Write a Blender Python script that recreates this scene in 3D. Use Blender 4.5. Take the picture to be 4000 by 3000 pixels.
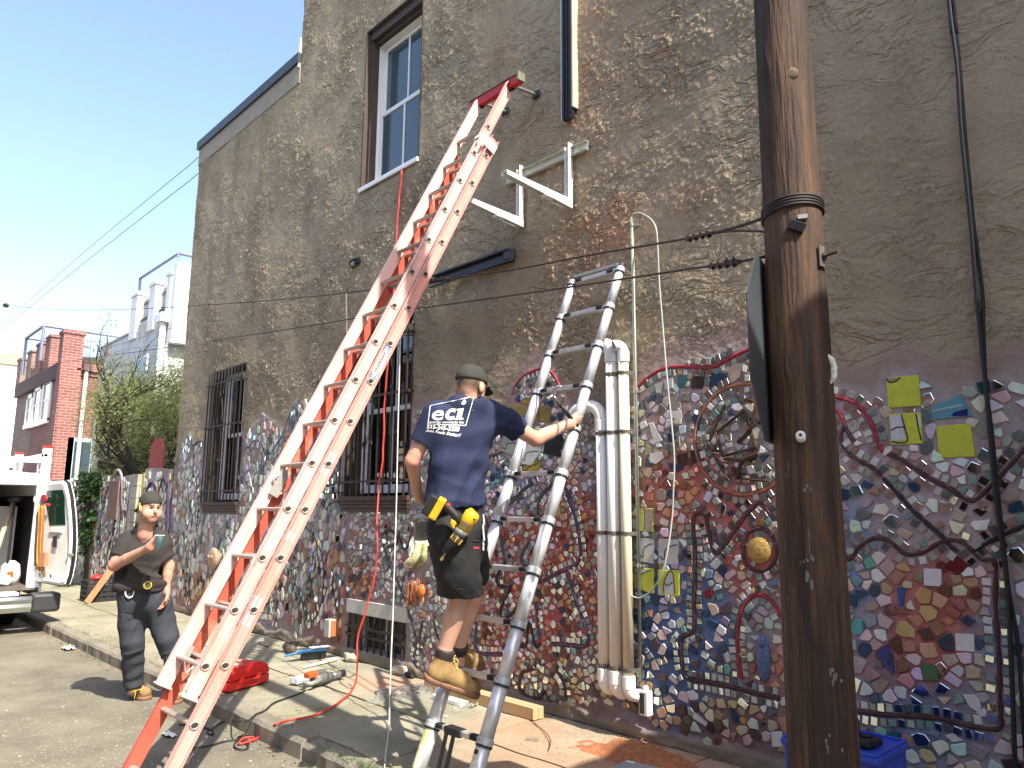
import bpy, bmesh, math, random
import numpy as np
from mathutils import Vector, Matrix, noise as mnoise
from mathutils.bvhtree import BVHTree
random.seed(7); RNG = np.random.default_rng(7)
for o in list(bpy.data.objects): bpy.data.objects.remove(o)
SC = bpy.context.scene; COL = SC.collection
# ------------------------------------------------------------ camera (calibrated from the picture's vanishing points)
FPX, PITCH, ROLL, YAW = 2949.3, .165478, .007397, -.816329
CAM = np.array([0., -4.2, 1.45])
_f = np.array([math.sin(YAW)*math.cos(PITCH), math.cos(YAW)*math.cos(PITCH), math.sin(PITCH)])
_r0 = np.cross(_f, [0, 0, 1.]); _r0 /= np.linalg.norm(_r0); _u0 = np.cross(_r0, _f)
_rt = _r0*math.cos(ROLL)+_u0*math.sin(ROLL); _up = np.cross(_rt, _f)
def ray(px, py): return _f+_rt*(px-2000)/FPX-_up*(py-1500)/FPX
def W(px, py, y=0.):                      # point of the plane at depth y
    d = ray(px, py); return CAM+d*((y-CAM[1])/d[1])
def WX(px, py, x): 
    d = ray(px, py); return CAM+d*((x-CAM[0])/d[0])
def G(px, py, z=0.):                      # point of the ground
    d = ray(px, py); return CAM+d*((z-CAM[2])/d[2])
def J(px, py, Z): return CAM+ray(px, py)*Z
def PR(p):
    v = np.asarray(p, float)-CAM; z = v@_f; return 2000+FPX*(v@_rt)/z, 1500-FPX*(v@_up)/z, z
cd = bpy.data.cameras.new('camera'); cam = bpy.data.objects.new('camera', cd); COL.objects.link(cam)
cd.sensor_width = 36; cd.lens = FPX/4000*36; cd.clip_start = .05; cd.clip_end = 1500
M = Matrix.Identity(4)
for i in range(3): M[i][0] = _rt[i]; M[i][1] = _up[i]; M[i][2] = -_f[i]; M[i][3] = CAM[i]
cam.matrix_world = M; SC.camera = cam
SC.render.resolution_x = 1024; SC.render.resolution_y = 768
# ------------------------------------------------------------ sky, sun, exposure
SUN_EL = math.radians(50); SUNDIR = Vector((math.cos(SUN_EL), -.06*math.cos(SUN_EL), math.sin(SUN_EL))).normalized()
wd = bpy.data.worlds.new('World'); SC.world = wd; wd.use_nodes = True
nt = wd.node_tree; nt.nodes.clear()
sk = nt.nodes.new('ShaderNodeTexSky'); sk.sky_type = 'NISHITA'; sk.sun_disc = False
sk.sun_elevation = SUN_EL; sk.sun_rotation = math.atan2(SUNDIR.x, SUNDIR.y); sk.air_density = 1.0; sk.dust_density = 1.9; sk.ozone_density = .7
bg = nt.nodes.new('ShaderNodeBackground'); bg.inputs[1].default_value = .15
wo = nt.nodes.new('ShaderNodeOutputWorld'); nt.links.new(sk.outputs[0], bg.inputs[0]); nt.links.new(bg.outputs[0], wo.inputs[0])
sl = bpy.data.lights.new('sun', 'SUN'); sl.energy = 4.0; sl.angle = math.radians(.53); sl.color = (1, .94, .82)
so = bpy.data.objects.new('sun', sl); COL.objects.link(so); so.rotation_euler = SUNDIR.to_track_quat('Z', 'Y').to_euler()
SC.view_settings.view_transform = 'Standard'; SC.view_settings.look = 'None'; SC.view_settings.exposure = 1.46; SC.view_settings.gamma = 1
# ------------------------------------------------------------ helpers
def tag(o, label=None, cat=None, group=None, kind=None):
    if label: o['label'] = label
    if cat: o['category'] = cat
    if group: o['group'] = group
    if kind: o['kind'] = kind
    return o
def empty(name, loc=(0, 0, 0), label=None, cat=None, group=None):
    o = bpy.data.objects.new(name, None); COL.objects.link(o); o.location = loc; o.empty_display_size = .1
    return tag(o, label, cat, group)
def world_loc(p):
    v = Vector((0, 0, 0))
    while p is not None: v = v+p.location; p = p.parent
    return v
def link(name, me, m, parent=None, smooth=False, bevel=0):
    """meshes are made in world coordinates; parents are unrotated empties or meshes at their own location"""
    o = bpy.data.objects.new(name, me); COL.objects.link(o)
    if m is not None: me.materials.append(m)
    if parent is not None:
        o.parent = parent; off = world_loc(parent)
        if off.length > 0: me.transform(Matrix.Translation(-off))
    if smooth: me.shade_smooth()
    if bevel:
        b = o.modifiers.new('b', 'BEVEL'); b.width = bevel; b.segments = 2; b.limit_method = 'ANGLE'; b.angle_limit = .7
    return o
def nrm(v): v = np.asarray(v, float); return v/max(1e-9, np.linalg.norm(v))
class MB:
    def __init__(s): s.v = []; s.f = []
    def add(s, vs, fs):
        n = len(s.v); s.v += [tuple(map(float, q)) for q in vs]; s.f += [tuple(i+n for i in f) for f in fs]; return s
    def box(s, x0, x1, y0, y1, z0, z1):
        return s.add([(x, y, z) for z in (z0, z1) for y in (y0, y1) for x in (x0, x1)],
                     [(0, 2, 3, 1), (4, 5, 7, 6), (0, 1, 5, 4), (2, 6, 7, 3), (0, 4, 6, 2), (1, 3, 7, 5)])
    def obox(s, c, ax, ay, az, hx, hy, hz):
        c, ax, ay, az = map(np.asarray, (c, ax, ay, az)); vs = [c+ax*hx*i+ay*hy*j+az*hz*k for k in (-1, 1) for j in (-1, 1) for i in (-1, 1)]
        return s.add(vs, [(0, 2, 3, 1), (4, 5, 7, 6), (0, 1, 5, 4), (2, 6, 7, 3), (0, 4, 6, 2), (1, 3, 7, 5)])
    def beam(s, a, b, w, h, up=(0, 0, 1)):
        a, b = np.asarray(a, float), np.asarray(b, float); ax = b-a; L = np.linalg.norm(ax); ax = ax/L
        side = nrm(np.cross(ax, up)); u = np.cross(side, ax)
        return s.obox((a+b)/2, ax, side, u, L/2, w/2, h/2)
    def tube(s, pts, r, n=8, cap=True, closed=False):
        pts = [np.asarray(p, float) for p in pts]; m = len(pts); rs = r if hasattr(r, '__len__') else [r]*m
        base = len(s.v); prev = None; vs = []
        for i, p in enumerate(pts):
            if closed: t = pts[(i+1) % m]-pts[i-1]
            else: t = pts[min(i+1, m-1)]-pts[max(i-1, 0)]
            t = nrm(t)
            if prev is None:
                a = np.cross(t, [0, 0, 1.]); 
                if np.linalg.norm(a) < .1: a = np.cross(t, [1., 0, 0])
            else: a = prev-t*(prev@t)
            a = nrm(a); prev = a; b = np.cross(t, a)
            for k in range(n):
                q = 2*math.pi*k/n; vs.append(p+(a*math.cos(q)+b*math.sin(q))*rs[i])
        fs = []
        for i in range(m if closed else m-1):
            j = (i+1) % m
            for k in range(n):
                fs.append((i*n+k, i*n+(k+1) % n, j*n+(k+1) % n, j*n+k))
        if cap and not closed: fs += [tuple(range(n))[::-1], tuple(range((m-1)*n, m*n))]
        return s.add(vs, fs)
    def cyl(s, a, b, r, n=12): return s.tube([a, b], r, n)
    def prism(s, poly, d):
        """poly: list of 3D points (planar), d: extrusion vector"""
        n = len(poly); poly = [np.asarray(p, float) for p in poly]; d = np.asarray(d, float)
        return s.add(poly+[p+d for p in poly], [tuple(range(n))[::-1], tuple(range(n, 2*n))]+[(i, (i+1) % n, n+(i+1) % n, n+i) for i in range(n)])
    def lathe(s, c, prof, axis=(0, 0, 1), n=16):
        ax = nrm(axis); a = nrm(np.cross(ax, [1, 0, 0] if abs(ax[0]) < .9 else [0, 1, 0])); b = np.cross(ax, a); c = np.asarray(c, float)
        vs = []; m = len(prof)
        for r, h in prof:
            for k in range(n):
                q = 2*math.pi*k/n; vs.append(c+ax*h+(a*math.cos(q)+b*math.sin(q))*max(r, 1e-4))
        fs = [(i*n+k, i*n+(k+1) % n, (i+1)*n+(k+1) % n, (i+1)*n+k) for i in range(m-1) for k in range(n)]
        fs += [tuple(range(n))[::-1], tuple(range((m-1)*n, m*n))]
        return s.add(vs, fs)
    def ell(s, c, r, n=12, m=8, R=None):
        c = np.asarray(c, float); vs = []
        for i in range(m+1):
            t = math.pi*i/m
            for k in range(n):
                q = 2*math.pi*k/n; p = np.array([math.sin(t)*math.cos(q)*r[0], math.sin(t)*math.sin(q)*r[1], math.cos(t)*r[2]])
                if R is not None: p = R@p
                vs.append(c+p)
        return s.add(vs, [(i*n+k, (i+1)*n+k, (i+1)*n+(k+1) % n, i*n+(k+1) % n) for i in range(m) for k in range(n)])
    def mesh(s, name='m', fix=True):
        me = bpy.data.meshes.new(name); me.from_pydata(s.v, [], s.f); me.update()
        if fix:
            bm = bmesh.new(); bm.from_mesh(me); bmesh.ops.remove_doubles(bm, verts=bm.verts, dist=1e-6) if False else None
            bmesh.ops.recalc_face_normals(bm, faces=bm.faces); bm.to_mesh(me); bm.free()
        return me
    def build(s, name, m, parent=None, smooth=False, bevel=0): return link(name, s.mesh(name), m, parent, smooth, bevel)
def spline(pts, n=8):
    P = [np.asarray(p, float) for p in pts]; P = [2*P[0]-P[1]]+P+[2*P[-1]-P[-2]]; out = []
    for i in range(1, len(P)-2):
        a, b, c, d = P[i-1:i+3]
        for k in range(n):
            t = k/n; out.append(.5*((2*b)+(-a+c)*t+(2*a-5*b+4*c-d)*t*t+(-a+3*b-3*c+d)*t**3))
    out.append(P[-2]); return out
# gradient noise in numpy
def _hash(ix, iy, s):
    h = (ix*374761393+iy*668265263+s*1442695041).astype(np.int64) & 0x7fffffff
    h = ((h ^ (h >> 13))*1274126177) & 0x7fffffff; return (h ^ (h >> 16)) & 0xffff
def pnoise(x, y, s=0):
    x0 = np.floor(x).astype(np.int64); y0 = np.floor(y).astype(np.int64); fx = x-x0; fy = y-y0
    u = fx*fx*fx*(fx*(fx*6-15)+10); v = fy*fy*fy*(fy*(fy*6-15)+10)
    def g(i, j):
        a = _hash(x0+i, y0+j, s)*(2*math.pi/65536); return np.cos(a)*(fx-i)+np.sin(a)*(fy-j)
    a = g(0, 0)*(1-u)+g(1, 0)*u; b = g(0, 1)*(1-u)+g(1, 1)*u
    return (a*(1-v)+b*v)*1.4
def fbm(x, y, o=3, s=0):
    r = 0; a = 1
    for i in range(o): r = r+a*pnoise(x*2**i, y*2**i, s+i*17); a *= .5
    return r
# ------------------------------------------------------------ materials
MATS = {}
def pm(name, base, rough=.6, metal=0., var=.18, vs=6., bump=.0, bs=60., attr=None, spec=.5, trans=0., stretch=None, dark=None, dth=.6, bd=.01, ior=1.45):
    if name in MATS: return MATS[name]
    m = bpy.data.materials.new(name); m.use_nodes = True; t = m.node_tree; N = t.nodes; L = t.links
    b = N['Principled BSDF']; b.inputs['Roughness'].default_value = rough; b.inputs['Metallic'].default_value = metal
    b.inputs['Specular IOR Level'].default_value = spec; b.inputs['Transmission Weight'].default_value = trans; b.inputs['IOR'].default_value = ior
    tc = N.new('ShaderNodeTexCoord'); mp = N.new('ShaderNodeMapping'); L.new(tc.outputs['Object'], mp.inputs[0])
    if stretch: mp.inputs['Scale'].default_value = stretch
    no = N.new('ShaderNodeTexNoise'); no.inputs['Scale'].default_value = vs; no.inputs['Detail'].default_value = 6; no.inputs['Roughness'].default_value = .65; L.new(mp.outputs[0], no.inputs[0])
    mr = N.new('ShaderNodeMapRange'); mr.inputs['From Min'].default_value = .25; mr.inputs['From Max'].default_value = .75
    mr.inputs['To Min'].default_value = 1-var; mr.inputs['To Max'].default_value = 1+var; L.new(no.outputs[0], mr.inputs[0])
    mx = N.new('ShaderNodeMix'); mx.data_type = 'RGBA'; mx.blend_type = 'MULTIPLY'; mx.inputs[0].default_value = 1
    if attr:
        at = N.new('ShaderNodeAttribute'); at.attribute_name = attr; L.new(at.outputs['Color'], mx.inputs[6])
    else: mx.inputs[6].default_value = (*base, 1)
    L.new(mr.outputs[0], mx.inputs[7]); src = mx.outputs[2]
    if dark:
        n2 = N.new('ShaderNodeTexNoise'); n2.inputs['Scale'].default_value = vs*.37; n2.inputs['Detail'].default_value = 8; n2.inputs['Roughness'].default_value = .7; L.new(mp.outputs[0], n2.inputs[0])
        r2 = N.new('ShaderNodeMapRange'); r2.inputs['From Min'].default_value = dth-.08; r2.inputs['From Max'].default_value = dth+.08; L.new(n2.outputs[0], r2.inputs[0])
        m2 = N.new('ShaderNodeMix'); m2.data_type = 'RGBA'; L.new(r2.outputs[0], m2.inputs[0]); L.new(src, m2.inputs[6]); m2.inputs[7].default_value = (*dark, 1); src = m2.outputs[2]
    L.new(src, b.inputs['Base Color'])
    if bump:
        nb = N.new('ShaderNodeTexNoise'); nb.inputs['Scale'].default_value = bs; nb.inputs['Detail'].default_value = 5; L.new(mp.outputs[0], nb.inputs[0])
        bu = N.new('ShaderNodeBump'); bu.inputs['Strength'].default_value = bump; bu.inputs['Distance'].default_value = bd; L.new(nb.outputs[0], bu.inputs['Height']); L.new(bu.outputs[0], b.inputs['Normal'])
    m['x'] = 1; MATS[name] = m; return m
def setcol(me, cols, domain='POINT', name='Col'):
    a = me.color_attributes.new(name, 'FLOAT_COLOR', domain)
    c = np.ones((len(cols), 4), np.float32); c[:, :3] = cols; a.data.foreach_set('color', c.ravel())
white_pl = pm('white_plastic', (.78, .77, .73), .35, var=.05, dark=(.62, .6, .54), dth=.78)
cream_pl = pm('cream_plastic', (.75, .66, .48), .4, var=.06, dark=(.5, .42, .3), dth=.72)
pvc_brown = pm('brown_trim', (.055, .036, .026), .6, var=.3, vs=30, bump=.3, bs=120, stretch=(1, 1, .2))
vinyl = pm('white_sash', (.7, .7, .68), .4, var=.05)
iron = pm('black_iron', (.035, .026, .024), .55, metal=.3, var=.3, vs=30, dark=(.12, .05, .03), dth=.64)
black_metal = pm('black_metal', (.018, .018, .02), .35, metal=.6, var=.2)
white_metal = pm('white_metal', (.72, .72, .70), .35, metal=.1, var=.06, dark=(.3, .25, .2), dth=.75)
alu = pm('aluminium', (.60, .61, .63), .36, metal=.45, var=.12, vs=20, bump=.08, bs=300, stretch=(1, 1, .15))
alu_d = pm('dull_aluminium', (.42, .41, .38), .5, metal=.6, var=.2, vs=40)
rubber = pm('black_rubber', (.016, .016, .017), .5, var=.2)
steel = pm('steel', (.35, .34, .33), .4, metal=.8, var=.3, vs=50)
glass = pm('window_glass', (.03, .05, .06), .03, var=.05, spec=.9)
concrete = pm('concrete', (.36, .335, .27), .9, var=.25, vs=3, bump=.35, bs=90, dark=(.22, .2, .15), dth=.58)
# ============================================================ THE STUCCO BUILDING AND ITS MOSAIC
BX0, BX1 = -11.97, 1.2                       # building corner on the left, end past the right edge of the view
bld = empty('stucco_building', (BX0, 0, 0), 'tall taupe stuccoed house with a mosaic of broken tiles along its foot', 'building')
ROOF_L, ROOF_H = 7.30, 10.5; XSTEP = -8.57
UW = (-6.93, -5.88, 4.93, 6.86)              # upper window opening
LW1 = None
# openings measured in the picture
_a = W(838, 1440); _b = W(945, 1415); _c = W(800, 2000)
OPN = {'up': (-6.93, -5.87, 4.93, 6.86), 'left': (W(815, 1900)[0]-.05, W(930, 1900)[0]+.03, W(860, 1960)[2], W(900, 1440)[2]),
       'mid': (-7.0, -5.87, 1.58, 3.34), 'base': (W(1365, 2500)[0], W(1588, 2500)[0], .10, W(1480, 2368)[2])}
# ---- mosaic outline (pixels of the photograph, turned into wall metres)
TOPPX = [(703, 1760), (722, 1730), (745, 1690), (765, 1745), (790, 1722), (800, 1760), (812, 1900), (925, 1900), (937, 1665), (962, 1720), (985, 1665), (1005, 1650), (1030, 1612), (1055, 1640), (1085, 1655),
         (1110, 1690), (1130, 1625), (1160, 1570), (1180, 1562), (1205, 1560), (1240, 1590), (1290, 1640), (1350, 1700), (1362, 1900), (1598, 1900), (1612, 1600), (1700, 1610), (1850, 1640), (1960, 1655),
         (1985, 1600), (2010, 1530), (2050, 1470), (2095, 1440), (2135, 1432), (2170, 1455), (2200, 1540), (2240, 1600), (2330, 1620), (2440, 1590), (2470, 1530), (2520, 1470), (2570, 1430), (2640, 1405), (2760, 1395),
         (2830, 1370), (2900, 1345), (3000, 1330), (3150, 1420), (3240, 1490), (3340, 1520), (3420, 1545), (3450, 1455), (3600, 1445), (3630, 1510), (3750, 1520), (3850, 1490), (4000, 1440), (4300, 1400)]
_tp = np.array([W(*p)[[0, 2]] for p in TOPPX]); _tp = _tp[np.argsort(_tp[:, 0])]
def ztop(x): return np.interp(x, _tp[:, 0], _tp[:, 1], left=1.9, right=1.9)
# ---- grout colours, as painted areas
BLOB = [((2150, 2150), 260, (.34, .065, .055)), ((2050, 2450), 200, (.32, .06, .055)), ((2250, 2400), 160, (.25, .07, .06)), ((2680, 1950), 190, (.33, .10, .08)), ((2850, 1990), 150, (.33, .09, .075)), ((2950, 2200), 130, (.32, .08, .07)),
        ((3640, 2330), 190, (.34, .10, .085)), ((3660, 2560), 190, (.34, .10, .085)), ((2600, 2330), 230, (.06, .11, .23)), ((2600, 2580), 230, (.055, .10, .22)), ((2750, 2450), 150, (.09, .14, .24)), ((2650, 2750), 150, (.08, .10, .15)),
        ((3330, 2080), 120, (.16, .20, .28)), ((3330, 2280), 110, (.15, .19, .28)), ((3900, 2500), 120, (.15, .20, .27)), ((3600, 2800), 200, (.12, .16, .22)), ((2200, 2760), 230, (.13, .085, .075)), ((2900, 2850), 200, (.16, .10, .09)),
        ((3300, 2450), 140, (.22, .18, .22)), ((1780, 2000), 130, (.18, .18, .24)), ((2000, 1900), 120, (.17, .19, .27)), ((1350, 2250), 170, (.22, .13, .12)), ((1500, 2150), 130, (.25, .17, .17)), ((800, 2350), 130, (.24, .13, .11)), ((1250, 2420), 110, (.24, .12, .10)),
        ((1080, 2250), 120, (.22, .13, .12)), ((900, 2150), 90, (.20, .20, .23)), ((3000, 2650), 130, (.26, .13, .12)), ((3700, 1950), 300, (.33, .24, .26)), ((3300, 1700), 200, (.33, .25, .28)), ((2600, 1600), 150, (.32, .24, .25)), ((1650, 1750), 120, (.30, .22, .21)), ((2100, 1550), 130, (.33, .20, .19))]
def grout(px, py):
    w = np.full(px.shape, .06); c = np.zeros(px.shape+(3,)); c += np.array([.25, .21, .21])*.06
    wx = fbm(px*.008, py*.008, 3, 5)*60; wy = fbm(px*.008+9, py*.008, 3, 8)*60
    for (cx, cy), r, col in BLOB:
        k = np.exp(-(((px+wx-cx)**2+(py+wy-cy)**2)/(r*.62)**2)); w += k; c += k[..., None]*np.array(col)
    return c/w[..., None]
def PRv(X, Y, Z):
    v = np.stack([X-CAM[0], Y-CAM[1], Z-CAM[2]], -1); z = v@_f; z = np.maximum(z, .3); return 2000+FPX*(v@_rt)/z, 1500-FPX*(v@_up)/z
# ---- wall grid: real relief, 1 to 1.5 cm
def coords(a, b, step, snaps):
    out = [a]; x = a
    while x < b: x += step(x); out.append(x)
    out = np.array(out); out[-1] = b
    for s in snaps:
        if a < s < b: out[np.argmin(abs(out-s))] = s
    return out
xs = coords(BX0, BX1, lambda x: .0165 if x < -8 else (.0135 if x < -5 else (.0115 if x < -.9 else .1)), [v for o in OPN.values() for v in o[:2]]+[XSTEP])
zs = coords(0, ROOF_H, lambda z: .0125 if z < 5.5 else (.015 if z < 8 else .12), [v for o in OPN.values() for v in o[2:]]+[ROOF_L])
X, Z = np.meshgrid(xs, zs)
def stucco(X, Z):
    wx = fbm(X*3.1, Z*3.1, 3, 1)*.22; wz = fbm(X*3.1+7, Z*3.1+3, 3, 2)*.22
    n = fbm((X+wx)*2.6, (Z+wz)*4.6, 3, 3)
    t = n*5.2; fr = t-np.floor(t); led = np.where(fr < .86, fr/.86, (1-fr)/.14)**1.6
    n2 = fbm((X-wz)*6.3+4, (Z+wx)*8.5, 2, 9); t2 = n2*3.1; f2 = t2-np.floor(t2); led2 = np.where(f2 < .8, f2/.8, (1-f2)/.2)**2.2
    mask = np.clip(.55+fbm(X*.9, Z*.9, 3, 12)*1.1, .12, 1.1)
    m2 = np.clip(.5+fbm(X*5, Z*5, 2, 22)*1.6, 0, 1)
    return (led*.016*m2+led2*.011*(1-m2*.5))*mask+fbm(X*1.3, Z*1.3, 2, 30)*.008+.003*fbm(X*22, Z*22, 2, 31)*mask
H = stucco(X, Z)
ZT = ztop(X)
inm = np.clip((ZT-Z)/.07+.5, 0, 1)                                # 1 inside the mosaic
Hm = .010+.003*fbm(X*9, Z*9, 3, 41)
# smooth ring of fresh mortar above the mosaic
edge = np.exp(-((Z-ZT-.06)/.09)**2)
Ht = H*(1-inm)*(1-.75*edge)+Hm*inm+.006*edge
calm = np.clip((X+1.9)/.8, 0, 1); Ht = Ht*(1-.35*calm*(1-inm))
base = np.clip((.095+.05*fbm(X*3, Z*0+1, 2, 50)-Z)/.04, 0, 1)      # rough cement skirt at the foot
Ht = Ht*(1-base)+base*(.03+.010*fbm(X*6, Z*9, 3, 51))
Yv = -Ht
PX, PY = PRv(X, np.zeros_like(X), Z)
C = np.zeros(X.shape+(3,))
tone = 1+.16*fbm(X*.8, Z*.5, 3, 60)+.10*fbm(X*4, Z*4, 2, 61)
streak = np.clip(fbm(X*2.4, Z*.22, 3, 62)*1.2, 0, 1)*np.clip((Z-1.5)/3, 0, 1)
C[...] = np.array([.326, .261, .173]); C *= (tone*(1-.20*streak))[..., None]
def blob(cx, cz, rx, rz): return np.exp(-((X-cx)/rx)**2-((Z-cz)/rz)**2)
dust = blob(-3.75, 5.6, .22, 1.1)+.9*blob(-3.3, 5.0, .45, .9)+.8*blob(-3.55, 3.55, .35, .22)+.7*blob(-3.2, 3.4, .5, .3)+.5*blob(-4.6, 5.4, .4, .5)+.4*blob(-5.0, 3.2, .6, .3)+.4*blob(-4.2, 3.0, .5, .4)
dk = .6*np.clip(dust*(.35+1.5*np.clip(fbm(X*7, Z*9, 3, 63)+.1, 0, 1))*(.25+(H > .009)*1.0), 0, .8)
C = C*(1-dk[..., None])+np.array([.50, .17, .07])*dk[..., None]
dirt = np.clip(blob(-5.85, 4.5, .35, .5)+.7*blob(-4.35, 3.5, .25, .35)+.7*blob(-5.2, 2.95, .7, .2), 0, 1)*.35
C *= (1-dirt)[..., None]
patch = np.clip(fbm(X*1.1+5, Z*1.1, 3, 70)*1.6, 0, .35); C = C*(1-patch[..., None]*.5)+np.array([.27, .21, .15])*(patch*.5)[..., None]
gc = grout(PX, PY)*1.22; gc *= (1+.25*fbm(X*14, Z*14, 2, 80))[..., None]
pinkring = np.clip(edge*1.1, 0, 1)[..., None]*np.clip((X+6.2)*2, 0, 1)[..., None]
C = C*(1-.75*pinkring)+np.array([.29, .205, .185])*.75*pinkring
C = C*(1-inm[..., None])+gc*inm[..., None]
C = C*(1-base[..., None])+np.array([.21, .17, .12])*base[..., None]*(1+.3*fbm(X*5, Z*20, 3, 81))[..., None]
nx, nz = len(xs), len(zs)
keep = np.ones((nz-1, nx-1), bool); xc = (xs[1:]+xs[:-1])/2; zc = (zs[1:]+zs[:-1])/2; XC, ZC = np.meshgrid(xc, zc)
for o in OPN.values(): keep &= ~((XC > o[0]) & (XC < o[1]) & (ZC > o[2]) & (ZC < o[3]))
keep &= ~((XC < XSTEP) & (ZC > ROOF_L))
I, Jx = np.nonzero(keep); a = I*nx+Jx
quads = np.stack([a, a+1, a+nx+1, a+nx], 1)
used = np.unique(quads); remap = np.full(nx*nz, -1); remap[used] = np.arange(len(used)); quads = remap[quads]
V = np.stack([X.ravel(), Yv.ravel(), Z.ravel()], 1)[used]; CC = C.reshape(-1, 3)[used]
def fastmesh(name, V, Q):
    me = bpy.data.meshes.new(name); me.vertices.add(len(V)); me.vertices.foreach_set('co', np.asarray(V, np.float32).ravel())
    k = Q.shape[1]; me.loops.add(Q.size); me.loops.foreach_set('vertex_index', Q.ravel().astype(np.int32))
    me.polygons.add(len(Q)); me.polygons.foreach_set('loop_start', np.arange(0, Q.size, k, dtype=np.int32)); me.polygons.foreach_set('loop_total', np.full(len(Q), k, np.int32))
    me.update(calc_edges=True); return me
me = fastmesh('wall', V, quads); setcol(me, np.clip(CC, .005, .9)); me.shade_smooth()
SM = ((1-inm)*(1-.8*edge)*(1-base)*(1-.6*calm)).reshape(-1)[used]; setcol(me, np.repeat(SM[:, None], 3, 1), name='Stu')
wall_m = pm('stucco_and_grout', (1, 1, 1), .85, var=.12, vs=45, bump=.75, bs=150, attr='Col', bd=.004, spec=.3)
def crisp_stucco(m):
    t = m.node_tree; N = t.nodes; L = t.links; b = N['Principled BSDF']; old = b.inputs['Normal'].links[0].from_node
    g = N.new('ShaderNodeNewGeometry'); mp = N.new('ShaderNodeMapping'); mp.inputs['Scale'].default_value = (1, .01, 1.5); L.new(g.outputs['Position'], mp.inputs[0])
    def ridge(sc, k, dist, det):
        n = N.new('ShaderNodeTexNoise'); n.inputs['Scale'].default_value = sc; n.inputs['Detail'].default_value = det; n.inputs['Roughness'].default_value = .55; n.inputs['Distortion'].default_value = dist; L.new(mp.outputs[0], n.inputs[0])
        a = N.new('ShaderNodeMath'); a.operation = 'MULTIPLY'; a.inputs[1].default_value = k; L.new(n.outputs[0], a.inputs[0]); f = N.new('ShaderNodeMath'); f.operation = 'FRACT'; L.new(a.outputs[0], f.inputs[0]); p = N.new('ShaderNodeMath'); p.operation = 'POWER'; p.inputs[1].default_value = 5.; L.new(f.outputs[0], p.inputs[0]); return p.outputs[0]
    r1 = ridge(2.9, 8., 1.3, 3); r2 = ridge(7.0, 6., 1.0, 2); ad = N.new('ShaderNodeMath'); ad.operation = 'MULTIPLY_ADD'; ad.inputs[1].default_value = .6; L.new(r2, ad.inputs[0]); L.new(r1, ad.inputs[2])
    mk = N.new('ShaderNodeTexNoise'); mk.inputs['Scale'].default_value = 1.6; mk.inputs['Detail'].default_value = 3; L.new(g.outputs['Position'], mk.inputs[0]); mr = N.new('ShaderNodeMapRange'); mr.inputs['From Min'].default_value = .40; mr.inputs['From Max'].default_value = .58; mr.inputs['To Min'].default_value = .12; L.new(mk.outputs[0], mr.inputs[0])
    at = N.new('ShaderNodeAttribute'); at.attribute_name = 'Stu'; m1 = N.new('ShaderNodeMath'); m1.operation = 'MULTIPLY'; L.new(ad.outputs[0], m1.inputs[0]); L.new(at.outputs['Fac'], m1.inputs[1]); m2 = N.new('ShaderNodeMath'); m2.operation = 'MULTIPLY'; L.new(m1.outputs[0], m2.inputs[0]); L.new(mr.outputs[0], m2.inputs[1])
    bu = N.new('ShaderNodeBump'); bu.inputs['Strength'].default_value = 1.; bu.inputs['Distance'].default_value = .015; L.new(m2.outputs[0], bu.inputs['Height']); L.new(old.outputs[0], bu.inputs['Normal']); L.new(bu.outputs[0], b.inputs['Normal'])
wall = link('wall', me, wall_m.copy(), bld); crisp_stucco(me.materials[0]); me.materials[0].name = 'stucco'
def wallY(x, z):
    i = min(max(int(np.searchsorted(zs, z)), 0), nz-1); j = min(max(int(np.searchsorted(xs, x)), 0), nx-1); return float(Yv[i, j])
plain_st = pm('plain_stucco', (.245, .205, .150), .88, var=.2, vs=4, bump=.8, bs=25, bd=.02)
# bodywork of the house behind its front: side walls, back, roof
b = MB(); b.box(BX0+.005, BX0+.25, .012, 7, 0, ROOF_L); b.box(XSTEP+.005, XSTEP+.25, .012, 7, ROOF_L, ROOF_H); b.box(BX1-.25, BX1, .012, 7, 0, ROOF_H); b.box(BX0, BX1, 7, 7.2, 0, ROOF_L)
b.build('side_wall', plain_st, bld)
b = MB(); b.box(BX0, XSTEP, 0.02, 7, ROOF_L-.2, ROOF_L-.05); b.box(XSTEP, BX1, .02, 7, ROOF_H-.2, ROOF_H-.05); b.build('roof', pm('roof_felt', (.05, .05, .05), .9), bld)
cm = pm('dark_coping', (.045, .05, .055), .45, metal=.3)
b = MB(); b.box(BX0-.05, XSTEP, -.05, .12, ROOF_L-.06, ROOF_L+.08); b.build('coping', cm, bld)
b = MB(); b.box(BX0-.02, XSTEP-.002, -.016, .0, ROOF_L-.34, ROOF_L-.06); b.build('fascia', pm('smooth_render', (.27, .235, .19), .85, var=.15), bld)
b = MB(); b.box(XSTEP-.05, XSTEP-.004, -.03, .25, ROOF_L-.12, ROOF_L+.30); b.build('flashing', white_metal, bld)
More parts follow.
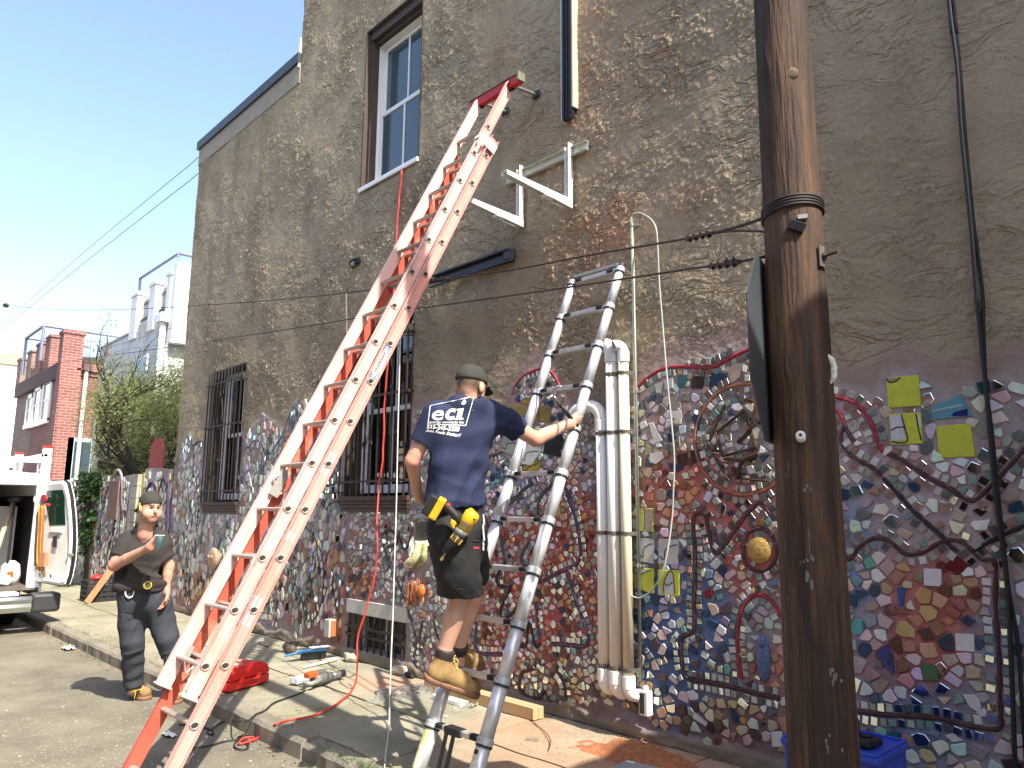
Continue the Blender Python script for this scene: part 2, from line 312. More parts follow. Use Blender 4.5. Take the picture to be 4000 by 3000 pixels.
# ---- raised mortar lines of the mosaic
MAR = (.075, .026, .028); RED = (.30, .025, .04); PUR = (.085, .05, .10); BLK = (.02, .018, .022); ORG = (.35, .07, .03)
def z1(s, ox, oy, pts): return [(ox+x*s, oy+y*s) for x, y in pts]
A_ = lambda p: z1(.5426, 2200, 1000, p); B_ = lambda p: z1(.5424, 2900, 1200, p); C_ = lambda p: z1(.6027, 2900, 2000, p); D_ = lambda p: z1(.6631, 2200, 1900, p)
E_ = lambda p: z1(.5425, 1900, 2500, p); F_ = lambda p: z1(.5425, 1500, 2050, p); G_ = lambda p: z1(.4822, 700, 1200, p); H_ = lambda p: z1(.6329, 1200, 1950, p); K_ = lambda p: z1(.4822, 400, 2200, p); N_ = lambda p: z1(.4219, 1500, 1400, p); Q_ = lambda p: z1(.2411, 1250, 2300, p)
LINES = [(RED, 20, A_([(535, 955), (600, 890), (700, 825), (800, 800), (900, 797), (1000, 805), (1100, 795), (1200, 740), (1330, 680), (1420, 660), (1500, 670)])),
 (RED, 20, B_([(560, 640), (640, 645), (750, 665), (850, 720), (920, 810), (960, 900), (990, 1000), (1030, 1050)])),
 (MAR, 19, B_([(1045, 1050), (1200, 1130), (1350, 1230), (1500, 1310), (1660, 1395), (1800, 1280), (1950, 1120), (2060, 1000)])),
 (RED, 16, B_([(600, 725), (645, 735), (700, 755), (738, 840)])), (MAR, 14, B_([(742, 850), (780, 925), (825, 985)])),
 (MAR, 17, B_([(738, 860), (715, 950), (760, 1040), (850, 1110), (950, 1160), (1010, 1220)])), (BLK, 17, B_([(1020, 1230), (1150, 1370), (1230, 1460), (1330, 1550), (1450, 1660), (1500, 1715), (1560, 1760)])),
 (MAR, 19, C_([(600, 0), (640, 170), (690, 310), (760, 230), (860, 170), (960, 190), (1060, 270), (1180, 260), (1300, 190), (1420, 190), (1500, 260), (1560, 310), (1640, 330), (1645, 600), (1665, 900), (1672, 1100), (1678, 1300), (1670, 1400), (1500, 1390), (1300, 1340), (1100, 1320), (900, 1310), (700, 1280)])),
 (BLK, 20, C_([(1500, 250), (1650, 170), (1850, 80)])),
 (MAR, 14, D_([(1100, 270), (1165, 245), (1225, 280), (1262, 360), (1245, 450), (1180, 495), (1110, 480), (1070, 410), (1072, 330), (1100, 270)])),
 (MAR, 17, D_([(1270, 220), (1200, 130), (1150, 100), (1060, 200), (960, 340), (905, 395), (870, 300), (850, 190), (810, 155), (775, 200), (785, 420), (780, 700), (780, 840), (740, 870), (700, 900), (705, 1000), (730, 1120), (850, 1150), (1000, 1180), (1150, 1220), (1300, 1250)])),
 (RED, 17, D_([(1060, 1150), (1040, 1000), (1035, 850), (1060, 720), (1120, 650), (1180, 640), (1250, 690), (1290, 770)])),
 (PUR, 12, D_([(20, 30), (70, 150), (100, 280), (112, 400), (80, 460), (0, 500), (-120, 560)])), (PUR, 12, D_([(30, 500), (70, 620), (110, 750), (150, 850), (155, 910), (130, 940), (0, 930), (-60, 925)])),
 (MAR, 14, E_([(375, 130), (350, 200), (270, 230), (250, 310), (260, 370), (320, 410), (390, 420), (430, 370), (460, 430), (520, 460), (580, 450), (580, 370), (560, 280), (510, 210)])),
 (BLK, 10, F_([(930, 200), (870, 290), (820, 380), (840, 440), (920, 450), (880, 530), (850, 620), (860, 680), (930, 640), (960, 600)])), (BLK, 11, F_([(915, 770), (960, 850), (1010, 875), (1040, 840), (1045, 760), (1060, 700), (1085, 820), (1110, 880), (1135, 850)])),
 (PUR, 10, F_([(1100, 540), (1120, 700), (1128, 800)])), (PUR, 10, F_([(1060, 105), (1000, 240), (1035, 310)])), (PUR, 10, F_([(850, 80), (870, 200), (880, 260)])), (PUR, 11, F_([(640, 690), (675, 720), (672, 890), (720, 925), (860, 930)])),
 (PUR, 11, F_([(5, 130), (20, 200), (90, 370), (160, 530), (190, 640), (230, 760), (240, 880), (230, 960), (255, 1040), (300, 1062)])), (MAR, 11, F_([(300, 670), (272, 780), (270, 880), (300, 960)])), (MAR, 11, F_([(370, 670), (380, 760), (410, 830)])),
 (RED, 10, N_([(1195, 330), (1230, 250), (1300, 165), (1400, 115), (1490, 90), (1560, 130), (1610, 200), (1650, 300)])),
 (PUR, 11, N_([(905, 990), (960, 930), (1050, 890), (1110, 860)])), (PUR, 10, N_([(1180, 1350), (1290, 1230), (1400, 1150)])), (PUR, 12, N_([(1440, 1480), (1440, 1350), (1500, 1240), (1600, 1160), (1700, 1220), (1760, 1350), (1800, 1500), (1820, 1659)])),
 (PUR, 11, G_([(490, 985), (530, 1070), (565, 1140), (620, 1080), (680, 1115), (720, 1205), (800, 1110), (860, 1010), (900, 880), (940, 820), (985, 860), (1010, 900)])), (PUR, 9, G_([(30, 1180), (70, 1060), (95, 1080), (120, 1120), (160, 1085), (205, 1095)])),
 (MAR, 9, G_([(1150, 1490), (1220, 1510), (1330, 1500), (1300, 1560), (1230, 1600), (1200, 1640)])), (MAR, 9, G_([(1200, 1440), (1270, 1430), (1290, 1370), (1270, 1330)])),
 (PUR, 9, H_([(0, 175), (45, 230), (95, 330), (110, 450), (100, 620), (65, 730), (15, 750)])), (MAR, 9, H_([(10, 365), (50, 355), (62, 420), (22, 470), (38, 550), (5, 600)])),
 (MAR, 9, H_([(230, 520), (190, 460), (165, 500), (175, 580), (190, 690)])), (MAR, 9, H_([(470, 230), (500, 190), (555, 215), (560, 275), (495, 310), (530, 430), (560, 500)])), (MAR, 9, H_([(575, 190), (580, 250), (610, 310), (640, 260), (650, 180)])),
 (RED, 9, K_([(1240, 390), (1330, 405), (1390, 420), (1420, 550), (1435, 600)])), (MAR, 9, K_([(1480, 0), (1530, 60), (1600, 40), (1560, 210), (1620, 290), (1660, 430), (1700, 480), (1750, 420), (1800, 300), (1830, 200)])), (MAR, 9, K_([(1290, 200), (1340, 260), (1320, 330), (1400, 300)])),
 (MAR, 9, [(735, 1900), (760, 1860), (775, 1900), (780, 1990), (770, 2080)]), (PUR, 9, [(722, 2080), (735, 2200), (730, 2320), (745, 2370)]), (MAR, 8, [(840, 2120), (860, 2180), (850, 2260), (880, 2300)]), (BLK, 8, [(1010, 2010), (1050, 2040), (1090, 2010), (1120, 2060)]), (MAR, 9, [(985, 2080), (1010, 2160), (990, 2230), (1030, 2300), (1010, 2380)])]
line_pts = []
for col, wpx, pts in LINES:
    s = [p for p in spline([np.array([*p, 0.]) for p in pts], 5)]
    P = [W(p[0], p[1]) for p in s]; line_pts.append((P, col, wpx))
# ring mosaic circle behind the sign, done with its own line
ring_c = W(2905, 1715); RR = (.34)
ringP = [np.array([ring_c[0]+RR*math.cos(t), 0, ring_c[2]+RR*math.sin(t)]) for t in np.linspace(0, 2*math.pi, 33)]
line_pts.append((ringP, (.33, .12, .07), 12))
linemats = {}
def inop(x, z, m=.02): return any(o[0]-m < x < o[1]+m and o[2]-m < z < o[3]+m for o in OPN.values())
LS = []                                        # blocking sites
borders = []
for P, col, wpx in line_pts:
    key = tuple(col)
    if key not in linemats: linemats[key] = pm('mortar_line_%d' % len(linemats), col, .7, var=.35, vs=30, bump=.6, bs=120)
    Zd = PR(P[len(P)//2])[2]; hw = .84*wpx*Zd/FPX/2; hw = min(max(hw, .011), .022)
    vs, fs = [], []
    for i, p in enumerate(P):
        t = P[min(i+1, len(P)-1)]-P[max(i-1, 0)]; t = nrm([t[0], 0, t[2]]); n_ = np.array([-t[2], 0, t[0]]); w_ = hw*(1+.2*math.sin(i*1.7)); y0 = -.012
        for q, yy in ((-1, .004), (-.75, -.006), (0, -.010), (.75, -.006), (1, .004)): vs.append((p[0]+n_[0]*w_*q, y0+yy, p[2]+n_[2]*w_*q))
    for i in range(len(P)-1):
        if inop(P[i][0], P[i][2]): continue
        for k in range(4): fs.append((i*5+k, i*5+k+1, (i+1)*5+k+1, (i+1)*5+k))
    if fs:
        mb = MB(); mb.add(vs, fs); mb.build('mortar_line', linemats[key], wall, smooth=True)
    # border tiles and blocking sites
    acc = 0; last = P[0]; d0 = 0
    sp = .044 if Zd < 5 else .048
    for i in range(1, len(P)):
        seg = P[i]-P[i-1]; L_ = np.linalg.norm(seg); k = 0
        while acc+L_ >= (k+1)*sp - 0:
            s_ = (k+1)*sp-acc; q = P[i-1]+seg*(s_/max(L_, 1e-6)); t = nrm(seg); n_ = np.array([-t[2], 0, t[0]])
            LS.append((q[0], q[2]))
            for sg in (-1, 1):
                if random.random() < .96: borders.append((q+n_*sg*(hw+.025), t, sp))
            k += 1
        acc = acc+L_-k*sp
# ============================================================ broken tiles
# hand-placed tiles: (colour, [(px,py) corners], marks)
YEL = (.50, .52, .06); PALE = (.50, .50, .46)
SPECIAL = [(YEL, B_([(1043, 512), (1278, 490), (1295, 712), (1058, 728)]), 'y1'), (YEL, B_([(1062, 770), (1297, 762), (1308, 985), (1078, 992)]), 'y2'), (YEL, B_([(1402, 860), (1655, 838), (1685, 1078), (1425, 1088)]), 'y3'),
 ((.10, .27, .33), B_([(1368, 722), (1585, 630), (1665, 785), (1370, 815)]), 'w'), ((.45, .46, .10), D_([(445, 128), (540, 130), (540, 268), (445, 262)]), 'g'), (PALE, D_([(455, 300), (545, 310), (541, 455), (455, 440)]), 'p'), (PALE, D_([(570, 308), (690, 315), (685, 462), (568, 455)]), 'p'),
 (YEL, D_([(430, 480), (545, 485), (545, 632), (430, 600)]), 'p2'), (YEL, D_([(568, 490), (695, 495), (695, 648), (568, 640)]), 'p3'), ((.62, .58, .60), C_([(1182, 365), (1298, 368), (1300, 482), (1185, 475)]), ''), ((.62, .58, .60), C_([(1386, 785), (1508, 788), (1512, 905), (1390, 895)]), ''),
 ((.13, .012, .015), C_([(1312, 352), (1392, 276), (1480, 350), (1400, 405)]), ''), ((.025, .03, .17), C_([(865, 915), (945, 855), (985, 930), (992, 1050), (930, 1000)]), 'b'), ((.10, .33, .30), C_([(693, 740), (740, 690), (795, 700), (785, 790), (735, 795)]), ''), ((.05, .13, .05), C_([(1172, 980), (1240, 982), (1285, 1040), (1280, 1090), (1180, 1085)]), ''),
 ((.03, .09, .28), C_([(1012, 490), (1062, 490), (1048, 615), (1025, 615)]), ''), ((.62, .60, .56), C_([(1435, 1178), (1548, 1185), (1555, 1305), (1480, 1260)]), ''), ((.02, .05, .09), A_([(1065, 848), (1140, 838), (1188, 865), (1125, 925), (1068, 960)]), ''), ((.05, .15, .15), A_([(835, 865), (910, 862), (905, 948), (832, 945)]), ''),
 ((.045, .025, .02), A_([(938, 865), (1022, 865), (1015, 958), (932, 955)]), ''), ((.045, .025, .02), A_([(925, 1405), (1000, 1385), (1020, 1465), (940, 1495)]), ''), ((.045, .025, .02), A_([(825, 1435), (900, 1415), (912, 1500), (838, 1520)]), ''), ((.02, .05, .10), A_([(938, 1150), (1008, 1135), (975, 1300)]), ''),
 ((.42, .33, .26), A_([(1185, 800), (1305, 765), (1280, 880), (1220, 918)]), ''), ((.60, .60, .58), A_([(628, 1205), (660, 1200), (725, 1330), (672, 1355)]), ''), ((.26, .24, .21), A_([(765, 1050), (838, 990), (862, 1100), (790, 1120)]), ''), ((.60, .58, .55), A_([(780, 1120), (862, 1110), (875, 1165), (800, 1172)]), ''),
 ((.60, .58, .56), A_([(635, 1420), (720, 1412), (742, 1450), (680, 1498), (635, 1485)]), ''), ((.02, .05, .10), A_([(550, 1080), (585, 1035), (605, 1110)]), ''), ((.55, .53, .50), A_([(670, 925), (735, 900), (715, 990), (680, 985)]), ''), ((.55, .55, .52), A_([(735, 895), (800, 880), (805, 950), (745, 965)]), ''),
 ((.24, .18, .06), N_([(1165, 425), (1560, 462), (1552, 600), (1165, 500)]), 'm'), ((.34, .22, .05), N_([(1290, 390), (1360, 370), (1362, 430), (1290, 410)]), ''),
 ((.34, .35, .28), N_([(1110, 720), (1250, 760), (1230, 900), (1100, 860)]), 'p'), ((.38, .30, .05), N_([(1300, 1000), (1460, 950), (1455, 1050), (1290, 1050)]), 'p'), ((.6, .6, .57), N_([(1270, 780), (1480, 840), (1380, 990), (1290, 980)]), 'p'), ((.025, .03, .03), N_([(1510, 745), (1680, 700), (1645, 915), (1490, 880)]), ''),
 ((.62, .60, .55), D_([(1230, 1440), (1300, 1440), (1296, 1530), (1240, 1532)]), ''), ((.55, .53, .47), D_([(775, 1320), (860, 1395), (855, 1415), (770, 1360)]), ''), ((.015, .045, .08), D_([(990, 1280), (1065, 1395), (1010, 1380)]), ''), ((.15, .33, .30), D_([(905, 640), (945, 625), (950, 660), (920, 668)]), ''), ((.2, .015, .02), D_([(838, 618), (880, 598), (890, 640), (850, 660)]), ''),
 ((.10, .20, .28), D_([(1220, 560), (1275, 540), (1275, 580), (1220, 585)]), ''), ((.55, .42, .42), D_([(955, 520), (1010, 485), (1030, 510), (975, 555)]), '')]
specs = []
for col, pts, mark in SPECIAL:
    P = [W(p[0], p[1]) for p in pts]; specs.append((col, [(p[0], p[2]) for p in P], mark))
def inpoly(x, z, poly):
    c = False; n = len(poly)
    for i in range(n):
        x1, y1 = poly[i]; x2, y2 = poly[i-1]
        if (y1 > z) != (y2 > z) and x < (x2-x1)*(z-y1)/(y2-y1)+x1: c = not c
    return c
tile_m = pm('glazed_tile', (1, 1, 1), .16, var=.14, vs=25, attr='Col', bump=.12, bs=40, bd=.006)
matte_tile_m = pm('matt_tile', (1, 1, 1), .5, var=.2, vs=30, attr='Col', bump=.3, bs=90, bd=.004)
mirror_m = pm('mirror_piece', (.72, .78, .74), .06, metal=1., var=.15, vs=20, bump=.05, bs=30, bd=.004)
PAL = {'red': [(.48, .36, .28), (.40, .18, .11), (.55, .50, .44), (.10, .04, .025), (.34, .22, .15), (.44, .27, .2), (.60, .56, .52), (.20, .08, .05), (.30, .11, .08), (.02, .04, .08), (.5, .3, .12)],
       'blue': [(.02, .045, .09), (.62, .58, .54), (.58, .52, .46), (.46, .36, .33), (.22, .24, .26), (.08, .06, .06), (.55, .40, .34), (.60, .58, .54), (.03, .07, .13), (.14, .14, .15), (.16, .3, .3), (.28, .2, .13)],
       'grey': [(.64, .63, .60), (.62, .60, .54), (.60, .59, .56), (.36, .34, .31), (.30, .24, .19), (.02, .05, .09), (.55, .50, .46), (.26, .27, .26), (.62, .62, .6), (.10, .12, .12), (.42, .33, .25), (.5, .44, .44)],
       'brown': [(.34, .22, .13), (.10, .06, .045), (.50, .42, .32), (.42, .30, .17), (.05, .03, .03), (.56, .53, .47), (.40, .22, .12), (.46, .40, .28)],
       'left': [(.64, .62, .56), (.60, .57, .50), (.46, .43, .38), (.36, .33, .30), (.62, .60, .54), (.30, .27, .25), (.40, .36, .33), (.22, .22, .22), (.30, .18, .14), (.50, .46, .38), (.08, .10, .12), (.36, .16, .11), (.28, .32, .30)]}
def palette(px, py, x, z, garden=False):
    if garden: return 'left'
    if z < .33 and x > -4.6: return 'brown'
    g = grout(np.array([px]), np.array([py]))[0]
    if px < 1900: return 'red' if g[0] > g[2]*1.7 else 'left'
    if g[0] > g[2]*1.9: return 'red'
    if g[2] > g[0]*1.15: return 'blue'
    return 'grey'
class Hash:
    def __init__(s, c=.12): s.c = c; s.d = {}
    def add(s, x, z, i): s.d.setdefault((int(x//s.c), int(z//s.c)), []).append((x, z, i))
    def near(s, x, z, r):
        k = int(r/s.c)+1; cx, cz = int(x//s.c), int(z//s.c)
        for i in range(cx-k, cx+k+1):
            for j in range(cz-k, cz+k+1):
                for q in s.d.get((i, j), ()):
                    if (q[0]-x)**2+(q[1]-z)**2 < r*r: yield q
def clip(poly, nx_, nz_, d):
    out = []; n = len(poly)
    for i in range(n):
        a, b = poly[i], poly[(i+1) % n]; da = a[0]*nx_+a[1]*nz_-d; db = b[0]*nx_+b[1]*nz_-d
        if da <= 0: out.append(a)
        if (da < 0) != (db < 0) and abs(da-db) > 1e-12:
            t = da/(da-db); out.append((a[0]+(b[0]-a[0])*t, a[1]+(b[1]-a[1])*t))
    return out
def area(p): return abs(sum(p[i-1][0]*p[i][1]-p[i][0]*p[i-1][1] for i in range(len(p))))/2
def mosaic(owner, region, rfun, bord, block, spec, yfun, palf, ywall=0., garden=False, seed=1, sz=1., emit=True, pre=()):
    reg0, yf0, pf0, rf0 = region, yfun, palf, rfun
    if sz != 1.:
        region = lambda x, z, m: (lambda q: (q[0], q[1], q[2]/sz, q[3]/sz))(reg0(None, None, None)) if x is None else reg0(x, z*sz, m)
        rfun = lambda x, z: rf0(x, z*sz); block = [(x, z/sz) for x, z in block]; spec = [(c, [(x, z/sz) for x, z in p], m) for c, p, m in spec]; bord = [(np.array([p[0], 0, p[2]/sz]), t, s_) for p, t, s_ in bord]
    rnd = random.Random(seed); H_ = Hash(.12); tiles = []; idx = 0
    for x, z in block: H_.add(x, z, -1)
    for col, poly, mark in spec:
        tiles.append([poly, col, 'special', mark]); n = len(poly); c = (sum(p[0] for p in poly)/n, sum(p[1] for p in poly)/n)
        for i in range(n):
            a, b_ = poly[i-1], poly[i]; L_ = math.dist(a, b_); k = max(1, int(L_/.035))
            for j in range(k):
                t = (j+.5)/k; q = (a[0]+(b_[0]-a[0])*t, a[1]+(b_[1]-a[1])*t); dv = (c[0]-q[0], c[1]-q[1]); l = math.hypot(*dv) or 1
                H_.add(q[0]+dv[0]/l*.03, q[1]+dv[1]/l*.03, -2)
    for p, t, sp in bord:
        x, z = p[0], p[2]
        if not region(x, z, .02) or any(True for q in H_.near(x, z, .031) if q[2] >= -2 and (q[2] != -1 or math.hypot(q[0]-x, q[1]-z) < .02)) or any(inpoly(x, z, s[1]) for s in spec): continue
        hw_, hh = sp*.5-.004-rnd.random()*.004, .016+rnd.random()*.005; a = rnd.uniform(-.18, .18); ca, sa = math.cos(a), math.sin(a); tx, tz = t[0]*ca-t[2]*sa, t[0]*sa+t[2]*ca
        poly = [(x+tx*hw_*i-tz*hh*j, z+tz*hw_*i+tx*hh*j) for i, j in ((-1, -1), (1, -1), (1, 1), (-1, 1))]
        r_ = rnd.random(); col = (.4, .42, .36) if r_ < .5 else rnd.choice([(.55, .54, .5), (.08, .09, .09), (.3, .3, .24), (.15, .24, .22)])
        tiles.append([poly, col, 'mirror' if r_ < .42 else 'tile', '']); H_.add(x, z, 1)
    x0, x1, z0, z1 = region(None, None, None); sites = []
    n_try = int((x1-x0)*(z1-z0)/.00055)
    for _ in range(n_try):
        x = rnd.uniform(x0, x1); z = rnd.uniform(z0, z1)
        if not region(x, z, .015): continue
        r_ = rfun(x, z)*(.52+.62*rnd.random())
        if any(True for q in H_.near(x, z, r_) if (q[2] > 1 or math.hypot(q[0]-x, q[1]-z) < r_*.62)): continue
        if any(inpoly(x, z, s[1]) for s in spec): continue
        H_.add(x, z, 2); sites.append((x, z, r_))
    for x, z, r_ in sites:
        if rnd.random() < .015: continue
        R_ = r_*rnd.uniform(.74, 1.15); k = rnd.choice([4, 4, 4, 4, 3, 5]); a0 = rnd.random()*6.28; asp = rnd.uniform(.65, 1.0)
        poly = [(x+R_*math.cos(a0+6.283*i/k+rnd.uniform(-.4, .4)), z+R_*asp*math.sin(a0+6.283*i/k+rnd.uniform(-.25, .25))*1.0) for i in range(k)]
        if area(poly) <= 0: continue
        if sum(poly[i-1][0]*poly[i][1]-poly[i][0]*poly[i-1][1] for i in range(k)) < 0: poly = poly[::-1]
        nb_ = sorted(H_.near(x, z, r_*2.4), key=lambda q: math.hypot(q[0]-x, q[1]-z))
        for q in nb_:
            dx, dz = q[0]-x, q[1]-z; d = math.hypot(dx, dz)
            if d < 1e-5: continue
            dx /= d; dz /= d; gap = .0035+rnd.random()*.003 if q[2] > 0 else .008; f_ = .5 if q[2] > 1 else .52
            poly = clip(poly, dx, dz, x*dx+z*dz+d*f_-gap)
            if len(poly) < 3: break
        if len(poly) < 3: continue
        A = area(poly)
        if A < .00022: continue
        # drop near-duplicate corners
        pp = [poly[i] for i in range(len(poly)) if math.dist(poly[i], poly[i-1]) > .004]
        if len(pp) < 3 or not all(region(q[0], q[1], -.01) for q in pp): continue
        px, py, Zq = PR((x, ywall, z*sz)); pal = PAL[palf(px, py, x, z*sz)]
        col = pal[min(int(rnd.random()**1.15*len(pal)), len(pal)-1)]; col = tuple(min(.7, c*rnd.uniform(.8, 1.2)) for c in col)
        kind = 'mirror' if rnd.random() < (.10 if x > -4.5 else .08) else ('matt' if rnd.random() < .3 else 'tile')
        tiles.append([pp, col, kind, ''])
    # solid tiles
    out = list(pre)
    for poly, col, kind, mark in tiles:
        poly = [(x, z*sz) for x, z in poly]
        cx = sum(p[0] for p in poly)/len(poly); cz = sum(p[1] for p in poly)/len(poly); tx, tz = rnd.gauss(0, .03), rnd.gauss(0, .03)
        if kind == 'mirror': tx *= 1.6; tz *= 1.6
        if kind == 'special': tx *= .3; tz *= .3
        yb = yfun(cx, cz); th = .006+rnd.random()*.006
        if sum(poly[i-1][0]*poly[i][1]-poly[i][0]*poly[i-1][1] for i in range(len(poly))) < 0: poly = poly[::-1]
        n = len(poly); fr, bk, bv = [], [], []
        for x, z in poly:
            yy = yb-th+(x-cx)*tx+(z-cz)*tz; s_ = .90 if kind != 'special' else .97
            fr.append((cx+(x-cx)*s_, yy-.0015, cz+(z-cz)*s_)); bv.append((x, yy+.0005, z)); bk.append((x, yb+.006, z))
        vs = fr+bv+bk; fs = [tuple(range(n))]+[((i+1) % n, i, n+i, n+(i+1) % n) for i in range(n)]+[(n+(i+1) % n, n+i, 2*n+i, 2*n+(i+1) % n) for i in range(n)]
        px, py, Zq = PR((cx, ywall, cz)); inv = 0 < px < 4000 and 0 < py < 3000
        pxa = area([PR((q[0], ywall, q[1]))[:2] for q in poly]) if inv else 0
        out.append((pxa, vs, fs, col, kind, mark, poly, yb-th))
    if not emit: return out
    out.sort(key=lambda t: -t[0])
    mm = {'tile': tile_m, 'matt': matte_tile_m, 'mirror': mirror_m, 'special': tile_m}
    rest = {}
    for i, (pxa, vs, fs, col, kind, mark, poly, yt) in enumerate(out):
        if i < 300:
            me = bpy.data.meshes.new('tile'); me.from_pydata(vs, [], fs); setcol(me, [col]*len(vs)); o = link('tile', me, mm[kind], owner)
            if mark: decorate(me, mark, poly, yt, o)
        else: rest.setdefault(mm[kind].name, []).append((vs, fs, col))
    allv, allf, cols, mi = [], [], [], []; names = list(rest)
    for k, nme in enumerate(names):
        for vs, fs, col in rest[nme]:
            n = len(allv); allv += vs; allf += [tuple(i+n for i in f) for f in fs]; cols += [col]*len(vs); mi += [k]*len(fs)
    if allv:
        me = bpy.data.meshes.new('small_tiles'); me.from_pydata(allv, [], allf); setcol(me, cols); o = link('small_tiles', me, None, owner)
        for nme in names: me.materials.append(MATS[nme])
        me.polygons.foreach_set('material_index', mi); o['kind'] = 'stuff'
    print('tiles', len(out))
def decorate(me, mark, poly, yt, o):
    """glaze strokes baked on a hand-painted tile, as slightly raised strokes of glaze"""
    n = len(poly)
    if n < 4 or mark not in ('y1', 'y2', 'p', 'p2', 'p3', 'b', 'w', 'g', 'm'): return
    def uv(u, v):
        a, b_, c, d = poly[0], poly[1], poly[2], poly[3]
        return ((a[0]*(1-u)+b_[0]*u)*(1-v)+(d[0]*(1-u)+c[0]*u)*v, (a[1]*(1-u)+b_[1]*u)*(1-v)+(d[1]*(1-u)+c[1]*u)*v)
    sh, st = [], []
    S_ = {'y1': ([[(.02, .98), (.1, .85), (.3, .86), (.45, .97)]], [((.35, .27, .2), [(.05, .97), (.12, .88), (.3, .9), (.4, .97)])]),
          'y2': ([[(.05, .1), (.3, .05), (.55, .12), (.5, .45), (.45, .7), (.4, .97)], [(.03, .45), (.25, .55), (.5, .55)], [(.97, .1), (.9, .5), (.85, .97)]], [((.5, .52, .54), [(.04, .12), (.5, .15), (.45, .5), (.4, .95), (.04, .95)]), ((.5, .52, .5), [(.94, .5), (.98, .5), (.98, .96), (.88, .96)])]),
          'p': ([[(.05, .3), (.3, .2), (.35, .55), (.7, .75), (.95, .8)]], []), 'p2': ([[(.03, .75), (.3, .7), (.6, .85), (.9, .97)]], [((.5, .5, .46), [(.03, .78), (.35, .75), (.8, .96), (.03, .96)])]),
          'p3': ([[(.3, .1), (.3, .5), (.5, .9), (.7, .9), (.8, .1)], [(.3, .5), (.5, .4), (.7, .55)]], [((.5, .5, .47), [(.3, .05), (.8, .05), (.7, .88), (.52, .88), (.3, .5)]), ((.5, .5, .47), [(.03, .05), (.22, .05), (.1, .4), (.03, .4)])]),
          'b': ([[(.4, .2), (.6, .3), (.7, .7), (.5, .8), (.35, .5), (.4, .2)]], [((.005, .005, .02), [(.42, .24), (.58, .32), (.66, .68), (.5, .76), (.38, .5)])]), 'w': ([], [((.012, .02, .12), [(.5, .1), (.9, .02), (.98, .35), (.6, .3)]), ((.3, .4, .4), [(.02, .6), (.9, .5), (.9, .6), (.02, .75)])]),
          'g': ([[(.45, .02), (.5, .5), (.47, .98)]], [((.30, .27, .22), [(.5, .02), (.97, .03), (.97, .97), (.52, .96)])]), 'm': ([[(.2, .1), (.22, .9)], [(.75, .1), (.72, .9)]], [])}[mark]
    for col, pg in S_[1]:
        me2 = bpy.data.meshes.new('glaze'); q = [uv(*p) for p in pg]; me2.from_pydata([(a, yt-.0026, c) for a, c in q], [], [tuple(range(len(q)))]); sh.append((me2, col))
    for ln in S_[0]:
        P = spline([np.array([*uv(*p), 0.]) for p in ln], 5); vs, fs = [], []
        for i, p in enumerate(P):
            t = nrm(P[min(i+1, len(P)-1)]-P[max(i-1, 0)])*.0035; vs += [(p[0]-t[1], yt-.0030, p[1]+t[0]), (p[0]+t[1], yt-.0030, p[1]-t[0])]
        fs = [(i*2, i*2+1, i*2+3, i*2+2) for i in range(len(P)-1)]; me2 = bpy.data.meshes.new('glaze'); me2.from_pydata(vs, [], fs); sh.append((me2, (.012, .02, .06)))
    # merge into the tile mesh itself (the third level is the last one)
    bm = bmesh.new(); bm.from_mesh(me); cl = bm.verts.layers.float_color['Col']; off = world_loc(o.parent)
    for me2, col in sh:
        vm = [bm.verts.new(Vector(v.co)-off) for v in me2.vertices]
        for v in vm: v[cl] = (*col, 1)
        for p in me2.polygons:
            try: bm.faces.new([vm[i] for i in p.vertices])
            except ValueError: pass
        bpy.data.meshes.remove(me2)
    bm.to_mesh(me); bm.free()
def region_main(x, z, m):
    if x is None: return (BX0+.02, -.3, .07, 3.2)
    return BX0+.02 < x < -.3 and .085+.03*math.sin(x*5) < z < float(ztop(x))-m and not inop(x, z, .03) and not sculpt_hit(x, z)
_face = W(1640, 2170); _arch = W(2110, 1700)
def sculpt_hit(x, z): return math.hypot(x-_face[0], (z-_face[2])) < .17
def rf(x, z): return .080 if x > -2.2 else (.068 if x > -3.3 else (.055 if x > -5.2 else (.066 if x > -7 else .085)))
def in_ring(x, z): return math.hypot(x-ring_c[0], z-ring_c[2]) < RR-.02
_ringb = [(np.array([ring_c[0]+RR*.86*math.cos(t), 0, ring_c[2]+RR*.86*math.sin(t)]), np.array([-math.sin(t), 0, math.cos(t)]), .055) for t in np.linspace(0, 6.28, 34)[:-1]]
_ringb += [(np.array([ring_c[0]+RR*.72*math.cos(t), 0, ring_c[2]+RR*.72*math.sin(t)]), np.array([-math.sin(t), 0, math.cos(t)]), .05) for t in np.linspace(0, 6.28, 30)[:-1]]
_gold = W(2972, 2149); _ob = W(2989, 2570)
_gb = [(_gold[0]+.07*math.cos(t), _gold[2]+.07*math.sin(t)) for t in np.linspace(0, 6.28, 9)[:-1]]+[(_gold[0], _gold[2])]+[(_ob[0]+.03*math.cos(t), _ob[2]+.12*math.sin(t)) for t in np.linspace(0, 6.28, 9)[:-1]]
XL_ = -6.9
def reg_l(x, z, m):
    if x is None: return (BX0+.02, XL_, .07, 3.2)
    return x < XL_ and region_main(x, z, m)
def reg_r(x, z, m):
    if x is None: return (XL_, -.3, .07, 3.2)
    return x >= XL_ and region_main(x, z, m)
_pre = mosaic(wall, reg_l, rf, [b for b in borders if b[0][0] < XL_], [q for q in LS if q[0] < XL_+.2], [], wallY, palette, seed=4, sz=1.75, emit=False)
mosaic(wall, reg_r, rf, [b for b in borders if b[0][0] >= XL_]+_ringb, LS+_gb, specs, wallY, palette, seed=3, pre=_pre)
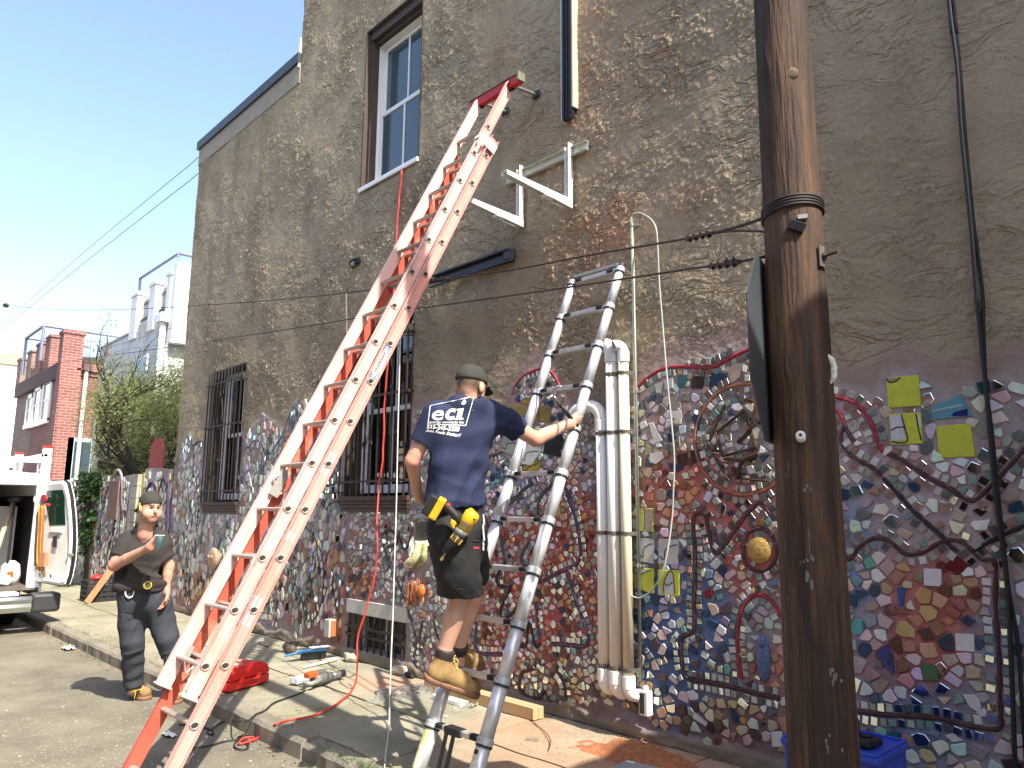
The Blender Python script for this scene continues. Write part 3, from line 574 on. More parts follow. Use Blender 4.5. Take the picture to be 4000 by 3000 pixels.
# relief pieces set in the mosaic: they belong to the wall
gold_m = pm('gilded_disc', (.45, .28, .08), .4, metal=.5, var=.4, vs=80, bump=.8, bs=200)
MB().lathe((_gold[0], -.012, _gold[2]), [(.075, 0), (.075, .012), (.055, .020), (.02, .026)], (0, -1, 0), 24).build('gilded_disc', gold_m, wall, smooth=False)
ceramic_b = pm('blue_ceramic', (.10, .14, .26), .25, var=.5, vs=60, bump=.9, bs=90)
mb = MB(); mb.ell((_ob[0], -.02, _ob[2]), (.045, .022, .13)); mb.ell((_ob[0]-.002, -.03, _ob[2]+.09), (.03, .02, .035)); mb.build('blue_relief', ceramic_b, wall, smooth=True)
# bent iron pieces inside the ring
rc = ring_c; mb = MB()
for p0, p1 in (((-.17, .05), (.03, .17)), ((.03, .17), (.10, -.06)), ((.10, -.06), (-.13, -.10)), ((-.13, -.10), (-.17, .05)), ((-.22, .0), (-.10, .22)), ((-.24, -.02), (-.10, -.24)), ((-.12, -.12), (.1, -.13)), ((-.02, -.24), (.16, -.26))):
    mb.tube([(rc[0]+p0[0], -.03, rc[2]+p0[1]), (rc[0]+p1[0], -.035, rc[2]+p1[1])], .009, 6)
mb.tube(spline([(rc[0]-.02, -.03, rc[2]-.02), (rc[0]+.08, -.06, rc[2]+.05), (rc[0]+.12, -.05, rc[2]+.2), (rc[0]+.05, -.04, rc[2]+.24)], 5), .014, 6); mb.tube(spline([(rc[0]-.04, -.03, rc[2]-.24), (rc[0]+.02, -.06, rc[2]-.14), (rc[0]+.12, -.05, rc[2]-.1)], 5), .014, 6)
mb.build('iron_scrap', pm('rusty_iron', (.07, .035, .02), .6, metal=.4, var=.5, vs=30, bump=.4), wall)
# ceramic boot on a mirror halo
def boot():
    c = np.array([_face[0], -.02, _face[2]])
    hm = MB(); hm.lathe((c[0], -.008, c[2]+.05), [(.155, 0), (.15, .012), (.02, .016)], (0, -1, 0), 20); hm.build('mirror_halo', mirror_m, wall)
    b = MB(); b.tube(spline([c+[.05, -.03, .13], c+[.035, -.04, .04], c+[.0, -.05, -.03], c+[-.06, -.05, -.07], c+[-.11, -.045, -.085]], 5), [.035]*6+[.042]*5+[.045]*5+[.035]*4+[.02], 10)
    b.build('ceramic_boot', pm('pale_glaze', (.62, .60, .34), .2, var=.3, vs=40, dark=(.1, .12, .06), dth=.62), wall, smooth=True)
    t = MB()
    for k in range(7):
        a = c+[random.uniform(-.15, .12), -.015, -.15-random.random()*.12]; t.tube([a, a+[random.uniform(-.06, .08), -.01, -.12-random.random()*.1]], .011, 6)
    t.build('terracotta_rod', pm('terracotta', (.42, .13, .05), .45, var=.3), wall); MB().ell(c+[.10, -.03, -.30], (.05, .035, .06)).build('orange_ball', pm('orange_glaze', (.42, .12, .03), .2, var=.3), wall, smooth=True)
boot()
_b = W(850, 2180); MB().ell((_b[0], -.05, _b[2]), (.16, .06, .14)).ell((_b[0]-.05, -.1, _b[2]+.02), (.03, .02, .03)).ell((_b[0]+.05, -.1, _b[2]+.02), (.03, .02, .03)).build('clay_mask', pm('clay', (.40, .27, .18), .6, var=.4, vs=30, bump=.5), wall, smooth=True)
# ============================================================ windows of the stucco house
def boxes(name, m, parent, L, bevel=0):
    b = MB()
    for q in L: b.box(*q)
    return b.build(name, m, parent, bevel=bevel)
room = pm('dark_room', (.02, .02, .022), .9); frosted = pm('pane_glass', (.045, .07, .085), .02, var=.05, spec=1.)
def thin_glass(name, tint=(.75, .85, .85)):
    m = bpy.data.materials.new(name); m.use_nodes = True; t = m.node_tree; t.nodes.clear(); N = t.nodes; L = t.links
    fr = N.new('ShaderNodeFresnel'); fr.inputs[0].default_value = 1.9; a = N.new('ShaderNodeBsdfTransparent'); a.inputs[0].default_value = (*tint, 1)
    g = N.new('ShaderNodeBsdfGlossy'); g.inputs['Roughness'].default_value = .01; mx = N.new('ShaderNodeMixShader'); o = N.new('ShaderNodeOutputMaterial')
    L.new(fr.outputs[0], mx.inputs[0]); L.new(a.outputs[0], mx.inputs[1]); L.new(g.outputs[0], mx.inputs[2]); L.new(mx.outputs[0], o.inputs[0]); return m
clear_pane = thin_glass('clear_pane')
def recess(o, dep, m, front=-.012):
    x0, x1, z0, z1 = o; t = .02
    b = MB(); b.box(x0-t, x0, front, dep, z0, z1); b.box(x1, x1+t, front, dep, z0, z1); b.box(x0-t, x1+t, front, dep, z1, z1+t); b.box(x0-t, x1+t, front, dep, z0-t, z0)
    return b
def sash_window(o, ydep, parent, bars=1, name='window', glassm=None):
    x0, x1, z0, z1 = o; w = empty(name, (x0, ydep, z0)); w.parent = parent; w.location = Vector((x0, ydep, z0))-world_loc(parent)
    zm = (z0+z1)/2; fw = .05
    def frame(xa, xb, za, zb, y0, y1, fw, nm):
        boxes(nm, vinyl, w, [(xa, xa+fw, y0, y1, za, zb), (xb-fw, xb, y0, y1, za, zb), (xa+fw, xb-fw, y0, y1, za, za+fw), (xa+fw, xb-fw, y0, y1, zb-fw, zb)], .004)
    frame(x0, x1, z0, z1, ydep-.02, ydep+.09, .035, 'frame')
    frame(x0+.036, x1-.036, zm-.025, z1-.036, ydep+.045, ydep+.08, .045, 'sash'); frame(x0+.036, x1-.036, z0+.036, zm+.03, ydep+.005, ydep+.04, .05, 'sash')
    for (za, zb, y) in ((zm+.02, z1-.08, ydep+.06), (z0+.085, zm-.02, ydep+.02)):
        g = MB(); g.box(x0+.08, x1-.08, y, y+.006, za, zb); g.build('pane', glassm or frosted, w)
        if bars: 
            xm = (x0+x1)/2; boxes('glazing_bar', vinyl, w, [(xm-.012, xm+.012, y-.012, y-.001, za, zb)])
    return w
def grille(name, o, parent, y0, nb, hz, ext=(0, 0), scroll=None, rr=.008, top_over=.0):
    x0, x1, z0, z1 = o; g = empty(name); g.parent = parent; g.location = Vector((x0, y0, z0))-world_loc(parent)
    for i in range(nb):
        x = x0+(x1-x0)*i/(nb-1); b = MB(); b.box(x-rr, x+rr, y0-rr, y0+rr, z0, z1); b.build('bar', iron, g)
    for z in hz:
        b = MB(); b.box(x0-ext[0], x1+ext[1], y0-rr*1.3-.012, y0-rr*1.3, z-.012, z+.012); b.box(x0-ext[0], x0-ext[0]+.02, y0-.02, .0, z-.012, z+.012); b.box(x1+ext[1]-.02, x1+ext[1], y0-.02, .0, z-.012, z+.012); b.build('cross_bar', iron, g)
    if scroll:
        xc, zc_, s = scroll
        for q in (1, -1):
            for d in (1, -1):
                pts = [(xc+d*.015*s, y0-.015, zc_+q*.02*s), (xc+d*.085*s, y0-.015, zc_+q*.08*s), (xc+d*.08*s, y0-.015, zc_+q*.2*s), (xc+d*.035*s, y0-.015, zc_+q*.36*s), (xc+d*.02*s, y0-.015, zc_+q*.44*s), (xc+d*.05*s, y0-.015, zc_+q*.50*s), (xc+d*.08*s, y0-.015, zc_+q*.46*s), (xc+d*.06*s, y0-.015, zc_+q*.43*s)]
                MB().tube(spline(pts, 5), .008, 6).build('scroll', iron, g, smooth=True)
# upper window
uwin = OPN['up']; recess(uwin, .26, pvc_brown).build('upper_reveal', pvc_brown, bld); sash_window((uwin[0]+.03, uwin[1], uwin[2]+.03, uwin[3]-.12), .15, bld)
boxes('stepped_casing', pvc_brown, bld, [(uwin[0], uwin[0]+.05, .04, .15, uwin[2], uwin[3]-.02), (uwin[0], uwin[1], .03, .15, uwin[3]-.10, uwin[3]-.001), (uwin[0]+.05, uwin[1], .08, .149, uwin[3]-.14, uwin[3]-.10)])
boxes('window_sill', white_metal, bld, [(uwin[0]-.03, uwin[1]+.015, -.035, .149, uwin[2]-.02, uwin[2]+.028)], .004)
# barred windows
for nm, sc in (('left', 1.), ('mid', 1.)):
    o = OPN[nm]; recess(o, .24, pvc_brown).build('barred_reveal', pvc_brown, bld)
    sash_window((o[0]+.03, o[1]-.02, o[2]+.03, o[3]-.03), .16, bld, glassm=clear_pane)
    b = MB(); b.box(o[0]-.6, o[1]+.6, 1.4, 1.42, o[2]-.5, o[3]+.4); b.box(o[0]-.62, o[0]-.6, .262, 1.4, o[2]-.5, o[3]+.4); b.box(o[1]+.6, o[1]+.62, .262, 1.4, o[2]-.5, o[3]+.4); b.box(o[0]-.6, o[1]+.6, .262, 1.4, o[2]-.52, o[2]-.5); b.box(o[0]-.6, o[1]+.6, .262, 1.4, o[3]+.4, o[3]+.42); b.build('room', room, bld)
    boxes('side_casing', pvc_brown, bld, [(o[0], o[0]+.06, .03, .16, o[2], o[3])])
    H = o[3]-o[2]
    grille('window_grille', (o[0]-.02, o[1]+.01, o[2]+.0, o[3]-.02), bld, -.07, 11, [o[2]+.14, o[2]+H*.56, o[3]-.20], (.03, .03), ((o[0]+o[1])/2-.05, o[2]+H*.55, 1.))
    boxes('wooden_sill', pm('brown_sill', (.07, .035, .025), .55, var=.3, vs=20, stretch=(.2, 1, 6)), bld, [(o[0]-.06, o[1]+.05, -.06, .1, o[2]-.05, o[2]-.002), (o[0]-.05, o[1]+.04, -.045, -.0, o[2]-.085, o[2]-.052), (o[0]-.045, o[1]+.035, -.038, -.0, o[2]-.12, o[2]-.087), (o[0]-.04, o[1]+.03, -.03, -.0, o[2]-.16, o[2]-.122)], .004)
o = OPN['mid']
# what stands inside behind the middle window: a slatted paper lampshade and a teal cloth, in front of the pane's reflection
lc = ((o[0]+o[1])/2+.16, .42)
lamp = empty('slatted_lampshade', (lc[0], lc[1], o[2]+.3), 'cream slatted paper lampshade with a teal cloth top seen behind the middle barred window', 'lampshade')
cr = pm('cream_slat', (.62, .52, .34), .6, var=.1); tl = pm('teal_cloth', (.03, .30, .30), .8)
for k in range(6):
    z = o[2]+.26+k*.075; r = .24+.012*math.sin(k); MB().lathe((lc[0], lc[1], z), [(r-.015, 0), (r, .01), (r, .06), (r-.015, .068)], n=20).build('slat', cr, lamp)
MB().lathe((lc[0], lc[1], o[2]+.75), [(.235, 0), (.20, .2), (.12, .26)], n=20).build('cloth_top', tl, lamp)
MB().cyl((lc[0], lc[1], o[2]+.0), (lc[0], lc[1], o[2]+.27), .02).build('stand', iron, lamp)
# basement window
o = OPN['base']; recess(o, .22, None).build('basement_reveal', pm('old_render', (.3, .28, .25), .9), bld)
boxes('lintel', pm('painted_wood', (.52, .50, .44), .7, var=.15, vs=20, dark=(.2, .18, .14), dth=.66), bld, [(o[0]-.03, o[1]+.03, -.035, .12, o[3]-.10, o[3]+.03)], .004)
boxes('basement_frame', vinyl, bld, [(o[0], o[0]+.06, .12, .2, o[2], o[3]-.1), (o[1]-.06, o[1], .12, .2, o[2], o[3]-.1), ((o[0]+o[1])/2-.03, (o[0]+o[1])/2+.03, .12, .2, o[2], o[3]-.1)])
boxes('basement_pane', pm('dusty_pane', (.05, .05, .045), .35, var=.4), bld, [(o[0]+.06, o[1]-.06, .15, .156, o[2], o[3]-.1)])
grille('basement_grille', (o[0]+.03, o[1]-.02, o[2]-.0, o[3]-.11), bld, -.03, 9, [o[2]+.14, o[3]-.22], (.03, .03), None, .009)
# ============================================================ ground
asph = pm('asphalt', (.155, .137, .102), .92, var=.35, vs=2.2, bump=.9, bs=260, bd=.006, dark=(.21, .19, .145), dth=.56)
b = MB(); b.box(-150, 150, -120, -1.64, -.6, -.12); o = b.build('road', asph); o['kind'] = 'structure'
b = MB(); b.box(-150, 150, -1.50, 120, -.6, -.03); o = b.build('ground', pm('bare_soil', (.14, .115, .08), .95, var=.4, vs=3, bump=.6, bs=40)); o['kind'] = 'structure'
# loose stones and chips in the road, in the light
v = MB()
for k in range(5200):
    r = random.random(); px_, py_ = random.uniform(-100, 1700), random.uniform(2450, 3050)
    g = G(px_, py_, -.12)
    if g[1] > -1.66 or g[1] < -4.5: continue
    s = random.uniform(.0018, .0055) if random.random() < .97 else random.uniform(.006, .011); a = random.random()*6.3
    v.add([(g[0]+s*math.cos(a+q)*random.uniform(.6, 1.3), g[1]+s*math.sin(a+q)*random.uniform(.6, 1.3), -.1195+h) for h, qs in ((0, (0, 1.6, 3.1, 4.7)), ) for q in qs]+[(g[0], g[1], -.1195+s*.55)], [(0, 1, 4), (1, 2, 4), (2, 3, 4), (3, 0, 4)])
o = v.build('loose_grit', pm('grit', (.34, .31, .26), .8, var=.4, vs=80)); o['kind'] = 'stuff'
# sidewalk of cast slabs, kerb stones
walk = empty('sidewalk', (0, 0, 0)); walk['kind'] = 'structure'
slab_m = pm('sidewalk_concrete', (.275, .25, .182), .93, var=.26, vs=2.5, bump=.55, bs=170, bd=.006, dark=(.20, .19, .12), dth=.55)
def dust_mix():
    m = slab_m.copy(); m.name = 'sidewalk_concrete_brick_dust'; t = m.node_tree; N = t.nodes; L = t.links; b = N['Principled BSDF']; src = b.inputs['Base Color'].links[0].from_socket
    g = N.new('ShaderNodeNewGeometry'); f = None
    for (cx, cy, r) in ((-2.85, -.45, .75), (-3.3, -.9, .9), (-3.9, -.5, .5), (-5.6, -.35, .45)):
        vm = N.new('ShaderNodeVectorMath'); vm.operation = 'DISTANCE'; vm.inputs[1].default_value = (cx, cy, 0); L.new(g.outputs['Position'], vm.inputs[0])
        mr = N.new('ShaderNodeMapRange'); mr.inputs['From Min'].default_value = r; mr.inputs['From Max'].default_value = .05; mr.inputs['To Max'].default_value = 1. if r < .8 else .7; L.new(vm.outputs['Value'], mr.inputs[0])
        if f is None: f = mr.outputs[0]
        else:
            mm = N.new('ShaderNodeMath'); mm.operation = 'MAXIMUM'; L.new(f, mm.inputs[0]); L.new(mr.outputs[0], mm.inputs[1]); f = mm.outputs[0]
    no = N.new('ShaderNodeTexNoise'); no.inputs['Scale'].default_value = 5; no.inputs['Detail'].default_value = 7; L.new(g.outputs['Position'], no.inputs[0])
    m1 = N.new('ShaderNodeMath'); m1.operation = 'MULTIPLY'; L.new(f, m1.inputs[0]); L.new(no.outputs[0], m1.inputs[1]); m2 = N.new('ShaderNodeMath'); m2.operation = 'MULTIPLY'; m2.inputs[1].default_value = 1.5; m2.use_clamp = True; L.new(m1.outputs[0], m2.inputs[0])
    mx = N.new('ShaderNodeMix'); mx.data_type = 'RGBA'; L.new(m2.outputs[0], mx.inputs[0]); L.new(src, mx.inputs[6]); mx.inputs[7].default_value = (.44, .22, .13, 1); L.new(mx.outputs[2], b.inputs['Base Color']); return m
slab_d = dust_mix()
xj = [1.2, -.15, -1.5, -2.7, -3.98, -5.25, -6.45, -7.7, -9.0, -10.3, -11.6, -13, -14.4, -15.9, -17.4, -19, -21, -24, -28, -34, -40]
def slab_mesh(x0, x1, y0, y1, z, dz):
    nx_ = max(2, int((x1-x0)/.08)) if x1 > -9 else 6; ny_ = max(2, int((y1-y0)/.08)); xs_ = np.linspace(x0, x1, nx_+1); ys_ = np.linspace(y0, y1, ny_+1)
    XX, YY = np.meshgrid(xs_, ys_); ZZ = z+dz*fbm(XX*1.3, YY*1.3, 3, 5)+.0015*fbm(XX*9, YY*9, 2, 6)
    e = np.minimum(np.minimum(XX-x0, x1-XX), np.minimum(YY-y0, y1-YY)); ZZ = ZZ-np.where(e < .01, .006, 0)
    v = np.stack([XX.ravel(), YY.ravel(), ZZ.ravel()], 1); n = nx_+1; f = [(j*n+i, j*n+i+1, (j+1)*n+i+1, (j+1)*n+i) for j in range(ny_) for i in range(nx_)]
    m = MB(); m.add(v, f); ring = [i for i in range(n)]+[j*n+nx_ for j in range(1, ny_+1)]+[ny_*n+i for i in range(nx_-1, -1, -1)]+[j*n for j in range(ny_-1, 0, -1)]
    m.v += [(m.v[i][0], m.v[i][1], -.1) for i in ring]; k0 = len(v); L_ = len(ring)
    m.f += [(ring[(i+1) % L_], ring[i], k0+i, k0+(i+1) % L_) for i in range(L_)]; return m
for i in range(len(xj)-1):
    g_ = .008
    for (y0, y1) in ((-1.52, -.80), (-.79, .0)):
        slab_mesh(xj[i+1]+g_, xj[i]-g_, y0+g_, y1-g_*.2, -.004+random.uniform(-.004, .002), .012).build('slab', slab_d if xj[i] > -7 else slab_m, walk, smooth=False)
b = MB(); b.box(-40, 1.2, -1.53, .3, -.3, -.022); b.build('slab_bed', pm('joint_dirt', (.10, .09, .06), .95, var=.5, vs=30), walk)
kerb_m = pm('kerb_stone', (.21, .185, .145), .85, var=.3, vs=5, bump=.6, bs=90, bd=.008, dark=(.13, .12, .09), dth=.58)
xk = [1.2, -.6, -2.0, -3.55, -4.62, -6.2, -7.9, -9.4, -11, -12.8, -14.6, -17, -20, -24, -30, -40]
for i in range(len(xk)-1):
    broken = (i == 3)
    dz = -.012 if broken else random.uniform(-.006, .004); dy = .015 if broken else random.uniform(-.008, .008)
    x0, x1 = xk[i+1]+.006, xk[i]-.006
    if i == 2: x1 -= .0; dz = -.05; dy = .06
    n = 14; vs = []; 
    for k in range(n+1):
        x = x0+(x1-x0)*k/n; w = .006*math.sin(k*2.1+i)+.004*random.random()
        vs += [(x, -1.68+dy+w, -.3), (x, -1.675+dy+w, -.03+dz), (x, -1.655+dy+w, -.006+dz+.003*random.random()), (x, -1.53+dy*.3, .0+dz), (x, -1.525+dy*.3, -.3)]
    fs = [(k*5+j, k*5+j+1, k*5+j+6, k*5+j+5) for k in range(n) for j in range(4)]+[(0, 1, 2, 3, 4), tuple(n*5+j for j in (4, 3, 2, 1, 0))]
    m = MB(); m.add(vs, fs); m.build('kerb_stone', kerb_m, walk)
# gutter dirt, moss and dry leaves along the kerb
m = MB()
for k in range(900):
    x = random.uniform(-14, -2); t = random.random()
    if t < .55: y = -1.70-abs(random.gauss(0, .05)); z = -.118
    elif t < .8: y = -1.53+random.gauss(0, .02); z = .0
    else: x = random.choice(xj[4:12])+random.gauss(0, .02); y = random.uniform(-1.5, -.2); z = -.004
    s = random.uniform(.006, .018); a = random.random()*6.3; c = np.array([x, y, z])
    m.add([c+[s*math.cos(a), s*math.sin(a), .004], c+[-s*math.sin(a)*.5, s*math.cos(a)*.5, .002+random.random()*.012], c+[-s*math.cos(a), -s*math.sin(a), .004], c+[s*math.sin(a)*.5, -s*math.cos(a)*.5, .003]], [(0, 1, 2, 3)])
o = m.build('dry_leaf_litter', pm('leaf_litter', (.22, .15, .07), .9, var=.6, vs=60)); o['kind'] = 'stuff'
m = MB()
for k in range(2600):
    if random.random() < .6: x = random.gauss(-3.75, .35); y = -1.66+random.gauss(0, .05)
    else: x = random.gauss(-8.3, 1.2); y = -1.45+random.gauss(0, .12)
    z = -.02 if y > -1.66 else -.12; h = random.uniform(.008, .03); a = random.random()*6.3; w = .0022; d = np.array([random.uniform(-.012, .012), random.uniform(-.012, .012), h])
    if z == -.02: z = .0 if random.random() < .5 else -.01
    p = np.array([x, y, z]); m.add([p+[w*math.cos(a), w*math.sin(a), 0], p-[w*math.cos(a), w*math.sin(a), 0], p+d], [(0, 1, 2)])
o = m.build('moss_and_grass', pm('moss', (.07, .11, .03), .9, var=.4)); o['kind'] = 'stuff'
# brick dust heap under the drilled holes
v = []; n = 40; hx, hy = -2.98, -.33
XX, YY = np.meshgrid(np.linspace(-1, 1, n), np.linspace(-1, 1, n)); R = np.sqrt(XX**2+YY**2)+.25*fbm(XX*2, YY*2, 2, 3)
HH = np.clip(.085*np.exp(-(R/.42)**2)+.012*fbm(XX*6, YY*6, 3, 4)*(R < .9)-.004-.02*np.clip(R-.6, 0, 1), -.012, 1)
m = MB(); m.add(np.stack([(hx+XX*.50).ravel(), (hy+YY*.30).ravel(), HH.ravel()], 1), [(j*n+i, j*n+i+1, (j+1)*n+i+1, (j+1)*n+i) for j in range(n-1) for i in range(n-1)])
o = m.build('brick_dust_heap', pm('brick_dust', (.34, .125, .055), .95, var=.45, vs=25, bump=.9, bs=160, bd=.008), smooth=True); tag(o, 'heap of orange brick dust against the foot of the mosaic', 'brick dust', kind='stuff')
m = MB()
for k in range(1800):
    g = np.array([random.gauss(-3.0, .7), -abs(random.gauss(.15, .45)), .001]); s = random.uniform(.0015, .006)
    if g[1] < -1.5: continue
    m.add([g+[s, 0, 0], g+[0, s, 0], g+[-s, 0, 0], g+[0, -s, 0], g+[0, 0, s*.8]], [(0, 1, 4), (1, 2, 4), (2, 3, 4), (3, 0, 4)])
o = m.build('brick_crumbs', pm('brick_dust2', (.40, .16, .08), .95, var=.5, vs=60)); o['kind'] = 'stuff'
# ============================================================ red extension ladder
frp = pm('faded_sunlit_fibreglass', (.63, .38, .34), .6, var=.14, vs=5, bump=.25, bs=300, stretch=(1, 1, .25), dark=(.58, .27, .22), dth=.65)  # pale pink rails: fading plus overexposed sunlight put into the colour
frp_b = pm('worn_sunlit_fibreglass', (.58, .29, .25), .6, var=.16, vs=5, bump=.25, bs=300, stretch=(1, 1, .25), dark=(.54, .22, .17), dth=.63)
frp_d = pm('shaded_red_fibreglass', (.46, .08, .05), .45, var=.2, vs=8, dark=(.60, .22, .15), dth=.6)  # redder copy for the left base rail, its shade put into the colour
R0 = np.array([-4.12, -1.97, 1.72]); RD = nrm([-.02, .52, 1.]); XH = np.array([1., 0, 0]); RN = nrm(np.cross(XH, RD)); RN = RN if RN[1] < 0 else -RN   # RN points to the climber
rl = empty('extension_ladder', (-4.3, -2.92, -.12), 'long faded red fibreglass extension ladder leaning high against the stucco wall', 'ladder')
def rp(z): return R0+RD*((z-R0[2])/RD[2])
def channel(name, za, zb, x, out, off, dep, m, flange=.028, t=.004):
    """C rail: web plane at x, flanges towards out (+1 or -1)"""
    a, b_ = rp(za)+RN*off, rp(zb)+RN*off; a = a.copy(); b_ = b_.copy(); a[0] += x; b_[0] += x
    mb = MB(); c = (a+b_)/2; L_ = np.linalg.norm(b_-a)/2; u = nrm(b_-a); s = nrm(np.cross(u, RN)); s = s if s[0] > 0 else -s
    mb.obox(c, u, s, RN, L_, t/2, dep/2)
    for k in (-1, 1): mb.obox(c+s*(out*flange/2)+RN*(k*(dep/2-t/2)), u, s, RN, L_, flange/2-t*.0, t/2)
    if True: mb.obox(c+s*(out*t*.9), u, s, RN, L_, t*.35, dep*.10)
    return mb.build(name, m, rl, bevel=.0015)
WF = .36
fly_z = (rp(R0[2])[2]-.305*4.45*RD[2], 4.88); base_z = (-.12, R0[2]+.305*9.75*RD[2])
channel('fly_rail', fly_z[0], fly_z[1], .002, 1, 0, .078, frp); channel('fly_rail', fly_z[0], fly_z[1], -WF-.002, -1, 0, .078, frp)
channel('base_rail', base_z[0], base_z[1], .036, 1, -.082, .078, frp_b); channel('base_rail', base_z[0], base_z[1], -WF-.036, -1, -.082, .078, frp_d)
def drung(c, xa, xb, m, parent):
    n = 10; prof = []
    for k in range(n):
        a = 2*math.pi*k/n; prof.append((.019*math.cos(a), .0165*math.sin(a) if math.sin(a) < 0 else .008*math.sin(a)))
    f = nrm([0, 0.52, 1]); vs = []
    for x in (xa, xb):
        for (p, q) in prof: vs.append(np.array([x, 0, 0])+[0, c[1], c[2]]+np.array([0, 1, 0])*p+np.array([0, 0, 1])*q)
    mb = MB(); mb.add(vs, [tuple(range(n))[::-1], tuple(range(n, 2*n))]+[(i, (i+1) % n, n+(i+1) % n, n+i) for i in range(n)]); return mb
def ring_end(x, c, sgn, m):
    pr = [(.021, 0), (.026, .002), (.026, .006), (.021, .009), (.017, .006)]
    mb = MB(); nn = 16; vs = []
    for (r, h) in pr:
        for k in range(nn):
            a = 2*math.pi*k/nn; s = math.sin(a); vs.append((x+sgn*h, c[1]+r*math.cos(a), c[2]+(r*s if s < 0 else r*.62*s)))
    mb.add(vs, [(i*nn+k, i*nn+(k+1) % nn, (i+1)*nn+(k+1) % nn, (i+1)*nn+k) for i in range(len(pr)-1) for k in range(nn)]); return mb
hole = pm('rung_hollow', (.03, .02, .02), .8); rung_m = pm('rung_aluminium', (.42, .41, .36), .45, metal=.55, var=.15, vs=30)
for k in range(-4, 11):
    c = R0+RD*.305*k
    drung(c, c[0]-WF-.012, c[0]+.010, rung_m, rl).build('rung', rung_m, rl); ring_end(c[0]+.0045, c, 1, rung_m).build('rung_collar', rung_m, rl, smooth=True)
    mb = drung(c, c[0]+.0045, c[0]+.0115, hole, rl); mb.build('rung_end', hole, rl)
for k in range(-6, 10):
    c = R0+RD*.305*(k+.13)-RN*.082
    if c[2] < -.05: continue
    drung(c, c[0]-WF-.046, c[0]+.044, rung_m, rl).build('rung', rung_m, rl); ring_end(c[0]+.0385, c, 1, rung_m).build('rung_collar', rung_m, rl, smooth=True); drung(c, c[0]+.0385, c[0]+.0455, hole, rl).build('rung_end', hole, rl)
# end guide plates and feet
ub = rp(base_z[1]-.09)
mb = MB(); mb.obox(ub+[.064, 0, 0]-RN*.055, RD, XH, RN, .045, .004, .070); mb.obox(ub+[.03, 0, 0]+RN*.045, RD, XH, RN, .02, .035, .004); mb.build('guide_bracket', white_metal, rl, bevel=.003)
mb = MB(); mb.obox(ub+[-WF-.062, 0, 0]-RN*.06, RD, XH, RN, .065, .006, .085); mb.build('guide_bracket', white_metal, rl, bevel=.003)
for s_ in (.005, -WF-.005):
    f = rp(fly_z[0]+.02)+[s_, 0, 0]; mb = MB(); mb.obox(f+[0, 0, 0], RD, XH, RN, .055, .009, .044); mb.obox(f-RD*.05, RD, XH, RN, .006, .028, .046); mb.build('end_shoe', frp, rl, bevel=.002)
    f = rp(.42)+[s_*1.0+(.036 if s_ > 0 else -.036), 0, 0]-RN*.082
for s_ in (.036, -WF-.036):
    f = rp(-.09)+[s_, 0, 0]-RN*.082; mb = MB(); mb.box(f[0]-.03, f[0]+.03, f[1]-.07, f[1]+.07, -.12, -.095); mb.obox(f+RD*.03, RD, XH, RN, .05, .02, .02); mb.build('foot', alu_d, rl, bevel=.004)
# rung locks
for s_ in (-.02, -WF+.02):
    f = rp(fly_z[0]+.15)+[s_, 0, 0]-RN*.03; mb = MB(); mb.obox(f, RD, XH, RN, .04, .006, .018); mb.tube([f-RD*.04, f-RD*.1-RN*.04, f-RD*.05-RN*.07], .008, 6); mb.build('rung_lock', alu_d, rl, bevel=.002)
    f = rp(2.42)+[s_*1., 0, 0]-RN*.03
f = rp(1.62)+[-WF+.02, 0, 0]-RN*.03; mb = MB(); mb.obox(f, RD, XH, RN, .09, .01, .03); mb.tube([f+RD*.05+RN*.03, f+RN*.05, f-RD*.07-RN*.03, f-RD*.02-RN*.06], .008, 6); mb.build('rung_lock', alu_d, rl)
# labels on the right rail
def fontmesh(txt, size, bold=0., shear=0., extr=0.0006):
    cu = bpy.data.curves.new('t', 'FONT'); cu.body = txt; cu.size = size; cu.offset = bold; cu.shear = shear; cu.align_x = 'CENTER'; cu.align_y = 'CENTER'; cu.resolution_u = 3
    o = bpy.data.objects.new('t', cu); COL.objects.link(o); bpy.context.view_layer.update(); dg = bpy.context.evaluated_depsgraph_get()
    me = bpy.data.meshes.new_from_object(o.evaluated_get(dg)); bpy.data.objects.remove(o); bpy.data.curves.remove(cu); return me
def place_flat(me, o_, ax, ay):
    n_ = np.cross(ax, ay); M_ = Matrix(((ax[0], ay[0], n_[0], o_[0]), (ax[1], ay[1], n_[1], o_[1]), (ax[2], ay[2], n_[2], o_[2]), (0, 0, 0, 1))); me.transform(M_); return me
lw = pm('label_white', (.82, .80, .78), .4, var=.05, dark=(.66, .5, .44), dth=.62); lb = pm('label_blue', (.05, .20, .50), .4, var=.1); lk = pm('label_ink', (.12, .12, .14), .5)
XW = .036+.0025
def rail_pt(z, along=0, across=0): return rp(z)+[XW, 0, 0]-RN*.082+RD*along+RN*across
side = nrm(np.cross(RD, XH)); side = side if side@RN > 0 else -side
zc_ = rp(R0[2])[2]+.305*2.62*RD[2]
def oval(c, rx, ry, n=28): return [c+RD*rx*math.cos(2*math.pi*k/n)+RN*ry*math.sin(2*math.pi*k/n) for k in range(n)]
c0 = rail_pt(zc_)+np.array([.0008, 0, 0]); MB().prism(oval(c0, .15, .027), [.0006, 0, 0]).build('maker_label', lw, rl)
O1 = oval(c0+[.0014, 0, 0], .155, .030); O2 = oval(c0+[.0014, 0, 0], .122, .023)
for ks in (list(range(23, 28))+list(range(0, 5)), list(range(10, 19))):
    mb = MB()
    for k in ks: j = (k+1) % 28; mb.add([O1[k], O1[j], O2[j], O2[k]], [(0, 1, 2, 3)])
    mb.build('label_border', lb, rl)
tm = fontmesh('WERNER', .040, .0008, .2); place_flat(tm, c0+[.0018, 0, 0], RD, np.cross(XH, RD) if True else RN); link('label_text', tm, lk, rl)
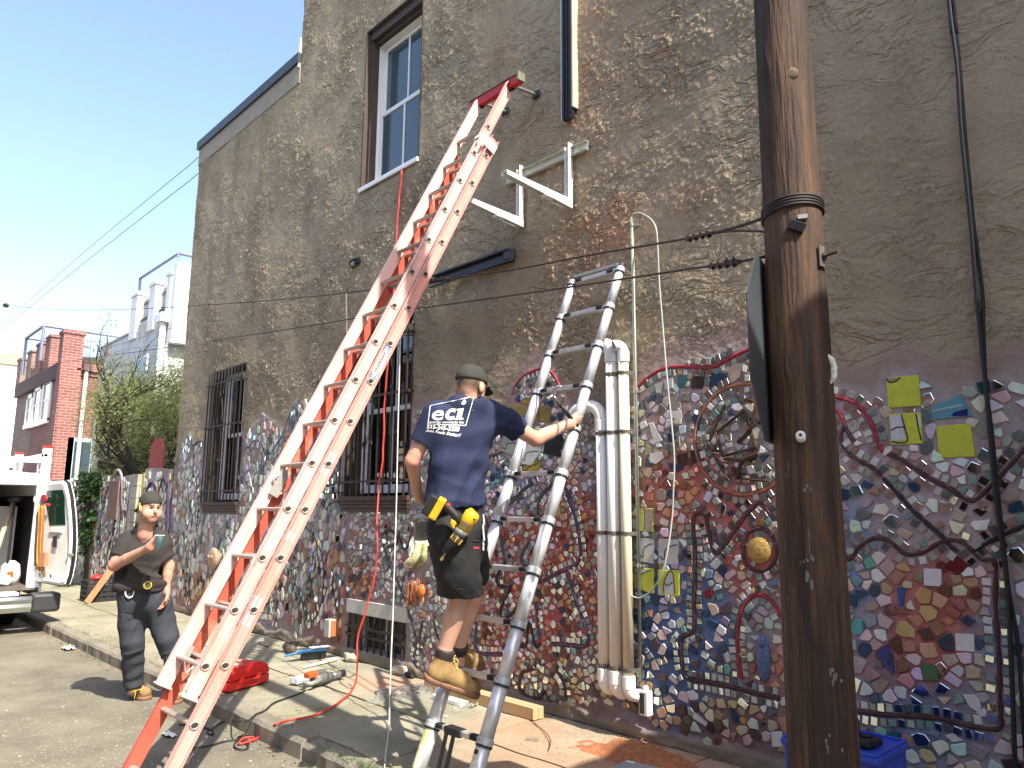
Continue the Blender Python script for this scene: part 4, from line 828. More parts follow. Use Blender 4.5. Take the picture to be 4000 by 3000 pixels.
for (zz, L_, tx) in ((zc_-.305*2.2, .14, 'DANGER'), (zc_-.305*4.9, .16, 'CAUTION'), (zc_-.305*3.6, .05, '')):
    c1 = rail_pt(zz)+np.array([.0008, 0, 0]); MB().obox(c1, RD, RN, XH, L_*.5, .021, .0004).build('warning_label', lw, rl)
    if tx: tm = fontmesh(tx, .026, .0005); place_flat(tm, c1+[.0010, 0, 0], RD, np.cross(XH, RD)); link('label_text', tm, lk, rl)
c1 = rail_pt(.30+.42)+np.array([.001, 0, 0]); MB().obox(rp(1.15)+[.0065, 0, 0]+RN*.03, RD, RN, XH, .025, .018, .001).build('rivet_plate', alu_d, rl)
# cross pad at the top that rests on the wall
ta = W(1841, 402, -.33); tb = W(2033, 318, -.33); zt = (ta[2]+tb[2])/2
red_pad = pm('red_pad', (.45, .02, .02), .4, var=.15)
mb = MB(); mb.box(ta[0], tb[0], -.35, -.30, zt-.045, zt+.03); mb.build('wall_pad', red_pad, rl, bevel=.006)
mb = MB(); mb.box(ta[0]-.005, tb[0]+.005, -.36, -.295, zt+.032, zt+.040); mb.box(tb[0]-.012, tb[0]+.012, -.365, -.29, zt-.03, zt+.045); mb.build('pad_edge', pm('worn_edge', (.17, .17, .10), .5, var=.4), rl, bevel=.002)
for s_ in (.01, -WF-.01):
    f = rp(4.86)+[s_, 0, 0]; mb = MB(); mb.cyl(f+[-.03, .02, .0], f+[.03, .02, .0], .03, 14); mb.build('end_cap', rubber, rl)
    MB().tube([[f[0], -.30, zt], [f[0], -.02, zt+.03]], .014, 8).build('standoff', steel, rl); MB().box(f[0]-.04, f[0]+.04, -.035, -.016, zt-.0, zt+.06).build('wall_foot', rubber, rl, bevel=.004)
# wires: climbing rope of the ladder
rope_m = pm('white_rope', (.62, .60, .52), .8, var=.2, vs=60, bump=.5, bs=150)
rt_, rb_ = J(1564, 1285, 6.3), G(1520, 3000, 0)
# ============================================================ telescopic ladder
T0 = np.array([-3.12, -1.32, .55]); TD = nrm([0., .42, 1.]); TW = .44; TN = nrm(np.cross(XH, TD)); TN = TN if TN[1] < 0 else -TN
def tp(k, s=0): return T0+TD*.305*k-np.array([TW, 0, 0])*s
tl_ = empty('telescopic_ladder', (-3.34, -1.56, 0), 'silver telescopic ladder with round tubes leaning on the wall beside the white pipes', 'ladder')
K0, K1 = -1.89, 9.05
for s_ in (0, 1):
    for k in range(-2, 9):
        a = max(k, K0) if k > -2 else K0; r = .0405-.0012*(k+2)
        mb = MB(); mb.cyl(tp(a, s_), tp(k+1, s_), r, 18); mb.build('tube', alu, tl_, smooth=True)
    for k in range(-1, 10):
        r = .0405-.0012*(k+1); mb = MB(); c = tp(k, s_); mb.lathe(c, [(r-.004, -.022), (r+.004, -.02), (r+.005, .010), (r+.002, .014), (r-.006, .016)], TD, 18); mb.build('collar', alu_d if False else pm('grey_collar', (.45, .46, .46), .4, metal=.3, var=.1), tl_, smooth=False)
        mb = MB(); mb.lathe(c-TD*.024, [(r-.004, -.008), (r+.006, -.007), (r+.006, .002), (r-.004, .004)], TD, 18); mb.build('rubber_ring', rubber, tl_)
        mb = MB(); q = c+TN*(r+.006); mb.lathe(q, [(.004, 0), (.003, .002)], TN, 8); mb.build('screw', rubber, tl_)
    f = tp(K0, s_); mb = MB(); mb.lathe(f, [(.044, -.03), (.044, .03), (.038, .035)], TD, 14); mb.build('foot', rubber, tl_)
    mb = MB(); mb.lathe(tp(K1, s_), [(.024, 0), (.026, .01), (.024, .03), (.012, .036)], TD, 14); mb.build('end_cap', rubber, tl_)
for k in range(-1, 10):
    a, b_ = tp(k, 1)+[.03, 0, 0], tp(k, 0)-[.03, 0, 0]; mb = MB(); c = (a+b_)/2
    mb.obox(c, XH, [0, 1, 0], [0, 0, 1], (b_[0]-a[0])/2, .021, .013); mb.obox(c+[0, 0, .0145], XH, [0, 1, 0], [0, 0, 1], (b_[0]-a[0])/2-.06, .014, .0015); mb.build('rung', pm('rung_alloy', (.55, .55, .53), .42, metal=.5, var=.12, vs=30, dark=(.3, .27, .22), dth=.68), tl_, bevel=.003)
    for e, d in ((a, 1), (b_, -1)):
        mb = MB(); q = e+np.array([d*.045, -.006, .004])
        mb.obox(q, XH, [0, 1, 0], [0, 0, 1], .028, .018, .013)
        for j in range(4): mb.obox(q+[-.018+j*.012, -.019, 0], XH, [0, 1, 0], [0, 0, 1], .003, .003, .011)
        mb.build('release_latch', rubber, tl_, bevel=.002)
mb = MB(); a, b_ = tp(9.12, 1), tp(9.12, 0); mb.obox((a+b_)/2+[0, 0, .01], XH, [0, 1, 0], [0, 0, 1], TW/2-.02, .02, .01); mb.build('top_bar', alu_d, tl_)
# sticker on lower right tube, carrying strap on the lowest rung
st = tp(-1.45, 0); 
def curved_label(c, r, a0, a1, h, m, nm='sticker'):
    ax = TD; u = TN; w_ = np.cross(ax, u); vs = []; n = 8
    for i in range(n+1):
        a = a0+(a1-a0)*i/n
        for s in (-h, h): vs.append(c+u*math.cos(a)*r+w_*math.sin(a)*r+ax*s)
    mb = MB(); mb.add(vs, [(i*2, i*2+2, i*2+3, i*2+1) for i in range(n)]); return mb.build(nm, m, tl_, smooth=True)
curved_label(tp(-1.42, 0), .0415, -.9, .5, .085, pm('yellow_label', (.55, .54, .36), .45, var=.12, vs=90, dark=(.12, .12, .1), dth=.62)); curved_label(tp(-1.6, 1), .0415, -.4, .9, .10, pm('yellow_label', (0, 0, 0)))
curved_label(tp(-1.22, 1), .0415, -.3, .8, .05, pm('green_label', (.4, .45, .2), .45, var=.3, vs=90)); curved_label(tp(-1.2, 0), .0416, -.7, .3, .012, rubber)
sc_ = (tp(-1, 1)+tp(-1, 0))/2; MB().obox(sc_+[-.02, -.006, 0], XH, [0, 1, 0], [0, 0, 1], .065, .028, .02).build('strap_loop', rubber, tl_, bevel=.004)
MB().beam(sc_+[-.06, -.03, 0], sc_+[-.09, -.10, -.34], .030, .003, (0, 1, .2)).build('strap', rubber, tl_); MB().beam(sc_+[.0, -.03, 0], sc_+[-.05, -.08, -.34], .030, .003, (0, 1, .2)).build('strap', rubber, tl_)
# ============================================================ utility pole
wood = pm('creosoted_wood', (.100, .052, .028), .8, var=.75, vs=7, bump=.9, bs=26, bd=.012, stretch=(2.6, 2.6, .22), dark=(.026, .015, .010), dth=.48)
PX_, PY_ = -1.335, -1.40
pole = empty('utility_pole', (PX_, PY_, -.05), 'weathered brown wooden utility pole standing at the kerb in front of the mosaic', 'utility pole')
v = []; n = 40; rows = 120
for j in range(rows+1):
    z = -.1+7.2*j/rows; r0_ = .125-.0072*z*.75
    for k in range(n):
        a = 2*math.pi*k/n; r = r0_*(1+.010*math.sin(3*a+z)+.012*mnoise.noise(Vector((math.cos(a)*2.2, math.sin(a)*2.2, z*.9)))+.012*mnoise.noise(Vector((math.cos(a)*9, math.sin(a)*9, z*1.1))))
        for cz, ca in ((3.28, -2.0), (2.0, -1.6)): r += .012*math.exp(-((z-cz)/.05)**2-((math.atan2(math.sin(a-ca), math.cos(a-ca)))/.25)**2)
        v.append((PX_+r*math.cos(a), PY_+r*math.sin(a), z))
mb = MB(); mb.add(v, [(j*n+k, j*n+(k+1) % n, (j+1)*n+(k+1) % n, (j+1)*n+k) for j in range(rows) for k in range(n)]+[tuple(range(rows*n, rows*n+n))]); mb.build('shaft', wood, pole, smooth=True)
vd = nrm([CAM[0]-PX_, CAM[1]-PY_, 0]); vr = np.array([-vd[1], vd[0], 0]); vr = vr if vr@_rt > 0 else -vr   # vr = to the right of the picture
def on_pole(px, py, lift=0.0):
    q = J(px, py, PR((PX_, PY_, 1.5))[2]); s = (q-[PX_, PY_, 0])@vr; r = .122-.0054*q[2]; s = max(-r*.98, min(r*.98, s)); return np.array([PX_, PY_, 0])+vr*s+vd*(math.sqrt(r*r-s*s)+lift)+np.array([0, 0, J(px, py, PR((PX_, PY_, 1.5))[2]-.11)[2]])
kn = MB(); q = on_pole(3082, 110); kn.lathe(q-vd*.004, [(.030, 0), (.026, .008), (.012, .010)], vd, 12); kn.build('knot', pm('knot_wood', (.10, .07, .04), .8, var=.4, vs=60), pole, smooth=True)
paint = pm('chalky_paint', (.15, .145, .145), .9, var=.5, vs=60)
def smear(px, py, w, h, nn=9):
    m = MB()
    for k in range(nn):
        a = on_pole(px+random.gauss(0, w), py+random.gauss(0, h), .0022); L_ = random.uniform(.01, .05)*(h/60); m.add([a+vr*random.uniform(-.006, -.001)+[0, 0, L_], a+vr*random.uniform(.001, .007)+[0, 0, L_*.8], a+vr*random.uniform(.0, .006)-[0, 0, L_], a-vr*random.uniform(.0, .004)-[0, 0, L_*.9]], [(0, 1, 2, 3)])
    return m
mm_ = MB()
for (px_, py_, w_, h_, n_) in ((3075, 1870, 8, 40, 8), (3125, 1910, 25, 10, 6), (3085, 2170, 14, 30, 10), (3150, 2185, 22, 14, 7), (3120, 2450, 18, 60, 16), (3110, 2560, 10, 50, 10), (3255, 2620, 18, 20, 8), (3085, 2340, 8, 50, 6), (3230, 2850, 20, 20, 6), (3155, 2280, 10, 25, 5)):
    q = smear(px_, py_, w_, h_, n_); mm_.add(q.v, q.f)
mm_.build('paint_smear', paint, pole)
st_ = MB()
for (px_, py_) in ((3160, 2100), (3161, 2140), (3190, 1530), (3158, 2080)): q = on_pole(px_, py_, .001); st_.beam(q-[0, 0, .02], q+[.002, 0, .02], .002, .002)
st_.build('staple', steel, pole)
# guy wrap, through bolt, plate, porcelain knob, white torn card
gz = W(3090, 820, PY_)[2]; gp = MB()
gw = pm('rusted_strand', (.05, .028, .02), .55, metal=.5, var=.4, vs=80); gwb = pm('dark_strand', (.028, .022, .022), .6, metal=.3)
for i, dz in enumerate((-.034, -.022, -.010, .002)):
    r = .126-.0054*gz+.004; gp.tube([np.array([PX_, PY_, gz+dz])+vr*r*math.cos(a)+vd*r*math.sin(a)+np.array([0, 0, .012*math.sin(a*1)+.008*math.cos(a)]) for a in np.linspace(0, 2*math.pi, 33)[:-1]], .0062, 6, closed=True)
gp.build('strand_wrap', gwb, pole, smooth=True)
q = on_pole(3110, 815, .008); mb = MB(); mb.obox(q, nrm(vr+[0, 0, -.5]), vd, nrm(np.array([0, 0, 1])+vr*.5), .030, .01, .020); mb.build('clamp_plate', black_metal, pole, bevel=.003); mb = MB(); mb.obox(q+vr*.022+[0, 0, .034], vr, vd, [0, 0, 1], .018, .012, .008); mb.build('clamp_tab', pm('galvanised', (.33, .32, .30), .5, metal=.4, var=.2), pole)
q = on_pole(3195, 943, .003)+vr*.012; mb = MB(); mb.obox(q, nrm(vd-vr*.6), nrm(vr+vd*.6), [0, 0, 1], .018, .004, .042); mb.build('square_washer', pm('galvanised2', (.16, .15, .14), .5, metal=.3, var=.3), pole, bevel=.002)
mb = MB(); mb.cyl(q+[0, 0, 0], q+vr*.055+np.array([0, 0, .014]), .0075, 8); mb.cyl(q+vr*.004, q+vr*.018, .015, 6); mb.build('bolt', gw, pole)
q = on_pole(3128, 1706, .0); mb = MB(); mb.lathe(q, [(.018, 0), (.018, .010), (.011, .013), (.011, .020), (.018, .024), (.017, .034), (.006, .036)], nrm(vd+[0, 0, .25]), 18); mb.build('porcelain_knob', pm('porcelain', (.62, .60, .54), .15, var=.08), pole, smooth=False); mb = MB(); q2 = q+nrm(vd+[0, 0, .25])*.036; mb.lathe(q2, [(.006, 0), (.005, .003)], nrm(vd+[0, 0, .25]), 8); mb.build('nail_head', black_metal, pole)
q = on_pole(3238, 1415, .004)+vr*.006; mb = MB(); mb.tube([q+[0, 0, .055]-vr*.012, q+[0, 0, .03]+vr*.004, q-[0, 0, .0]+vr*.010, q-[0, 0, .04]+vr*.007, q-[0, 0, .06]-vr*.006], [.003, .012, .013, .012, .004], 8); mb.build('torn_board', pm('chipped_white', (.62, .62, .50), .6, var=.3, vs=60, dark=(.1, .1, .08), dth=.62), pole)
# ============================================================ stop-sign back, grey, on the far side of the pole
sc0 = np.array([-1.462, -1.415, 2.085]); sd = nrm([math.sin(math.radians(-18)), math.cos(math.radians(-18)), 0]); sn = nrm(np.cross(sd, [0, 0, 1])); sn = sn if sn[0] > 0 else -sn
sg = empty('octagonal_sign', tuple(sc0), 'grey octagonal metal road sign seen edge-on from behind at the left of the pole', 'road sign')
oct_ = [sc0+sd*.402*math.cos(math.radians(22.5+45*k))+np.array([0, 0, .402*math.sin(math.radians(22.5+45*k))]) for k in range(8)]
MB().prism([p-sn*.0015 for p in oct_], sn*.003).build('plate', pm('sign_back', (.10, .115, .13), .38, metal=.5, var=.15, vs=4), sg)
MB().prism([sc0+(p-sc0)*.985-sn*.0032 for p in oct_], -sn*.0008).build('face_sheet', pm('sign_red', (.45, .02, .03), .4), sg)
mb = MB(); mb.beam(sc0+sn*.006-[0, 0, .36], sc0+sn*.006+[0, 0, .36], .05, .006, tuple(sn)); mb.build('mounting_strap', black_metal, sg)
# ============================================================ guy strands and overhead cables
def cable(name, pts, r, m, label, grp=None, n=6, cat='cable'):
    o = MB().tube(pts, r, n).build(name, m, None, smooth=True); return tag(o, label, cat, grp)
def sagline(a, b_, sag, n=24): return [np.asarray(a)*(1-t)+np.asarray(b_)*t-np.array([0, 0, 4*sag*t*(1-t)]) for t in np.linspace(0, 1, n)]
pz = 3.05
def wireZ(pts): return [J(*p) for p in pts]
up_ = wireZ([(2990, 850, 3.07), (2850, 895, 3.35), (2700, 928, 3.75), (2550, 955, 4.15), (2300, 997, 4.75), (2000, 1054, 5.5), (1700, 1095, 6.3), (1300, 1150, 8.0), (900, 1185, 10.4), (500, 1208, 14.5), (250, 1210, 19), (60, 1197, 24), (20, 1193, 25)])
cable('guy_strand', spline(up_, 6), .0065, gw, 'upper rusty strand stretched from the wooden pole across the house front', 'rusty strands from the pole')
lo_ = wireZ([(2985, 1003, 3.06), (2850, 1030, 3.35), (2700, 1050, 3.75), (2500, 1080, 4.3), (2200, 1125, 5.1), (1900, 1168, 5.9), (1500, 1225, 7.2), (1100, 1290, 9.1), (800, 1335, 11.3), (550, 1372, 14), (350, 1400, 17.5), (150, 1428, 22), (-100, 1460, 30)])
cable('guy_strand', spline(lo_, 6), .0065, gw, 'lower rusty strand passing over the top of the telescopic ladder', 'rusty strands from the pole')
cable('guy_strand', spline(wireZ([(2990, 905, 3.07), (2870, 903, 3.3), (2760, 915, 3.6)]), 5), .005, gw, 'short doubled end of the upper rusty strand beside the pole')
def clampgrip(name, a, b_, lab):
    e = empty(name, tuple(a), lab, 'clamp'); d = nrm(b_-a); L_ = np.linalg.norm(b_-a)
    mb = MB(); mb.tube([a, b_], .010, 8); mb.build('grip_body', gw, e)
    for k in range(4):
        c = a+(b_-a)*(k+.6)/4.4; mb = MB(); mb.obox(c, d, nrm(np.cross(d, [0, 0, 1])), [0, 0, 1], .013, .012, .016); mb.tube([c+[0, 0, .012], c+[0, 0, .028]], .005, 6); mb.tube([c-[0, 0, .012], c-[0, 0, .022]], .005, 6); mb.build('bolt_clamp', gw, e, bevel=.003)
clampgrip('strand_clamp', J(2680, 934, 3.8), J(2790, 908, 3.5), 'rusty bolted clamp on the upper strand near the pole'); clampgrip('strand_clamp', J(2770, 1040, 3.57), J(2890, 1022, 3.26), 'rusty bolted clamp on the lower strand near the pole')
clampgrip('strand_clamp', J(1670, 1098, 6.4), J(1765, 1088, 6.15), 'rusty clamp on the upper strand just right of the red ladder')
mb = MB(); mb.lathe(J(22, 1193, 25), [(.015, -.25), (.07, -.12), (.08, .1), (.02, .25)], nrm(J(60, 1196, 24)-J(0, 1188, 25.5)), 10); tag(mb.build('strain_insulator', rubber, None, smooth=True), 'dark egg insulator on the strand at the left edge of the sky', 'insulator')
ov = pm('overhead_cable', (.05, .055, .07), .6)
for pts, r, lab in (([(-150, 1440, 34), (0, 1278, 30), (300, 1010, 22), (600, 760, 16.5), (780, 610, 13.6), (1000, 400, 11.6), (1280, 170, 10), (1560, -60, 8.8)], .007, 'upper black overhead cable crossing the sky and the house corner'),
                    ([(-150, 1400, 34), (0, 1292, 30), (300, 1050, 22.5), (600, 815, 17), (790, 665, 14), (1000, 470, 12.2), (1280, 230, 10.4), (1600, -100, 9)], .008, 'lower black overhead cable crossing the sky and the house corner'),
                    ([(-100, 1560, 34), (380, 1395, 20), (730, 1335, 14), (960, 1235, 11.2), (1060, 1195, 10.4), (1240, 1090, 9.4)], .004, 'thin grey drop wire from the stucco wall down over the tree'),
                    ([(-60, 1500, 33), (180, 1420, 25), (420, 1360, 19), (640, 1290, 15), (735, 1270, 13.8)], .004, 'thin drop wire passing in front of the white house')):
    cable('overhead_cable', spline([J(*p) for p in pts], 6), r, ov, lab, 'overhead cables')
_ex = lambda px, yy: [np.array([W(px, -60, yy)[0]-.12, yy, 10.4]), np.array([W(px, -60, yy)[0]-.04, yy, 7.5])]
cable('wall_cable', spline(_ex(3700, -.05)+[W(x, y, -.05) for x, y in ((3700, -60), (3712, 60), (3738, 250), (3755, 500), (3775, 700), (3790, 850), (3800, 960), (3815, 1150), (3825, 1250), (3850, 1500), (3868, 1700), (3885, 1900), (3910, 2100), (3935, 2300), (3950, 2600), (3962, 2900), (3968, 3100))], 5), .011, rubber, 'front one of two black cables running down the shaded wall at the right', 'black cables on the wall')
cable('wall_cable', spline(_ex(3716, -.035)+[W(x, y, -.035) for x, y in ((3716, -60), (3726, 60), (3748, 250), (3768, 500), (3786, 700), (3800, 850), (3815, 960), (3838, 1150), (3842, 1300), (3852, 1500), (3876, 1700), (3895, 1900), (3918, 2100), (3940, 2300), (3975, 2500), (3990, 2700), (4010, 3000))], 5), .009, rubber, 'rear one of two black cables, swinging outward lower down', 'black cables on the wall')
# ============================================================ white drain pipes
def pipe_thing(name, label, px_l, px_r, ytop, ybot, r, m, yd, topk, botk):
    a = W((px_l[0]+px_r[0])/2, ytop, yd); b_ = W((px_l[1]+px_r[1])/2, ybot, yd); x = (a[0]+b_[0])/2
    e = empty(name, (x, yd, b_[2]), label, 'drain pipe', 'plastic drain pipes on the wall')
    MB().cyl((x, yd, b_[2]), (x, yd, a[2]), r, 24).build('pipe', m, e, smooth=True)
    MB().lathe((x, yd, a[2]), [(r+.001, -.045), (r+.007, -.043), (r+.007, .03), (r+.001, .034)], n=24).build('coupling', white_pl, e)
    MB().lathe((x, yd, b_[2]), [(r+.001, .05), (r+.007, .048), (r+.007, -.03), (r+.001, -.034)], n=24).build('coupling', white_pl, e)
    R = r*1.15
    if topk:
        dx, dy = topk; c = np.array([x+dx*R*1.2, yd+dy*R*1.2, a[2]+.02]); P = []; L_ = R*1.2
        for t in np.linspace(0, math.pi*.62 if topk != (-1, 0) or r < .05 else math.pi*.75, 14): P.append(np.array([x+dx*L_*(1-math.cos(t)), yd+dy*L_*(1-math.cos(t)), a[2]+.02+L_*1.05*math.sin(t)]))
        o = MB().tube(P, r+.003, 20, cap=False).build('elbow', white_pl, e, smooth=True); s = o.modifiers.new('s', 'SOLIDIFY'); s.thickness = .006
        MB().lathe(P[-1]-nrm(P[-1]-P[-2])*.012, [(r-.004, .0), (r-.005, .002)], nrm(P[-1]-P[-2]), 20).build('inside', pm('pipe_inside', (.10, .10, .13), .6), e)
    if botk:
        dx, dy = botk; P = [np.array([x+dx*R*1.3*(1-math.cos(t)), yd+dy*R*1.3*(1-math.cos(t)), b_[2]-.02-R*1.25*math.sin(t)]) for t in np.linspace(0, math.pi/2, 10)]+[np.array([x+dx*(R*1.3+.06), yd+dy*(R*1.3+.06), b_[2]-.02-R*1.25])]
        MB().tube(P, r+.004, 20).build('elbow', white_pl, e, smooth=True)
    return e, x, a[2], b_[2]
e1, x1_, zt1, zb1 = pipe_thing('drain_pipe', 'leftmost and shortest white drain pipe, its top bent toward the ladder', (2322, 2348), (2364, 2392), 1660, 2640, .042, white_pl, -.10, None, (.25, .6))
# its long bend and side arm
P = [np.array([x1_, -.10, zt1])]+[np.array([x1_-.12*(1-math.cos(t)), -.10, zt1+.02+.12*math.sin(t)]) for t in np.linspace(0, math.pi*.62, 12)]+[W(2215, 1645, -.12)+[-.0, 0, -.02], W(2200, 1700, -.13)]
P = [np.array([x1_, -.10, zt1+.01])]+[np.array([x1_-.11+.11*math.cos(t), -.10, zt1+.03+.11*math.sin(t)]) for t in np.linspace(0, math.pi/2, 8)]+[np.array([x1_-.22, -.10, zt1+.13]), np.array([x1_-.30, -.10, zt1+.05]), np.array([x1_-.32, -.10, zt1-.03])]
MB().tube(spline(P, 3), .045, 20).build('long_bend', white_pl, e1, smooth=True)
e2, x2_, zt2, zb2 = pipe_thing('drain_pipe', 'tall middle white drain pipe ending in a large open hook to the left', (2362, 2388), (2414, 2434), 1392, 2650, .046, white_pl, -.10, (-1, -.1), (.25, .6))
e3, x3_, zt3, zb3 = pipe_thing('drain_pipe', 'rightmost cream drain pipe with a small hooked open top', (2417, 2437), (2452, 2476), 1390, 2670, .036, cream_pl, -.10, (-.6, -.8), (.6, .5))
strap_m = pm('perforated_strap', (.20, .18, .15), .5, metal=.6, var=.5, vs=90)
for k, (yy, nm) in enumerate(((1463, 'topmost'), (1690, 'second'), (2082, 'third'), (2606, 'lowest'))):
    z = W(2400, yy, -.1)[2]; xa = x1_-.06 if k else x2_-.06; pts = [(xa, -.02, z)]
    for (xx, r) in ((x1_, .042), (x2_, .046), (x3_, .036))[0 if k else 1:]:
        pts += [np.array([xx-(r+.004)*math.cos(t), -.10-(r+.004)*math.sin(t), z]) for t in np.linspace(.3, math.pi-.3, 7)]
    pts += [(x3_+.055, -.03, z)]; vs = []
    for p in pts: vs += [np.asarray(p)-[0, 0, .013], np.asarray(p)+[0, 0, .013]]
    e = empty('pipe_strap', (xa, -.05, z), '%s perforated metal strap holding the white drain pipes' % nm, 'strap', 'straps round the drain pipes')
    mb = MB(); mb.add(vs, [(i*2, i*2+2, i*2+3, i*2+1) for i in range(len(pts)-1)]); o = mb.build('band', strap_m, e); s = o.modifiers.new('s', 'SOLIDIFY'); s.thickness = .0025
    hb = MB()
    for i in range(1, len(pts)-1):
        p, q = np.asarray(pts[i]), np.asarray(pts[i+1]); c = (p+q)/2; nn = nrm([q[1]-p[1], -(q[0]-p[0]), 0]); nn = nn if nn[1] < 0 else -nn
        hb.lathe(c+nn*.002, [(.0045, 0), (.004, .0006)], nn, 8)
    hb.build('punched_hole', hole, e)
# steel conduit, outlet box, loop wire
ct, cb = W(2469, 850, -.035), W(2503, 2660, -.035); xm = (ct[0]+cb[0])/2
co = empty('conduit', tuple(cb), 'grey-green steel conduit running down the wall right of the white pipes', 'conduit'); cm_ = pm('conduit_steel', (.34, .36, .31), .42, metal=.4, var=.12, vs=20)
MB().cyl(ct, cb, .0125, 12).build('tube', cm_, co, smooth=True)
for yy in (880, 960, 1530, 2210): 
    q = W(2469+(yy-850)*.0187, yy, -.035); MB().lathe(q, [(.014, -.012), (.0165, -.01), (.0165, .01), (.014, .012)], n=12).build('coupling', cm_, co); MB().box(q[0]-.0, q[0]+.04, -.024, -.018, q[2]-.009, q[2]+.009).build('clip', cm_, co)
bx = W(2524, 2745, -.05); b0 = empty('outlet_box', (bx[0], -.06, bx[2]), 'white outlet box with a dark cover at the bottom of the conduit', 'outlet box')
MB().box(bx[0]-.032, bx[0]+.035, -.085, -.025, bx[2]-.075, bx[2]+.075).build('box', white_pl, b0, bevel=.006); MB().box(bx[0]-.037, bx[0]-.0325, -.080, -.03, bx[2]-.066, bx[2]+.066).build('side_plate', white_pl, b0); MB().box(bx[0]-.026, bx[0]+.012, -.089, -.0855, bx[2]-.062, bx[2]+.062).build('dark_cover', pm('dark_cover', (.03, .035, .035), .3), b0, bevel=.002); MB().lathe((bx[0], -.05, bx[2]+.075), [(.017, 0), (.017, .02), (.013, .03)]).build('hub', white_pl, b0)
LW = [(2469, 850), (2473, 838), (2500, 832), (2540, 855), (2562, 891), (2569, 963), (2574, 1083), (2580, 1163), (2593, 1325), (2607, 1488), (2623, 1651), (2634, 1787), (2631, 1900), (2624, 2033), (2598, 2198), (2558, 2291), (2505, 2334), (2465, 2328), (2435, 2318)]
cable('loop_wire', spline([W(x, y, -.04-.02*(i > 3)-.04*(i > 13)) for i, (x, y) in enumerate(LW)], 6), .0055, pm('grey_wire', (.40, .42, .38), .45, var=.1), 'thin pale wire looping from the top of the steel conduit', cat='wire')
# ============================================================ condenser wall brackets
zb_ = W(2040, 873, -.04)[2]; zt_ = 4.28
def bracket(px_v, label, main=True):
    c = W(px_v, 870 if main else 800, -.04); x = c[0]; L_ = .70
    e = empty('wall_bracket', (x, 0, zb_), label, 'bracket', 'white wall brackets')
    MB().box(x-.045, x-.041, -.075, -.035, zb_, zt_+.01).box(x-.041, x+.0, -.040, -.035, zb_, zt_+.01).build('upright', white_metal, e); MB().box(x+.0, x+.004, -.085, -.035, zb_-.03, zt_+.035).build('upright_flange', white_metal, e)
    P = [(0, zb_-.035), (0, zb_+.035), (-L_, zb_+.055), (-L_, zb_+.025)]
    MB().prism([(x+.0045, -.04+y, z) for y, z in P], (.004, 0, 0)).build('arm', white_metal, e); MB().prism([(x-.046, -.04+y, z) for y, z in P], (-.004, 0, 0)).build('arm', white_metal, e)
    MB().prism([(x-.045, -.045, zb_+.036), (x-.045, -.04-L_, zb_+.056), (x+.004, -.04-L_, zb_+.056), (x+.004, -.045, zb_+.036)], (0, 0, .004)).build('arm_top', white_metal, e)
    MB().box(x-.03, x+.03, -.04-L_*.45, -.04-L_*.3, zb_-.028, zb_-.012).build('pad', white_metal, e)
    for dz in (-.02, .01): MB().lathe((x+.0088, -.06, zb_+dz), [(.006, 0), (.004, .004)], (1, 0, 0), 8).build('bolt', steel, e)
bracket(2042, 'white metal bracket on the wall beside the red ladder, the lower left of the pair'); bracket(2234, 'white metal bracket sticking out of the wall, the upper right one of the pair', False)
ra, rb2 = W(1978, 706, -.03), W(2297, 567, -.03); zr = 4.25
e = empty('bracket_rail', (ra[0], 0, zr), 'pale horizontal metal rail from which the two white wall brackets hang', 'rail'); rm_ = pm('rail_metal', (.50, .50, .40), .45, metal=.3, var=.15, vs=20)
MB().box(ra[0], rb2[0], -.032, -.028, zr-.04, zr+.035).build('web', rm_, e); MB().box(ra[0], rb2[0], -.060, -.032, zr+.031, zr+.035).build('flange', rm_, e); MB().box(ra[0], rb2[0], -.060, -.032, zr-.04, zr-.036).build('flange', rm_, e)
# ============================================================ black channels on the wall
da, db = W(2193, 0, -.06), W(2196, 474, -.06); dx_ = W(2237, 200, -.06)[0]
e = empty('black_channel', (da[0], 0, db[2]), 'upright black metal line-set cover fixed high on the wall', 'channel', 'black metal channels')
cbk = pm('black_enamel', (.014, .014, .016), .35, var=.2)
MB().box(da[0]+.012, dx_-.012, -.055, -.03, db[2], 9.5).build('cover', cbk, e); MB().box(da[0], da[0]+.008, -.07, -.0, db[2], 9.5).build('pale_edge', white_metal, e); MB().box(da[0]+.012, da[0]+.024, -.075, -.055, db[2], 9.5).build('lip', cbk, e); MB().box((da[0]+dx_)/2-.01, (da[0]+dx_)/2, -.066, -.055, db[2]+.003, 9.5).build('rib', cbk, e); MB().box(dx_-.008, dx_+.006, -.07, -.0, db[2]+.08, 9.5).build('pale_edge', pm('pale_brown', (.40, .36, .28), .6), e)
ha, hb_ = W(1668, 1112, -.07), W(1995, 985, -.07); zh = (ha[2]+hb_[2])/2
e = empty('black_channel', (ha[0], 0, zh), 'level black metal line-set cover behind the red ladder', 'channel', 'black metal channels')
MB().prism([(ha[0], -.06, zh-.0), (hb_[0], -.06, zh-.055), (hb_[0], -.06, zh+.06), (ha[0]+.1, -.06, zh+.035)], (0, .04, 0)).build('cover', cbk, e); MB().box(ha[0]+.1, hb_[0], -.10, -.061, zh+.035, zh+.05).build('lip', cbk, e); MB().box(ha[0]+.05, hb_[0], -.085, -.061, zh-.06, zh-.045).build('lip', cbk, e); MB().box(hb_[0]-.07, hb_[0], -.09, -.063, zh-.04, zh+.03).build('end_fold', cbk, e)
